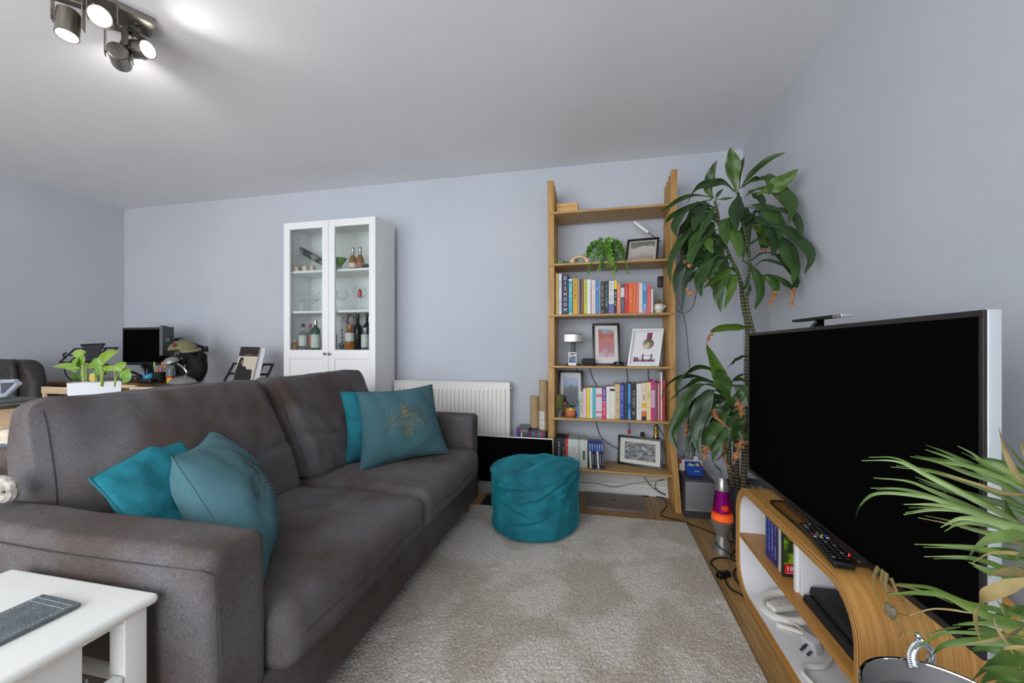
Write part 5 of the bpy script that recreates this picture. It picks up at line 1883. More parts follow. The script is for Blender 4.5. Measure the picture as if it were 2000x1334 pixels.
def spot(pos, aim, px, lit, name='spotlight', en=4.6):
    """can with its lens end at pos facing aim; U bracket from the plate"""
    aim = V(aim).normalized()
    pos = V(pos)
    L_ = .104
    bk = pos - aim * L_
    b = B().lathe(bk, [(.001, 0), (.030, .0), (.034, .004), (.034, L_), (.031, L_), (.030, L_ - .006), (.0, L_ - .006)], 36, False, False, axis=aim)
    c_ = obj('lamp_can', b, NIC, cl)
    obj('lens', B().lathe(pos - aim * .004, [(.0, 0), (.0295, 0), (.0295, .001), (0, .0035)], 28, False, False, axis=aim), LENS if lit else NIC, c_)
    side = aim.cross(V((0, 0, 1)))
    side = side.normalized() if side.length > .1 else V((cos(ang), sin(ang), 0))
    mid = bk.lerp(pos, .4)
    b = B()
    for s_ in (-1, 1):
        p_ = mid + side * s_ * .041
        w_ = V((-side.y, side.x, 0)) * .016
        top = V((p_.x, p_.y, 2.372))
        lo = p_ - V((0, 0, .014))
        q = side * .0015
        for k in (0,):
            b.grid([[lo - w_ - q, lo + w_ - q, lo + w_ + q, lo - w_ + q], [top - w_ - q, top + w_ - q, top + w_ + q, top - w_ + q]], False, cu=True)
            b.F([b.P(v_) for v_ in (lo - w_ - q, lo - w_ + q, lo + w_ + q, lo + w_ - q)])
        b.cyl(p_, mid + side * s_ * .033, .004, n=8)
    tl, tr = mid + side * -.043, mid + side * .043
    w_ = V((-side.y, side.x, 0)) * .016
    lo_ = [V((tl.x, tl.y, 2.3695)) - w_, V((tr.x, tr.y, 2.3695)) - w_, V((tr.x, tr.y, 2.3695)) + w_, V((tl.x, tl.y, 2.3695)) + w_]
    hi_ = [p_ + V((0, 0, .0025)) for p_ in lo_]
    b.quad(*lo_); b.quad(*hi_[::-1]); b.grid([hi_, lo_], False, cu=True)
    obj('bracket', b, NIC, cl)
    if lit:
        l = bpy.data.lights.new('spot_beam', 'SPOT')
        l.energy, l.color, l.spot_size, l.spot_blend, l.shadow_soft_size = en, (1, .95, .91), R(105), 1.0, .035
        o = bpy.data.objects.new('spot_beam', l)
        o.location = pos + aim * .012
        o.rotation_euler = aim.to_track_quat('-Z', 'Y').to_euler()
        C.objects.link(o)


spot(AZ(131, 70, 2.235), (.12, -.12, -1), 0, True)
spot(AZ(195, 32, 2.275), (.72, -.62, -.5), 0, True, en=3.2)
spot(AZ(222, 100, 2.265) + V((-.05, .06, -.0)), (-.75, .62, .06), 0, True, en=6)
spot(AZ(289, 97, 2.30), (1, .04, -.16), 0, True, en=8)

# ================================================================ WHITE SIDE TABLE, LOWER LEFT
zt = .560
tx0, tx1, ty0, ty1 = -1.262, -.850, .150, .618
st_ = thing('side_table', 'white painted side table against the near sofa arm', 'table', ((tx0 + tx1) / 2, (ty0 + ty1) / 2, 0))
WT = mat('satin_white_wood', (226, 226, 222), .35)
obj('table_top', B().box(tx0, tx1, ty0, ty1, zt - .020, zt, .0095, 5), WT, st_)
for lx in (tx0 + .014, tx1 - .052):
    for ly in (ty0 + .014, ty1 - .052):
        obj('leg', B().box(lx, lx + .038, ly, ly + .038, 0, zt - .0202, .002), WT, st_)
for x_ in (tx0 + .02, tx1 - .034):
    obj('top_rail', B().box(x_, x_ + .018, ty0 + .052, ty1 - .052, zt - .030, zt - .0202, .001), WT, st_)
    obj('side_rail', B().box(x_ - .004, x_ + .022, ty0 + .052, ty1 - .052, zt - .152, zt - .128, .006, 3), WT, st_)
obj('back_rail', B().box(tx0 + .052, tx1 - .052, ty1 - .045, ty1 - .030, zt - .152, zt - .128, .004), WT, st_)
obj('drawer', B().box(tx0 + .05, tx1 - .028, ty0 + .02, ty1 - .105, zt - .22, zt - .032, .002), WT, st_)
obj('lower_shelf', B().box(tx0 + .03, tx1 - .03, ty0 + .03, ty1 - .03, .14, .16, .003), WT, st_)
obj('corner_bracket', B().box(tx1 - .066, tx1 - .030, ty1 - .100, ty1 - .096, zt - .128, zt - .100, .001), mat('bracket_metal', (150, 152, 150), .4, .7), st_)
# leather case
lc = thing('leather_case', 'flat grey leather case with white stitching on the white side table', 'case', (-1.1, .40, zt + .0003))
GL = mat('grey_leather', (84, 92, 96), .5, c2=(98, 106, 110), scale=60, bump=.3, bscale=260)
k = [AZ(*p, zt + .006) for p in ((84, 1163), (158, 1180), (-20, 1266), (-62, 1234))]
far_l, far_r = k[0], k[1]
dd = (k[2] - k[1]).normalized(); dd.z = 0
near_r, near_l = far_r + dd * .20, far_l + dd * .20
b = B()


def leatherpt(u, v, z_):
    p = near_l.lerp(near_r, u).lerp(far_l.lerp(far_r, u), v)
    return V((p.x, p.y, zt + .001 + z_ + .0018 * sin(pi * u) * v + .0015 * abs(2 * u - 1) * v))


for z0_, z1_ in ((.0, .0028), (.0034, .0062)):
    ids_t = b.grid([[leatherpt(i / 8, j / 8, z1_) for i in range(9)] for j in range(9)], False)
    ids_b = b.grid([[leatherpt(i / 8, j / 8, z0_) for i in range(9)][::-1] for j in range(9)], False)
    for e in ([(i / 8, 0) for i in range(9)], [(1, j / 8) for j in range(9)], [(1 - i / 8, 1) for i in range(9)], [(0, 1 - j / 8) for j in range(9)]):
        b.grid([[leatherpt(u, v, z0_) for u, v in e], [leatherpt(u, v, z1_) for u, v in e]], False)
obj('leather', b, GL, lc)
b = B()
for (a0, a1) in (((.07, .02), (.07, .97)), ((.93, .02), (.93, .97)), ((.07, .95), (.93, .95)), ((.07, .90), (.93, .90))):
    n = 34 if a0[0] == a1[0] else 16
    for i in range(n):
        p, q = [leatherpt(a0[0] + (a1[0] - a0[0]) * (i + e) / n, a0[1] + (a1[1] - a0[1]) * (i + e) / n, .0064) for e in (.15, .7)]
        b.tube([p, q], .0005, 4)
obj('stitching', b, plain((186, 194, 198), .7), lc, kind='stuff')

# ================================================================ DISPLAY CABINET CONTENTS
def cq(px, zs, y=2.72): return V((AY(px, 550, y).x, y, zs + .0006))


GL_ = thin_glass('clear_glass', (.965, .975, .975), .4)
GST = mat('glass_stem', (214, 220, 220), .15)
z1, z2, z3 = CSH
for i, (px, cc, lab) in enumerate(((581, (186, 104, 84), 'small coppery candle, leftmost of the three on the cabinet top shelf'), (596.5, (206, 200, 184), 'small cream candle between the other two in the cabinet'), (610.5, (196, 150, 150), 'small pink patterned candle, right of the cream one'))):
    q = cq(px, z1, 2.66)
    t = thing('candle', lab, 'candle', q, 0, 'candles in the cabinet')
    obj('jar', B().lathe(q, [(.018, 0), (.0205, .002), (.0205, .034)], 20), mat('candle_%d' % i, cc, .35, c2=(216, 196, 180), scale=70), t)
    obj('lid', B().lathe(q, [(.0208, .0342), (.0208, .039)], 20), plain(tuple(int(k * .9) for k in cc), .3), t)
fan = thing('folded_umbrella', 'dark patterned folded umbrella lying slanted behind the candles', 'umbrella', (-2.15, 2.78, z1 + .001))
p0, p1 = AY(575, 481, 2.76), AY(650, 508, 2.76)
p1 = V((p1.x, 2.80, z1 + .026)); p0 = V((p0.x, 2.76, p0.z))
obj('canopy', B().tube(catmull([p0, p0.lerp(p1, .3) + V((0, 0, .004)), p0.lerp(p1, .7), p1], 8), .022, 12, taper=[.016, .021, .024, .022, .018]), mat('umbrella_dark', (50, 50, 54), .6, c2=(140, 138, 136), scale=22, contrast=(.52, .6)), fan)
obj('base_roll', B().tube([V((p0.x + .03, 2.78, p0.z - .035)), V((p1.x, 2.83, z1 + .016))], .014, 10), plain((70, 68, 70), .6), fan)
q = cq(565.5, z1, 2.67)
hk = solo('hanging_charm', B().ball((AY(566, 465, 2.66).x, 2.66, AY(566, 464, 2.66).z), .018, 10, 8, (.5, .5, 1.5)), mat('charm', (60, 52, 50), .6), 'dark ornament hanging at the inner left edge of the cabinet', 'ornament')
# green cocktail glass
GG = mat('green_glass', (110, 150, 60), .12, trans=.25)
q = cq(665, z1, 2.69)
t = thing('cocktail_glass', 'green cone shaped cocktail glass on the cabinet top shelf', 'glass', q)
obj('bowl', B().lathe(q, [(.004, .028), (.012, .036), (.046, .088), (.047, .094), (.044, .092), (.011, .040), (.0, .036)], 32, False, False), GG, t)
obj('stem', B().lathe(q, [(.024, 0), (.022, .003), (.004, .006), (.0045, .030)], 24), GG, t)
q = cq(655, z1, 2.71)
t = thing('spirit_bottle', 'small amber bottle with a cream label behind the green cocktail glass', 'bottle', q)
obj('glass', B().lathe(q, [(.021, 0), (.022, .002), (.022, .06), (.012, .075), (.011, .088)], 20), mat('amber_glass', (120, 66, 30), .15), t)
obj('label_sticker', B().lathe(q, [(.0224, .01), (.0224, .056)], 20, False, False), plain((214, 206, 190)), t)
for i, (px, lab) in enumerate(((689.5, 'left one of two small sparkling wine bottles with silver foil'), (703.5, 'right one of two small sparkling wine bottles with silver foil'))):
    q = cq(px, z1, 2.68)
    t = thing('wine_bottle', lab, 'bottle', q, 0, 'sparkling wine bottles in the cabinet')
    obj('glass', B().lathe(q, [(.026, 0), (.0285, .003), (.0285, .060), (.024, .088), (.012, .108), (.010, .12)], 26), mat('sparkling', (156, 112, 50), .12, trans=.3), t)
    obj('label_sticker', B().lathe(q, [(.0289, .012), (.0289, .046)], 26, False, False), plain((222, 200, 190) if i == 0 else (160, 110, 100)), t)
    obj('foil', B().lathe(q, [(.0128, .104), (.0112, .125), (.0115, .150), (.0125, .156), (.0105, .166), (0, .168)], 22, False, False), mat('silver_foil', (200, 196, 192), .25, .9), t)
q = cq(716, z1, 2.70)
t = thing('glass_jar', 'dark small jar at the right end of the cabinet top shelf', 'jar', q)
obj('body', B().lathe(q, [(.016, 0), (.018, .003), (.018, .026), (.014, .034), (.014, .040)], 20), plain((50, 50, 56), .2), t)
# stemmed glasses


def wine_glass(px, zs, y, r, h, lab, fill=None):
    q = cq(px, zs, y)
    t = thing('wine_glass', lab, 'glass', q, 0, 'stemmed glasses in the cabinet')
    hb = h * .48
    obj('bowl', B().lathe(q, [(.003, hb), (r * .55, hb + .008), (r * .93, hb + (h - hb) * .32), (r, hb + (h - hb) * .52), (r * .9, hb + (h - hb) * .8), (r * .78, h)], 28, False, False), GL_, t)
    obj('stem', B().lathe(q, [(r * .75, 0), (r * .7, .002), (.006, .006), (.0035, .02), (.003, hb)], 24), GST, t)
    if fill:
        obj('novelty_figure', B().lathe(q, [(.004, hb + .01), (.014, hb + .02), (.015, hb + .05), (.010, hb + .06), (.013, hb + .066), (.004, hb + .075)], 18), mat('copper_pink', (196, 100, 84), .35, .4), t)
        obj('rim_beads', B().lathe(q, [(r * .8, h - .004), (r * .82, h)], 28, False, False), GL_, t)


wine_glass(588.5, z2, 2.68, .036, .155, 'large clear wine glass, leftmost in the cabinet middle shelf')
wine_glass(616, z2, 2.70, .038, .160, 'large clear wine glass beside the door stile on the left')
wine_glass(611, z2, 2.82, .034, .150, 'clear wine glass at the back behind the left pair')
wine_glass(651, z2, 2.70, .036, .155, 'clear wine glass half hidden at the left edge of the right door')
wine_glass(668, z2, 2.67, .045, .162, 'wide clear balloon glass in the middle of the right door')
wine_glass(703, z2, 2.67, .050, .178, 'balloon glass holding a coppery pink figure', fill=True)


def bottle(px, zs, y, r, h, lab, gm, lab_c, cap_c, neck=.35, sh=.12, lv=(.15, .55), cat='bottle', cork=False):
    q = cq(px, zs, y)
    t = thing('spirit_bottle', lab, cat, q, 0, 'bottles on the lowest glazed shelf')
    hs = h * (1 - neck)
    obj('glass', B().lathe(q, [(r * .92, 0), (r, .004), (r, hs - sh * h * .5), (r * .85, hs), (r * .36, hs + sh * h * .6), (r * .34, h * .92)], 26), gm, t)
    if lab_c: obj('label_sticker', B().lathe(q, [(r * 1.015, h * lv[0]), (r * 1.015, h * lv[1])], 26, False, False), lab_c, t)
    obj('cap', B().lathe(q, [(r * .42, h * .86), (r * .42, h), (r * .3, h + .001), (0, h + .001)], 20), cap_c, t)
    return t


CLB = mat('clear_bottle', (196, 204, 202), .06, trans=.85)
LBLW = mat('bottle_label', (206, 208, 202), .6, c2=(150, 160, 156), scale=120, stretch=(.3, .3, 1), contrast=(.5, .75))
bottle(576, z3, 2.66, .022, .075, 'small amber bottle with silver cap at the lower left of the cabinet', mat('amber_clear', (176, 130, 60), .1, trans=.5), None, mat('tin', (180, 180, 176), .25, .9))
bottle(592, z3, 2.68, .030, .205, 'clear bottle with black cap and pale label left of the red capped one', CLB, LBLW, BLACK)
bottle(606, z3, 2.74, .027, .205, 'clear bottle with a square red cap', CLB, plain((190, 120, 100)), plain((190, 30, 44), .35))
bottle(616.5, z3, 2.66, .033, .228, 'dark green gin bottle with silver cap and white label', mat('green_bottle', (24, 74, 44), .08), LBLW, mat('silver_foil', (200, 196, 192), .25, .9), neck=.28, lv=(.07, .52))
bottle(600, z3, 2.80, .028, .12, 'short orange tinted bottle at the back left of the cabinet', mat('amber_pink', (176, 110, 80), .1, trans=.4), None, plain((120, 50, 50)))
bottle(652, z3, 2.70, .024, .19, 'slim clear bottle with copper neck at the left edge of the right door', CLB, None, plain((120, 84, 70)))
q = cq(668, z3, 2.78)
bxt = thing('bottle_carton', 'tall white gift carton with black print behind the bottles', 'box', q)
obj('carton', B().box(q.x - .024, q.x + .024, 2.80, 2.86, z3 + .0006, z3 + .285, .001), plain((214, 212, 208), .5), bxt)
b = B()
for k_ in range(4): marks(b, (q.x, 2.80, z3 + .268 - k_ * .011), (1, 0, 0), (0, 0, 1), .028, .006, 1)
for k_ in range(5): b.box(q.x - .02, q.x - .008, 2.7992, 2.80, z3 + .03 + k_ * .03, z3 + .045 + k_ * .03)
obj('lettering', b, INKB, bxt)
q = cq(686, z3, 2.83)
bxt = thing('bottle_carton', 'tall carton with maroon leaf artwork beside the white one', 'box', q)
obj('carton', B().box(q.x - .022, q.x + .022, 2.815, 2.87, z3 + .0006, z3 + .27, .001), mat('maroon_art', (196, 190, 186), .5, c2=(120, 30, 44), scale=30, contrast=(.5, .55)), bxt)
bottle(699, z3, 2.80, .034, .29, 'tall black bottle at the back of the right door', mat('black_glass', (14, 16, 20), .1), None, plain((40, 40, 44), .3))
bottle(683, z3, 2.665, .033, .195, 'squat whisky bottle with cork, white label and amber drink', mat('whisky', (196, 122, 40), .08, trans=.5), mat('bottle_label', (206, 208, 202)), mat('cork', (190, 140, 90), .8), neck=.3, lv=(.34, .66))
bottle(713, z3, 2.66, .028, .165, 'clear bottle with tall white label at the right edge of the cabinet', CLB, LBLW, plain((190, 196, 200), .3), lv=(.12, .7))
bottle(717, z3, 2.78, .026, .30, 'slim dark bottle behind the white labelled one at the right', mat('black_glass', (14, 16, 20), .1), None, plain((30, 30, 34), .3))
q = cq(671, z3, 2.70)
t = thing('purple_bow', 'small purple ribbon bow on the neck of the whisky bottle', 'bow', q)
q2 = AY(677, 627, 2.655)
obj('bow', B().ball(q2 + V((0, 0, 0)), .011, 12, 8, (.8, .5, 1.5)), plain((86, 50, 140), .6), t)
t = thing('tumbler', 'clear tumbler with a folded blue cloth in front of the white carton', 'glass', cq(666, z3, 2.68))
q = cq(665, z3, 2.68)
obj('glass', B().lathe(q, [(.026, 0), (.030, .06)], 24, True, False), GL_, t)
obj('cloth', B().ball(q + V((.006, 0, .03)), .021, 12, 8, (1, .8, 1.2)), mat('blue_cloth', (50, 74, 96), .8, c2=(90, 120, 130), scale=60), t)

# ================================================================ DESK CORNER
DZ = .775
dk = thing('desk', 'oak topped desk in the far left corner behind the dining table', 'desk', (-4.0, 2.62, 0))
DW = wood('desk_oak', (126, 92, 54), (160, 122, 76), 0)
obj('desk_top', B().box(-4.44, -3.54, 2.33, 2.925, DZ - .03, DZ, .003), DW, dk)
for lx in (-4.42, -3.60):
    for ly in (2.36, 2.86):
        obj('leg', B().box(lx, lx + .04, ly, ly + .04, 0, DZ - .0302, .002), DW, dk)
obj('rail', B().box(-4.38, -3.60, 2.375, 2.39, DZ - .1, DZ - .0302), DW, dk)
# main monitor
a, c_ = AY(239, 640, 2.62), AY(334, 714, 2.62)
mo = thing('monitor', 'black framed computer monitor facing the room on the desk', 'monitor', ((a.x + c_.x) / 2, 2.66, DZ + .0006))
GB = mat('graphite', (52, 54, 56), .45)
obj('frame', B().box(a.x, c_.x, 2.62, 2.645, c_.z, a.z, .003), GB, mo)
obj('screen', B().box(a.x + .012, c_.x - .010, 2.6188, 2.62, c_.z + .024, a.z - .018), SCREEN, mo)
obj('stand', B().box((a.x + c_.x) / 2 - .03, (a.x + c_.x) / 2 + .03, 2.646, 2.67, DZ + .01, c_.z + .1, .004), BLACK, mo)
obj('foot', B().box((a.x + c_.x) / 2 - .11, (a.x + c_.x) / 2 + .11, 2.58, 2.76, DZ + .0008, DZ + .012, .004), BLACK, mo)
# second screen seen from behind, on an arm
m2 = thing('monitor', 'second monitor seen from behind, turned edge-on, held on a black arm', 'monitor', AY(322, 700, 2.45))
k = [AY(311.5, 635.5, 2.42), AY(334, 640, 2.56), AY(331, 696, 2.56), AY(311.5, 694.5, 2.42)]
nrm = (k[1] - k[0]).cross(k[3] - k[0]).normalized()
b = B()
b.grid([[k[0], k[1], k[2], k[3]], [p + nrm * -.02 for p in k]], False, cu=True)
b.quad(*k[::-1]); b.quad(*[p + nrm * -.02 for p in k])
obj('housing', b, mat('monitor_back', (66, 68, 70), .5), m2)
mid = sum(k, V((0, 0, 0))) / 4
u_ = (k[1] - k[0]).normalized()
T_ = M(((u_.x, 0, nrm.x, mid.x), (u_.y, 0, nrm.y, mid.y), (0, 1, nrm.z, mid.z), (0, 0, 0, 1)))
s_ = 1 if (T_ @ V((0, 0, 1)) - mid).dot(V((0, 0, CH)) - mid) > 0 else -1
b = B(); b.T = T_
b.box(-.02, .04, -.03, .03, 0, s_ * .014, .002)
obj('mount_plate', b, plain((46, 48, 56), .4), m2)
b = B(); b.T = T_
b.box(-.062, -.045, -.105, .09, 0, s_ * .004)
obj('side_port_strip', b, plain((12, 12, 14), .3), m2)
# monitor arm: clamp post, two links
ma = thing('articulated_mount', 'black articulated monitor arm clamped to the desk', 'monitor arm', V((-3.68, 2.80, DZ)))
pz = [AY(338, 662, 2.56), AY(352, 664, 2.58), AY(401, 680, 2.70), AY(396, 684, 2.74)]
ARM = mat('arm_black', (30, 30, 32), .4)
base = V((-3.60, 2.86, DZ))
obj('clamp', B().box(base.x - .04, base.x + .04, base.y - .04, base.y + .03, DZ, DZ + .012, .003), ARM, ma)
obj('post', B().cyl(base + V((0, 0, .012)), V((base.x, base.y, pz[2].z - .05)), .016), ARM, ma)
obj('lower_link', B().tube([V((base.x, base.y, pz[2].z - .06)), pz[2] - V((0, 0, .012))], .015, 10), ARM, ma)
obj('upper_link', B().tube([pz[2], pz[1]], .013, 10), ARM, ma)
obj('elbow', B().lathe(pz[2] - V((0, 0, .03)), [(.02, 0), (.022, .004), (.022, .040), (.018, .046)], 20), ARM, ma)
obj('wrist', B().lathe(pz[1] - V((0, 0, .02)), [(.014, 0), (.016, .004), (.016, .034), (.013, .038)], 16), ARM, ma)
obj('head', B().cyl(pz[1], pz[0] - V((.02, 0, 0)), .012), ARM, ma)
obj('pivot_cap', B().lathe(AY(337, 664, 2.54), [(.015, 0), (.015, .006)], 18, axis=(0.3, -1, 0)), CHROME, ma)
# laptop riser frame with a lid
lr = thing('laptop_riser', 'black folding laptop riser with cut-out panels held on an arm', 'stand', AY(165, 745, 2.45))
L3 = [AY(115, 709, 2.30), AY(203, 709, 2.30), AY(232, 679, 2.50), AY(146, 681, 2.50)]


def panel_frame(parent, c, wd, bars_u=(), bars_v=(), th=.006, nm='frame', m=MATTE):
    """flat frame between four corners with cross bars"""
    c = [V(q) for q in c]
    nn = (c[1] - c[0]).cross(c[3] - c[0]).normalized() * th

    def at(u, v): return c[0].lerp(c[1], u).lerp(c[3].lerp(c[2], u), v)
    W_ = (c[1] - c[0]).length; H_ = (c[3] - c[0]).length
    wu, wv = wd / W_, wd / H_
    bars = [(0, 1, 0, wv), (0, 1, 1 - wv, 1), (0, wu, wv, 1 - wv), (1 - wu, 1, wv, 1 - wv)]
    bars += [(u - wu / 2, u + wu / 2, wv, 1 - wv) for u in bars_u] + [(wu, 1 - wu, v - wv / 2, v + wv / 2) for v in bars_v]
    b = B()
    for u0, u1, v0, v1 in bars:
        q = [at(u0, v0), at(u1, v0), at(u1, v1), at(u0, v1)]
        b.quad(*q[::-1]); b.quad(*[p + nn for p in q])
        b.grid([q, [p + nn for p in q]], False, cu=True)
    return obj(nm, b, m, parent)


panel_frame(lr, L3, .018, (.25, .75), (.5,))
lid = [AY(166, 705, 2.26), AY(187, 705, 2.26), AY(203, 672, 2.38), AY(160, 674, 2.38)]
lid = [AY(158, 703, 2.27), AY(186, 706, 2.27), AY(203, 671, 2.40), AY(161, 673, 2.40)]
b = B()
nn = (lid[1] - lid[0]).cross(lid[3] - lid[0]).normalized() * .008
b.quad(*lid); b.quad(*[p - nn for p in lid[::-1]]); b.grid([[p - nn for p in lid], lid], False, cu=True)
obj('folded_lid', b, mat('charcoal_lid', (44, 44, 46), .55), lr)
b = B().tube([AY(160, 674, 2.40) - V((0, 0, .002)), AY(203, 672, 2.40) - V((0, 0, .002))], .010, 8)
obj('lid_hinge', b, MATTE, lr)
obj('arm', B().tube([AY(183, 706, 2.36), AY(262, 728, 2.56), V((AY(262, 728, 2.56).x + .05, 2.62, DZ + .012))], .010, 8), MATTE, lr)
obj('hook', B().tube(catmull([AY(128, 700, 2.36), AY(124, 694, 2.36), AY(127, 690, 2.36), AY(131, 690, 2.37)], 5), .006, 8), MATTE, lr)
cable('cable', 'black cable hanging from the laptop riser to the desk', [AY(128, 709, 2.34), AY(126, 720, 2.36), AY(130, 733, 2.4), AY(138, 741, 2.42), V((AY(146, 747, 2.45).x, 2.45, DZ + .004))], .004)
# cap hanging on a black bag / stand
hs = thing('cap', 'olive green baseball cap resting on top of the black kit bag', 'cap', AY(362, 680, 2.52))
CPG = fabric('olive_canvas', (108, 104, 72), (134, 128, 94), weave=300)
cp = AY(358, 684, 2.52)
b = B()
rows = []
for i in range(9):
    t_ = i / 8
    rows.append([cp + V((.105 * cos(a) * cos(t_ * pi / 2) - .03 * t_, .09 * sin(a) * cos(t_ * pi / 2), .075 * sin(t_ * pi / 2) + .012 * cos(a) - .0)) for a in np.linspace(0, 2 * pi, 24, endpoint=False)])
b.grid(rows, True, cu=True)
obj('crown', b, CPG, hs)
b = B()
rows = []
for i in range(7):
    u = i / 6
    rows.append([cp + V((.10 * cos(a) * (1 + .75 * u) + .0, .09 * sin(a) * (1 - .1 * u), .012 - .012 * u * u - .02 * u * abs(sin(a)))) for a in np.linspace(-1.1, 1.1, 11)])
b.grid(rows, True)
b.grid([[p - V((0, 0, .004)) for p in r[::-1]] for r in rows], True)
obj('brim', b, CPG, hs)
obj('badge', B().lathe(cp + V((.02, -.085, .04)), [(.016, 0), (.016, .003)], 14, axis=(.1, -1, .4)), plain((110, 44, 36)), hs)
kb = thing('kit_bag', 'black rucksack with straps and grey buckles standing on the desk', 'bag', V((AY(370, 740, 2.56).x, 2.56, DZ + .0006)))
BG = fabric('black_nylon', (22, 22, 24), (38, 38, 40), weave=260)


def bagf(p):
    t_ = (p.z - DZ) / .28
    q = V(p)
    q.x += .03 * t_ + NZ.noise(p * 14) * .018
    q.y += NZ.noise(p * 12 + V((4, 0, 0))) * .015
    return q


bx = AY(368, 740, 2.56).x
obj('body', B().box(bx - .095, bx + .095, 2.50, 2.66, DZ + .0008, cp.z - .012, .055, 6, n=(8, 8, 14), fn=bagf), BG, kb)
obj('side_pocket', B().ball((bx + .11, 2.54, DZ + .12), .05, 14, 10, (1, .8, 1.7)), BG, kb)
obj('handle_loop', B().tube([(bx + .13 + .035 * cos(a), 2.52, cp.z - .045 + .035 * sin(a)) for a in np.linspace(0, 2 * pi, 20)], .008, 6), BG, kb)
for dx, dz in ((.03, .18), (.06, .12), (-.02, .14)):
    obj('buckle', B().box(bx + dx - .014, bx + dx + .014, 2.475, 2.484, DZ + dz, DZ + dz + .022, .004), plain((130, 126, 124), .4), kb)
    obj('strap', B().tube(catmull([(bx + dx, 2.486, DZ + dz + .08), (bx + dx - .004, 2.474, DZ + dz + .01), (bx + dx + .01, 2.484, DZ + dz - .08)], 5), .006, 6), BG, kb)
# silver ball mouse-shaped lamp
dl = thing('desk_lamp', 'small silver desk lamp with a round shaded head and oval base', 'lamp', V((AY(351, 745, 2.40).x, 2.40, DZ + .0006)))
SLV = mat('lamp_silver', (150, 150, 148), .35, .5)
q = V((AY(352, 745, 2.40).x, 2.42, DZ + .001))
obj('base', B().ball(q + V((0, 0, .012)), .07, 20, 12, (1.1, .8, .62)), SLV, dl) if False else obj('base', B().lathe(q, [(.082, 0), (.084, .006), (.07, .030), (.04, .052), (.01, .06), (0, .06)], 28, sq=2.4), SLV, dl)
obj('pad', B().lathe(q + V((-.03, -.028, .030)), [(.026, 0), (.024, .008), (0, .011)], 20, axis=(-.35, -.5, 1)), plain((34, 34, 36), .5), dl)
hd = AY(336, 704, 2.40)
obj('neck', B().tube(catmull([q + V((.02, 0, .05)), q + V((.03, 0, .10)), hd + V((.03, 0, -.01))], 6), .007, 8), CHROME, dl)
obj('head', B().lathe(hd + V((0, 0, -.02)), [(.0, .048), (.02, .046), (.048, .030), (.056, .012), (.054, .0), (.048, .006), (0, .02)], 28, False, False, axis=(-.25, -.35, 1)), SLV, dl)
# small desk clutter
pt_ = V((AY(308, 745, 2.42).x, 2.43, DZ + .0006))
pn = thing('pen_pot', 'black mesh pen pot crammed with pens on the desk', 'pen pot', pt_)
obj('pot', B().lathe(pt_, [(.032, 0), (.036, .002), (.040, .085), (.036, .085), (.033, .01)], 20), MATTE, pn)
random.seed(12)
pens = [((110, 60, 150), 'purple'), ((214, 170, 40), 'yellow'), ((210, 110, 40), 'orange'), ((200, 200, 200), 'white'), ((60, 90, 140), 'blue'), ((150, 170, 70), 'olive'), ((190, 60, 50), 'red')]
for i, (cc, nm) in enumerate(pens):
    a_ = i * 2 * pi / 7
    p0 = pt_ + V((.018 * cos(a_), .018 * sin(a_), .012))
    p1 = pt_ + V((.034 * cos(a_) + random.uniform(-.006, .006), .028 * sin(a_), .125 + .02 * (i % 3)))
    t = thing('pen', nm + ' pen sticking out of the black pen pot', 'pen', p0, 0, 'pens in the pen pot')
    obj('barrel', B().tube([p0, p0.lerp(p1, .8)], .0045, 8), plain(cc, .4), t)
    obj('cap', B().tube([p0.lerp(p1, .8), p1], .0055 if i % 2 else .005, 8), plain(tuple(min(255, int(k * 1.1) + 10) for k in cc), .4), t)
q = V((AY(328, 747, 2.40).x, 2.42, DZ + .0006))
t = thing('glue_tub', 'clear tub with a red lid standing on a yellow and red label end', 'tub', q)
obj('base', B().lathe(q, [(.024, 0), (.024, .044)], 18), mat('tub_label', (150, 36, 34), .5, c2=(214, 180, 40), scale=26, stretch=(1, 1, .01), contrast=(.5, .52)), t)
obj('lid', B().lathe(q, [(.026, .0442), (.026, .056)], 18), plain((186, 44, 50), .4), t)
obj('jar', B().lathe(q, [(.022, .0565), (.022, .115), (.0, .116)], 18, False, False), plain((112, 122, 126), .2), t)
q = V((AY(284, 742, 2.44).x, 2.47, DZ + .0006))
t = thing('tissue_pack', 'bright blue packet with orange end among the desk clutter', 'packet', q)
tb_ = B(); tb_.T = M.Translation(q + V((0, 0, .045))) @ M.Rotation(R(-15), 4, 'Y')
tb_.box(-.05, .04, -.02, .02, -.02, .02, .008, 3)
obj('packet', tb_, plain((30, 140, 190), .4), t)
tb_ = B(); tb_.T = M.Translation(q + V((0, 0, .045))) @ M.Rotation(R(-15), 4, 'Y')
tb_.box(-.066, -.051, -.018, .018, -.018, .018, .006, 3)
obj('end', tb_, plain((216, 140, 60), .4), t)
tb_ = B(); tb_.T = M.Translation(q + V((0, 0, .045))) @ M.Rotation(R(-15), 4, 'Y')
marks(tb_, (0, -.0202, 0), (1, 0, 0), (0, 0, 1), .04, .012, 1)
obj('lettering', tb_, INKW, t)
solo('clutter_case', B().box(q.x - .07, q.x + .06, 2.44, 2.50, DZ + .0006, DZ + .024, .010, 4), plain((24, 24, 26), .3), 'glossy black spectacle case under the blue packet', 'case')
q = V((AY(292, 748, 2.38).x, 2.37, DZ + .0006))
t = thing('computer_mouse', 'black curved computer mouse at the desk front edge', 'computer mouse', q)
obj('body', B().ball(q + V((0, 0, .016)), .03, 18, 10, (1.9, 1.1, .6)) if False else B().box(q.x - .07, q.x + .06, q.y - .03, q.y + .03, q.z, q.z + .034, .016, 5), mat('gloss_black', (18, 18, 20), .2), t)
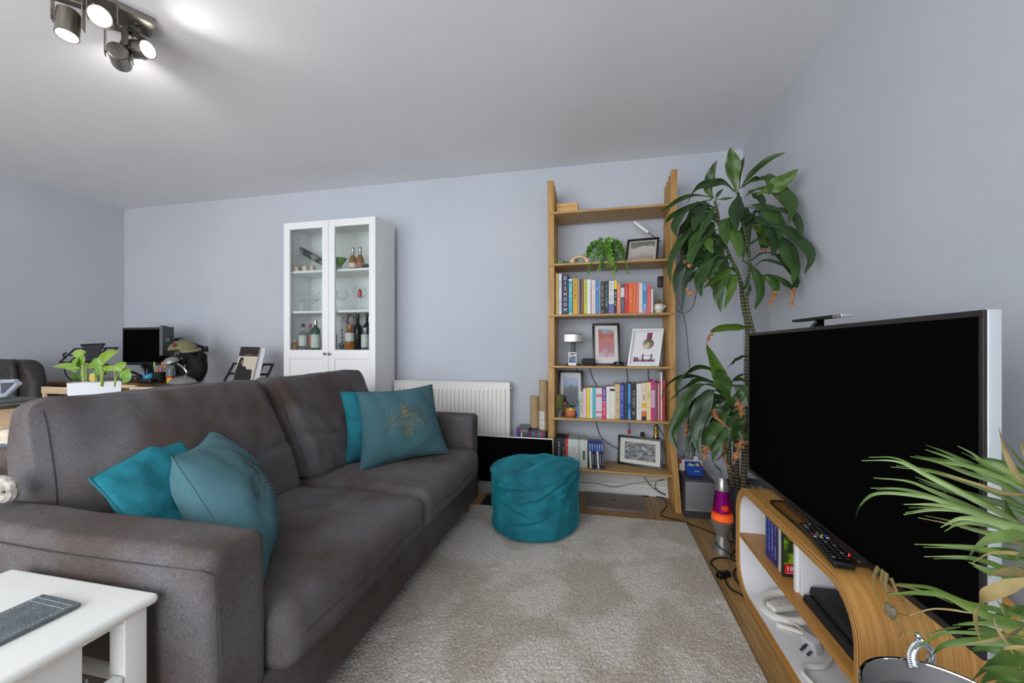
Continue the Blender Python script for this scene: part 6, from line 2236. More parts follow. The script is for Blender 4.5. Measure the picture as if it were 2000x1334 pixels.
obj('mirror_strip', B().box(q.x - .01, q.x + .04, q.y - .02, q.y + .015, q.z + .0342, q.z + .0352), mat('tin', (180, 180, 176), .25, .9), t)
q = V((AY(262, 744, 2.45).x, 2.47, DZ + .0006))
t = thing('desk_tidy', 'dark low tray of cables and small electronics left of the blue packet', 'tray', q)
obj('tray', B().box(q.x - .10, q.x + .09, q.y - .06, q.y + .06, q.z, q.z + .022, .006), plain((40, 36, 34), .6), t)
random.seed(31)
for i in range(6):
    x_ = q.x - .085 + i * .03
    obj('gadget', B().box(x_, x_ + .024, q.y - .05, q.y + .02, q.z + .0222, q.z + .034 + .008 * (i % 3), .003), plain([(90, 66, 50), (30, 30, 32), (70, 66, 72), (24, 24, 24), (110, 80, 50), (40, 40, 50)][i], .4), t)
b = B().ball(AY(290, 713, 2.56) + V((0, 0, .0)), .03, 16, 10, (1.6, .8, 1.1))
fb_ = thing('feather_duster', 'black fluffy duster standing in front of the desk monitor', 'duster', V((AY(287, 740, 2.54).x, 2.54, DZ + .013)))
dq = V((AY(284, 716, 2.54).x, 2.54, AY(284, 716, 2.54).z))
b = B()
random.seed(77)
for i in range(260):
    d_ = V((random.gauss(0, 1), random.gauss(0, .7), random.gauss(.1, 1))).normalized()
    o2 = dq + d_ * random.uniform(.02, .06)
    sd = d_.orthogonal().normalized() * .003
    b.F([b.P(dq + d_ * .005 - sd), b.P(dq + d_ * .005 + sd), b.P(o2)])
obj('fluff', b, MATTE, fb_, kind='stuff')
obj('handle', B().cyl(V((dq.x, 2.54, DZ + .0135)), dq, .006), MATTE, fb_)

# magazine propped on a black wire rack, behind the sofa
sh_ = thing('console_table', 'narrow pale wood table behind the sofa carrying the black rack', 'table', (-3.1, 2.62, 0))
ctx0, ctx1, cty0, cty1, ctz = -3.34, -2.62, 2.45, 2.86, .70
obj('table_top', B().box(ctx0, ctx1, cty0, cty1, ctz - .02, ctz, .002), PINE, sh_)
for lx in (ctx0 + .01, ctx1 - .045):
    for ly in (cty0 + .01, cty1 - .045):
        obj('leg', B().box(lx, lx + .035, ly, ly + .035, 0, ctz - .0202), PINE, sh_)
rk = thing('book_rack', 'black wire book rack leaning behind the sofa', 'rack', (AY(488, 750, 2.62).x, 2.66, ctz + .0006))
ya, yb2 = 2.56, 2.72
c4 = [AY(434, 750, ya), AY(518, 750, ya), AY(536, 711, yb2), AY(456, 709, yb2)]
low = [V((q.x, q.y, q.z)) for q in c4]
# extend the panel down to the table
dv_ = (low[0] - low[3]); kf = (low[0].z - (ctz + .004)) / max(1e-6, (low[3].z - low[0].z))
low[0] = low[0] + dv_ * kf
low[1] = low[1] + (low[1] - low[2]) * ((low[1].z - (ctz + .004)) / max(1e-6, low[2].z - low[1].z))
panel_frame(rk, low, .020, (.25, .5, .75), (.3, .62, ), .006)
obj('rear_leg', B().tube([low[3].lerp(low[2], .5) - V((0, -.01, .02)), V((low[3].lerp(low[2], .5).x, 2.80, ctz + .006))], .006, 6), MATTE, rk)
obj('ledge', B().box(low[0].x, low[1].x, low[0].y - .035, low[0].y, ctz + .0006, ctz + .008), MATTE, rk)
mgz = thing('magazine', 'magazine with a dark header and a photo of a long haired seated person', 'magazine', AY(488, 745, 2.6))
g = [AY(459, 742, 2.55), AY(496, 742, 2.55), AY(511, 680, 2.68), AY(474, 679, 2.68)]
# slope down to the rack ledge
dn = (g[0] - g[3]) * .25
g[0] = g[0] + dn; g[1] = g[1] + (g[1] - g[2]) * .25
nn = (g[1] - g[0]).cross(g[3] - g[0]).normalized()
g = [p + nn * .010 for p in g]


def slab(c, d0, d1):
    b = B()
    lo_, hi_ = [p + nn * d0 for p in c], [p + nn * d1 for p in c]
    b.quad(*hi_); b.quad(*lo_[::-1]); b.grid([lo_, hi_], False, cu=True)
    return b


def gat(u, v): return g[0].lerp(g[1], u).lerp(g[3].lerp(g[2], u), v)


obj('pages', slab(g, 0, .006), plain((222, 220, 216), .6), mgz)
obj('cover', slab([gat(0, .0), gat(1, .0), gat(1, 1), gat(0, 1)], .006, .0066), plain((206, 190, 172), .5), mgz)
obj('header', slab([gat(0, .76), gat(1, .76), gat(1, 1), gat(0, 1)], .0066, .0071), plain((44, 38, 34), .5), mgz)
fig = [(.0, .0), (.02, .4), (.06, .58), (.10, .68), (.17, .74), (.28, .72), (.33, .62), (.30, .55), (.34, .50), (.42, .52), (.52, .48), (.58, .43), (.75, .44), (.86, .42), (.9, .30), (.92, .1), (.95, 0)]
b = B()
ids = [b.P(gat(u, v) + nn * .0076) for u, v in fig]
b.F(ids)
obj('figure_print', b, plain((36, 32, 32), .5), mgz)
b = B()
ids = [b.P(gat(u, v) + nn * .0080) for u, v in ((.22, .66), (.30, .66), (.31, .60), (.27, .55), (.22, .58))]
b.F(ids)
obj('face_print', b, plain((150, 128, 112), .5), mgz)
b = B(); marks(b, gat(.5, .79) + nn * .0071, g[1] - g[0], g[3] - g[0], .09, .008, 1); obj('lettering', b, plain((190, 170, 120)), mgz)
f2 = thing('folder', 'plain pale grey folder leaning behind the magazine', 'folder', AY(505, 745, 2.6))
g = [p + (g[1] - g[0]) * .24 - nn * .016 - (g[3] - g[0]) * .01 for p in g]
obj('cover', slab(g, 0, .007), plain((206, 204, 210), .6), f2)

# ================================================================ OFFICE CHAIR
oc = thing('office_chair', 'dark brown leather office chair at the far left edge', 'chair', (-3.55, 1.95, 0))
LE = mat('dark_leather', (48, 44, 43), .42, c2=(60, 54, 52), scale=30, bump=.3, bscale=160)
ocy = 2.02


def ocx(px): return AY(px, 720, ocy).x


xr, xl_ = ocx(66), ocx(66) - .56
zt = AY(10, 702, ocy).z


def chf(p):
    q = V(p)
    t_ = (p.z - .5) / (zt - .5)
    # narrow towards the top like the photographed backrest
    cx_ = (xr + xl_) / 2
    q.x = cx_ + (p.x - cx_) * (1 - .52 * max(0, t_) ** 2.6)
    q.y += .05 * t_ + .012 * NZ.noise(p * 9)
    q.z += .010 * NZ.noise(p * 7)
    return q


obj('backrest', B().box(xl_, xr, ocy - .03, ocy + .07, .50, zt, .045, 5, n=(14, 3, 12), fn=chf), LE, oc)
obj('pad', B().box(xl_ + .12, xr - .12, ocy - .065, ocy - .02, .54, zt + .004, .04, 5, n=(10, 3, 12), fn=chf), LE, oc)
b = B()
for dx in (.11, .12):
    b.tube([chf(V((xr - dx + .0, ocy - .045, z_))) for z_ in np.linspace(.55, zt - .03, 12)], .004, 5)
obj('piping', b, MATTE, oc)
obj('seat', B().box(xl_ + .02, xr - .02, ocy - .52, ocy + .0, .42, .52, .045, 5, n=(6, 6, 2)), LE, oc)
obj('column', B().cyl(((xl_ + xr) / 2, ocy - .25, .07), ((xl_ + xr) / 2, ocy - .25, .42), .03), CHROME, oc)
for i in range(5):
    a_ = i * 2 * pi / 5 + .3
    e = V(((xl_ + xr) / 2 + .28 * cos(a_), ocy - .25 + .28 * sin(a_), .06))
    l_ = obj('leg', B().tube([V(((xl_ + xr) / 2, ocy - .25, .10)), e], .018, 8, taper=[.024, .014]), BLACK, oc)
    obj('castor', B().lathe(e + V((-.012, 0, -.032)), [(.026, 0), (.026, .024)], 14, axis=(1, 0, 0)), BLACK, l_)

# ================================================================ DINING TABLE AND CHAIRS
DT = wood('dining_oak', (186, 150, 106), (212, 180, 138), 0, .35)
dt = thing('dining_table', 'pale oak dining table behind the near end of the sofa', 'table', (-2.8, 1.25, 0))
dy1 = AZ(50, 777, .75).y
obj('table_top', B().box(-3.5, -2.15, 1.03, dy1, .722, .75, .004), DT, dt)
for lx in (-3.44, -2.25):
    for ly in (1.08, dy1 - .12):
        obj('leg', B().box(lx, lx + .06, ly, ly + .06, 0, .7218, .003), DT, dt)


def fold_chair(lab, pxl, pxr, pyt, pyb, y):
    a, c_ = AY(pxl, pyt, y), AY(pxr, pyb, y)
    x0, x1 = a.x, c_.x
    t = thing('folding_chair', lab, 'chair', ((x0 + x1) / 2, y - .2, 0), 0, 'pale wood chairs at the dining table')
    zt = a.z
    hh = a.z - c_.z
    obj('back_slat', B().box(x0, x1, y - .008, y + .010, zt - hh, zt, .004), PINE, t)
    obj('back_slat', B().box(x0 + .02, x1 - .02, y - .006, y + .008, zt - hh * 2.2 - .03, zt - hh * 1.2 - .03, .003), PINE, t)
    for x_ in (x0 + .012, x1 - .040):
        obj('rear_leg', B().tube([(x_ + .014, y - .002 - .0, zt - .01), (x_ + .014, y + .02, .004)], .013, 8), PINE, t)
        obj('front_leg', B().tube([(x_ + .014, y - .06, .44), (x_ + .014, y - .34, .004)], .012, 8), PINE, t)
    for k_ in range(5):
        obj('seat_slat', B().box(x0 + .03, x1 - .03, y - .37 + k_ * .075, y - .37 + k_ * .075 + .06, .43, .448, .003), PINE, t)
    return t


fold_chair('pale wood folding chair left of the white planter, beyond the dining table', 83, 148, 755, 770.5, 1.92)
fold_chair('pale wood folding chair right of the white planter', 203, 265, 750.5, 758.5, 2.10)
fold_chair('pale wood folding chair nearest the sofa, its back just above the sofa', 255, 330, 755, 765, 1.85)

# planter with money-plant cuttings
py_ = 1.42
pcn = AY(185, 762, py_)
pu, pvv = V((.487, .873, 0)), V((-.873, .487, 0))
zt = AY(185, 746, py_).z
wp = thing('white_planter', 'long white planter of bright green leafy cuttings on the dining table', 'planter', (pcn.x, pcn.y, .7506))


def plf(p):
    t_ = .94 + .06 * (p.z - .75) / (zt - .75)
    q = V((pcn.x, pcn.y, 0)) + pu * (p.x * t_) + pvv * p.y
    return V((q.x, q.y, p.z))


WPL = mat('gloss_white', (222, 224, 230), .25)
hl = .089
b = B()
b.box(-hl, hl, -.042, -.037, .7508, zt, .0, fn=plf).box(-hl, hl, .037, .042, .7508, zt, .0, fn=plf)
b.box(-hl, -hl + .005, -.037, .037, .7508, zt, .0, fn=plf).box(hl - .005, hl, -.037, .037, .7508, zt, .0, fn=plf)
b.box(-hl, hl, -.037, .037, .7508, .757, fn=plf)
obj('pot', b, WPL, wp)
obj('soil', B().box(-hl + .006, hl - .006, -.036, .036, zt - .03, zt - .012, fn=plf), MATS['soil'], wp)
b = B()
random.seed(2)
for i in range(46):
    b.ball(plf(V((random.uniform(-hl + .012, hl - .012), random.uniform(-.03, .03), zt - .010))), random.uniform(.003, .006), 6, 4)
obj('pebbles', b, plain((206, 198, 186), .7), wp, kind='stuff')
LG1 = mat('leaf_lime', (98, 128, 40), .4, c2=(124, 150, 58), scale=14)
LG2 = mat('leaf_mid_green', (80, 118, 34), .4, c2=(104, 140, 44), scale=14)
LG3 = mat('leaf_yellow_brown', (170, 150, 60), .6, c2=(190, 160, 80), scale=20)
wide = lambda t: max(.03, sin(pi * min(1, t ** .8)) ** .7 * 1.0)


def cut(pts, wd, m, y=None, roll=(1, 0, 0)):
    P3 = [AY(p[0], p[1], py_ + (p[2] if len(p) > 2 else 0)) for p in pts]
    obj('leaf', B().leaf(P3, wd, side=roll, fold=.25, seg=6, prof=wide, wav=.06), m, wp)


Zl = lambda zx, zy: (100 + zx / 9.53, 650 + zy / 9.53)
cut([Zl(600, 610), Zl(570, 470, ), Zl(480, 410), Zl(385, 395)], .032, LG1, roll=(.8, 0, -.7))
cut([Zl(560, 660), Zl(400, 640), Zl(250, 615), Zl(40, 630)], .018, LG1, roll=(.1, .6, 1))
cut([Zl(590, 680), Zl(520, 600), Zl(440, 640), Zl(420, 740)], .034, LG2, roll=(.7, .3, -.8))
cut([Zl(590, 760), Zl(540, 780), Zl(500, 860), Zl(410, 930)], .028, LG2, roll=(.6, .2, .8))
cut([Zl(650, 640), Zl(740, 565), Zl(860, 590), Zl(930, 700)], .028, LG2, roll=(.3, .4, 1))
cut([Zl(690, 640), Zl(740, 610), Zl(790, 640), Zl(750, 690)], .016, LG3, roll=(.2, .4, 1))
cut([Zl(830, 640), Zl(880, 660), Zl(930, 720), Zl(870, 790)], .030, LG2, roll=(.9, .2, .3))
cut([Zl(940, 610), Zl(960, 500), Zl(1090, 400), Zl(1250, 330)], .022, LG1, roll=(.5, .2, -1))
cut([Zl(950, 650), Zl(1050, 650), Zl(1150, 660), Zl(1250, 720)], .014, LG1, roll=(.2, .4, 1))
cut([Zl(1280, 720), Zl(1270, 650), Zl(1330, 600), Zl(1400, 555)], .020, LG1, roll=(.6, .2, -.9))
cut([Zl(1280, 740), Zl(1330, 760), Zl(1370, 830), Zl(1330, 930)], .032, LG2, roll=(1, .1, .1))
cut([Zl(820, 900), Zl(790, 850), Zl(780, 800), Zl(800, 760)], .020, LG3, roll=(1, 0, 0))
for pts, r_ in (([(620, 940), (610, 760), (600, 600)], .008), ([(600, 940), (590, 800), (590, 680)], .006), ([(940, 930), (950, 760), (940, 600)], .007), ([(940, 930), (980, 740), (1060, 650)], .003), ([(1180, 900), (1190, 760), (1150, 680)], .003), ([(1180, 900), (1220, 820), (1280, 735)], .003), ([(880, 860), (820, 780), (770, 680)], .003), ([(660, 700), (655, 600), (690, 590)], .003)):
    P3 = [AY(*Zl(*p), py_) for p in pts]
    P3[0].z = zt - .02
    obj('stem', B().tube(catmull(P3, 5), r_, 8), mat('stem_green', (116, 140, 62), .5), wp)

# place mats and grey jug
mp_ = V((AZ(-35, 795, .756).x, AZ(-35, 795, .756).y, .7505))
mx1 = AZ(52, 792, .756)
for i in range(4):
    o_ = .004 * (i % 2)
    solo('place_mat', B().box(mx1.x - .36 + o_, mx1.x + .0 + o_ * 2, mx1.y - .13, mx1.y + .12 + o_, .7503 + i * .0044, .7503 + i * .0044 + .0036, .001),
         mat('slate_mat', (92, 88, 86), .5, c2=(104, 98, 96), scale=30), ['bottom', 'second from bottom', 'third from bottom', 'top'][i] + ' place mat of the grey stack on the dining table', 'place mat', 'stacked grey place mats')
mtz = .7503 + 4 * .0044
solo('coaster_tray', B().box(mx1.x - .30, mx1.x - .085, mx1.y - .08, mx1.y + .09, mtz, mtz + .016, .002), plain((98, 102, 98), .5), 'thick grey green slab on the place mats under the grey jug', 'tray')
jq = V((AY(0, 760, mx1.y).x - .052, mx1.y, mtz + .0165))
jg = thing('grey_jug', 'glossy pale grey geometric jug with an angular handle at the left edge', 'jug', jq)
JG = mat('glaze_grey', (156, 162, 174), .22)
jx = AY(0, 745, jq.y)
ztj = AY(20, 743, jq.y).z
hj = ztj - jq.z
jr = .06
obj('body', B().lathe(jq, [(.045, 0), (jr * .75, .004), (jr, hj * .3), (jr * .92, hj)], 6, smooth=False), JG, jg)
e1, e2, e3 = AY(33, 744, jq.y), AY(37, 748, jq.y), AY(14, 771, jq.y)
obj('handle', B().tube([AY(6, 745, jq.y), e1], .010, 8).tube([e2, e3, AY(4, 773, jq.y)], .012, 8), JG, jg)

# ================================================================ THROWS at the left behind the arm
def blob(name, label, c, r, m, seed, sc=10, amp=.2, cat='throw', fold=0):
    b = B()
    n, k = 40, 26
    rows = []
    for i in range(k + 1):
        t_ = pi * i / k
        row = []
        for j in range(n):
            a_ = 2 * pi * j / n
            d_ = V((sin(t_) * cos(a_), sin(t_) * sin(a_), -cos(t_)))
            q = 1 + amp * NZ.noise(d_ * 2.2 + V((seed, 0, 0))) + .06 * sin(a_ * 5 + t_ * fold) * sin(t_)
            row.append(V(c) + V((d_.x * r[0] * q, d_.y * r[1] * q, d_.z * r[2] * q)))
        rows.append(row)
    b.grid(rows, True, cu=True)
    return solo(name, b, m, label, cat)


KN = mat('chunky_knit', (176, 170, 160), .95, c2=(140, 134, 126), scale=70, bump=.8, bscale=60)
cpt = AY(8, 955, .80)
b = B()
random.seed(6)
spiral = [V((-1.60 + .045 * cos(a) * (1 - a / 30), .74 + .0, .69 + .045 * sin(a) * (1 - a / 30))) for a in np.linspace(0, 12, 60)]
kt = thing('knitted_throw', 'rolled cream and grey knitted throw lying on the sofa arm at the left', 'throw', (-1.66, .72, .635))
kx = AY(47, 975, .79).x
obj('roll', B().box(kx - .30, kx, .742, .80, .6335, .688, .026, 4, n=(10, 4, 2), fn=wob(.008, 24)), KN, kt)
cc_ = AY(9, 962, .722)
sp_ = [V((cc_.x + (.040 - .0034 * a) * cos(2.4 - a), .722, .6745 + (.029 - .0024 * a) * sin(2.4 - a))) for a in np.linspace(0, 8.4, 44)]
obj('coil', B().tube(sp_, .0125, 8), KN, kt)
BT = fabric('brown_blanket', (70, 60, 58), (96, 84, 80), weave=200)
BT2 = fabric('blue_denim', (84, 100, 124), (110, 126, 150), weave=300)
TP = mat('cream_fleece', (196, 184, 164), .95, c2=(176, 162, 146), scale=60, bump=.5, bscale=80)
bt = thing('draped_coat', 'folded brown coat with blue and cream lining heaped behind the sofa', 'coat', (-2.1, .95, .0))
yy_ = .95


def drape(px0, px1, pt, pb, y, m, seed, nm):
    a0, a1 = AY(px0, pt, y), AY(px1, pt, y)
    zb = AY(px0, pb, y).z

    def f(p):
        q = V(p)
        q.z += .012 * NZ.noise(V((p.x * 12, p.y * 12, seed)))
        q.y += .014 * NZ.noise(V((p.x * 10, p.z * 10, seed + 3)))
        return q
    return obj(nm, B().box(a0.x, a1.x, y, y + .10, zb, a0.z, .022, 4, n=(14, 4, 6), fn=f), m, bt)


drape(-28, 26, 836, 870, .98, BT2, 1, 'denim_layer')
drape(-28, 24, 843, 876, .93, TP, 2, 'cream_lining')
drape(-28, 26, 873, 884, .90, BT2, 3, 'blue_hem')
drape(-28, 40, 880, 930, .86, BT, 4, 'brown_layer')
drape(-28, 36, 918, 975, .84, BT, 6, 'lower_layer')
obj('hanging_layer', B().box(-2.10, -1.80, .90, 1.00, .02, .70, .03, 3, n=(6, 2, 8), fn=wob(.02, 6)), BT, bt)

# ================================================================ DRACAENA IN THE CORNER
DG = [mat('dracaena_green_%d' % i, a, .38, c2=b_, scale=8, stretch=(1, 1, .3)) for i, (a, b_) in enumerate((((38, 62, 26), (56, 84, 34)), ((30, 50, 26), (48, 72, 36)), ((54, 82, 24), (82, 108, 36))))]
DBR = mat('dried_leaf', (176, 128, 86), .8, c2=(140, 96, 62), scale=40)
random.seed(14)
dq = V((.825, 2.36, 0))
dr = thing('dracaena', 'tall dracaena with three leafy crowns in a dark pot in the room corner', 'plant', dq)
POTG = mat('pot_charcoal', (58, 62, 70), .55)
obj('pot', B().lathe(dq, [(.092, .001), (.098, .005), (.135, .285), (.142, .29), (.142, .300), (.132, .300), (.128, .262)], 40, True, False), POTG, dr)
obj('soil', B().lathe(dq, [(0, .266), (.1285, .262)], 30, False, False), mat('bark_soil', (74, 62, 50), 1, c2=(120, 108, 92), scale=60), dr)
b = B()
for i in range(120):
    a_, r_ = random.uniform(0, 6.28), .12 * random.random() ** .5
    b.ball(dq + V((r_ * cos(a_), r_ * sin(a_), .27)), random.uniform(.004, .010), 6, 4, (1, 1, .7))
obj('bark_chips', b, mat('bark_chips', (110, 98, 80), .9, c2=(170, 160, 140), scale=30), dr, kind='stuff')
# ringed canes: dark green brown with pale leaf scars


def ringed(name, a, b_):
    m = mat(name, a, .7)
    n = m.node_tree; L = n.links.new
    p = n.nodes['Principled BSDF']
    tc = [q for q in n.nodes if q.type == 'TEX_COORD'][0]
    w_ = n.nodes.new('ShaderNodeTexWave')
    w_.wave_type = 'BANDS'; w_.bands_direction = 'Z'
    w_.inputs['Scale'].default_value = 17
    w_.inputs['Distortion'].default_value = 1.6
    w_.inputs['Detail'].default_value = 2
    w_.inputs['Detail Scale'].default_value = 2
    L(tc.outputs['Object'], w_.inputs[0])
    r = n.nodes.new('ShaderNodeValToRGB')
    r.color_ramp.elements[0].position, r.color_ramp.elements[1].position = .90, .99
    r.color_ramp.elements[0].color, r.color_ramp.elements[1].color = col(a), col(b_)
    L(w_.outputs[1], r.inputs[0]); L(r.outputs[0], p.inputs['Base Color'])
    return m


CANE = ringed('cane_bark', (66, 62, 44), (150, 140, 112))
CANEG = ringed('cane_green', (70, 78, 42), (150, 150, 110))
LIMX = .945


def PP(px, py, y):
    p = AY(px, py, y)
    return p if p.x < LIMX else AX(px, py, LIMX - .004 * random.random())


def cane(pts, r0, r1, m, nm='cane'):
    P3 = catmull([PP(*p) for p in pts], 10)
    rows = []
    b = B()
    n = len(P3)
    b.tube(P3, r0, 12, taper=[r0 + (r1 - r0) * i / 9 for i in range(10)])
    # leaf scar ridges
    for i in range(2, n - 1, 2):
        d_ = (P3[i + 1] - P3[i]).normalized()
        rr = r0 + (r1 - r0) * i / n
        b.lathe(P3[i] + V((0, 0, 0)), [(rr * 1.0, 0), (rr * 1.09, .002), (rr, .004)], 12, False, False, axis=d_)
    return obj(nm, b, m, dr)


cane([(1438, 952, 2.38), (1438, 880, 2.38), (1441, 800, 2.37), (1440, 770, 2.36)], .0165, .014, CANE)
cane([(1452, 948, 2.36), (1455, 880, 2.36), (1462, 800, 2.37), (1459, 720, 2.38), (1460, 640, 2.38), (1452, 600, 2.37), (1447, 550, 2.36)], .0165, .0095, CANE)
cane([(1430, 950, 2.33), (1424, 900, 2.33), (1420, 820, 2.32), (1408, 760, 2.31)], .014, .012, CANE)
cane([(1472, 650, 2.38), (1460, 600, 2.36), (1459, 560, 2.34), (1464, 520, 2.33), (1460, 480, 2.32), (1450, 430, 2.30), (1446, 385, 2.29)], .0095, .0075, CANEG)
cane([(1447, 555, 2.36), (1440, 530, 2.35), (1425, 500, 2.34), (1408, 455, 2.33), (1402, 420, 2.32), (1396, 392, 2.31)], .009, .0070, CANEG)


def conv(zx, zy, src):
    if src == 1: return 1290 + zx / 3.51, 280 + zy / 3.51
    return 1290 + zx / 2.779, 640 + zy / 2.779


drac = lambda t: max(.04, (.20 + .80 * (.5 - .5 * cos(pi * min(1, max(0, t - .08) / .42)))) * (1 - max(0, t - .60) / .40) ** .7)


def dleaf(pts, wd, y0=2.30, dy=0, g=None, dry=0, src=1, roll=None):
    """pts in crop pixels; y0 depth at the base, dy change towards the tip; wd in crop pixels"""
    n = len(pts)
    P3 = [PP(*conv(*p, src), y0 + dy * i / (n - 1)) for i, p in enumerate(pts)]
    sc = 3.51 if src == 1 else 2.779
    w3 = wd / sc / 768 * 2.2 * .46
    m = DG[g if g is not None else random.choice((0, 0, 1, 1, 2))]
    # blades hang with their faces to the room unless told otherwise
    t_ = (P3[-1] - P3[0])
    side = V(roll) if roll else V((cos(random.uniform(-.5, .5)), random.uniform(-.5, .1), random.uniform(-.15, .15)))
    if roll is None and abs(t_.x) > abs(t_.z) * 1.1:
        side = V((random.uniform(-.2, .2), -.55, .8))
    if dry:
        path = catmull(P3, 8)
        k = int(len(path) * (1 - dry))
        o = obj('leaf', B().leaf(path[:k + 1], w3, side=side, seg=1, fold=.25, wav=.14, nc=8, rib=.05, prof=lambda t: max(.2, (.2 + .8 * (.5 - .5 * cos(pi * min(1, t / .55)))) * (1 - .35 * max(0, t - .7) / .3))), m, dr)
        pth = path[k:]
        if len(pth) > 2:
            obj('dried_tip', B().leaf(pth, w3 * .62, side=side, seg=3, fold=1.0, wav=.75, nc=6, rib=.25, prof=lambda t: max(.15, 1 - t * .7 + .25 * sin(t * 19))), DBR, o)
    else:
        obj('leaf', B().leaf(P3, w3, side=side, seg=9, fold=.22, wav=.16, nc=8, rib=.05, prof=drac), m, dr)


# ---- upper right crown
dleaf([(525, 345), (502, 230), (492, 120), (478, 28)], 98, 2.29, -.02, 2, roll=(1, -.15, 0))
dleaf([(548, 310), (590, 250), (655, 180), (760, 100), (858, 62)], 44, 2.27, -.10, 0, roll=(.3, -.5, .7))
dleaf([(540, 310), (548, 200), (560, 130), (576, 95)], 34, 2.31, .05, 0, roll=(.8, -.5, 0))
dleaf([(560, 300), (640, 245), (720, 222), (755, 250), (742, 355)], 80, 2.27, -.14, 0)
dleaf([(660, 350), (740, 310), (850, 250), (945, 175)], 100, 2.20, -.12, 2, roll=(.25, -.3, 1))
dleaf([(600, 330), (700, 305), (800, 315), (880, 390), (905, 450), (880, 545)], 84, 2.25, -.22, 0, roll=(.8, -.5, .3))
dleaf([(535, 335), (530, 400), (515, 490), (520, 600)], 92, 2.26, -.12, 1, roll=(1, -.1, 0))
dleaf([(565, 350), (640, 340), (690, 375), (712, 440)], 62, 2.28, -.08, 1)
dleaf([(510, 330), (440, 272), (370, 268), (250, 300), (182, 410)], 56, 2.29, -.06, 0, roll=(.2, -.5, .9))
dleaf([(575, 435), (650, 420), (730, 450), (790, 520), (825, 590), (815, 665)], 90, 2.27, -.18, 0)
dleaf([(575, 540), (640, 495), (700, 520), (770, 610), (790, 680), (765, 775)], 86, 2.26, -.16, 1)
dleaf([(580, 440), (700, 445), (860, 455), (920, 490), (960, 580), (965, 640)], 56, 2.24, -.26, 1)
dleaf([(600, 600), (700, 560), (840, 575), (930, 640), (1010, 720), (1030, 800), (985, 895)], 66, 2.24, -.36, 1)
dleaf([(610, 690), (700, 640), (800, 640), (860, 700), (905, 800), (925, 880), (905, 960)], 90, 2.25, -.26, 0)
dleaf([(565, 560), (500, 590), (530, 680), (545, 790)], 76, 2.22, -.08, 2)
dleaf([(625, 800), (700, 750), (800, 760), (880, 840), (930, 930), (915, 1010), (895, 1140)], 48, 2.28, -.22, 1, dry=.22)
dleaf([(640, 840), (720, 800), (830, 830), (880, 880)], 24, 2.30, -.16, 1)
dleaf([(620, 935), (690, 905), (760, 930), (790, 985), (770, 1050), (740, 1115)], 62, 2.28, -.12, 0, dry=.32)
dleaf([(560, 800), (630, 850), (680, 940), (685, 1040), (645, 1138)], 66, 2.29, -.1, 0)
dleaf([(600, 910), (590, 960), (600, 1000), (610, 1040)], 50, 2.31, -.02, 1)
dleaf([(530, 540), (470, 510), (440, 600), (455, 700)], 82, 2.25, -.08, 0)
dleaf([(600, 630), (640, 560), (700, 600), (720, 680)], 66, 2.30, -.05, 2)
dleaf([(575, 460), (650, 500), (560, 520), (480, 480)], 40, 2.28, -.05, 1)
dleaf([(640, 650), (700, 660), (760, 690), (745, 700)], 76, 2.31, -.1, 2)
dleaf([(570, 380), (620, 330), (700, 305)], 18, 2.30, -.1, 0)
dleaf([(575, 560), (650, 545), (720, 560)], 14, 2.30, -.1, 1)
dleaf([(690, 900), (780, 905), (880, 970), (910, 1010)], 44, 2.24, -.14, 0)
# ---- leaves below the fork
dleaf([(520, 880), (470, 850), (420, 930), (395, 1040), (415, 1155)], 92, 2.28, -.05, 0)
dleaf([(530, 890), (500, 920), (480, 1010), (435, 1140)], 62, 2.27, -.05, 2)
dleaf([(530, 905), (430, 905), (340, 950), (295, 990)], 56, 2.27, -.08, 2, roll=(.2, -.4, .9))
dleaf([(520, 880), (440, 840), (380, 870), (365, 960), (390, 1040)], 56, 2.31, -.02, 1)
# ---- upper left crown
dleaf([(362, 380), (335, 300), (345, 210), (385, 118)], 66, 2.31, -.05, 0, roll=(1, -.2, 0))
dleaf([(355, 385), (325, 330), (318, 270), (310, 232)], 52, 2.31, -.03, 2, roll=(1, -.2, 0))
dleaf([(375, 390), (395, 350), (430, 310)], 26, 2.31, 0, 1)
dleaf([(360, 370), (230, 355), (130, 385), (60, 430), (0, 470)], 36, 2.30, -.05, 0, roll=(.2, -.4, .9))
dleaf([(350, 385), (220, 420), (110, 475), (40, 530), (8, 610)], 40, 2.30, -.03, 0, roll=(.3, -.4, .8))
dleaf([(380, 385), (440, 380), (500, 372)], 18, 2.31, -.05, 0)
dleaf([(340, 400), (285, 430), (250, 510), (225, 600)], 96, 2.27, -.08, 1, roll=(.9, -.3, .2))
dleaf([(410, 410), (350, 460), (300, 560), (240, 690)], 62, 2.25, -.10, 0, roll=(.9, -.3, .2))
dleaf([(360, 430), (240, 420), (140, 480), (95, 570), (120, 640)], 70, 2.29, -.08, 1)
dleaf([(370, 480), (250, 500), (160, 560), (130, 640)], 60, 2.31, -.04, 0)
dleaf([(375, 510), (260, 540), (160, 640), (95, 740), (60, 850), (72, 965)], 60, 2.30, -.10, 0)
dleaf([(380, 560), (280, 590), (200, 650), (165, 725)], 66, 2.27, -.08, 1)
dleaf([(390, 590), (290, 640), (220, 740), (195, 850)], 66, 2.25, -.10, 0, dry=.12)
dleaf([(395, 660), (330, 650), (335, 700), (360, 755)], 62, 2.23, -.05, 2)
dleaf([(440, 750), (350, 790), (290, 880), (265, 960), (280, 1050)], 84, 2.25, -.08, 0)
dleaf([(460, 800), (350, 770), (230, 830), (165, 960), (150, 1160)], 52, 2.28, -.08, 1)
dleaf([(440, 840), (300, 850), (190, 930), (160, 980), (200, 1040), (245, 1005)], 50, 2.26, -.08, 0, dry=.35)
dleaf([(380, 760), (260, 740), (150, 820), (105, 930), (100, 1035)], 66, 2.31, -.06, 1)
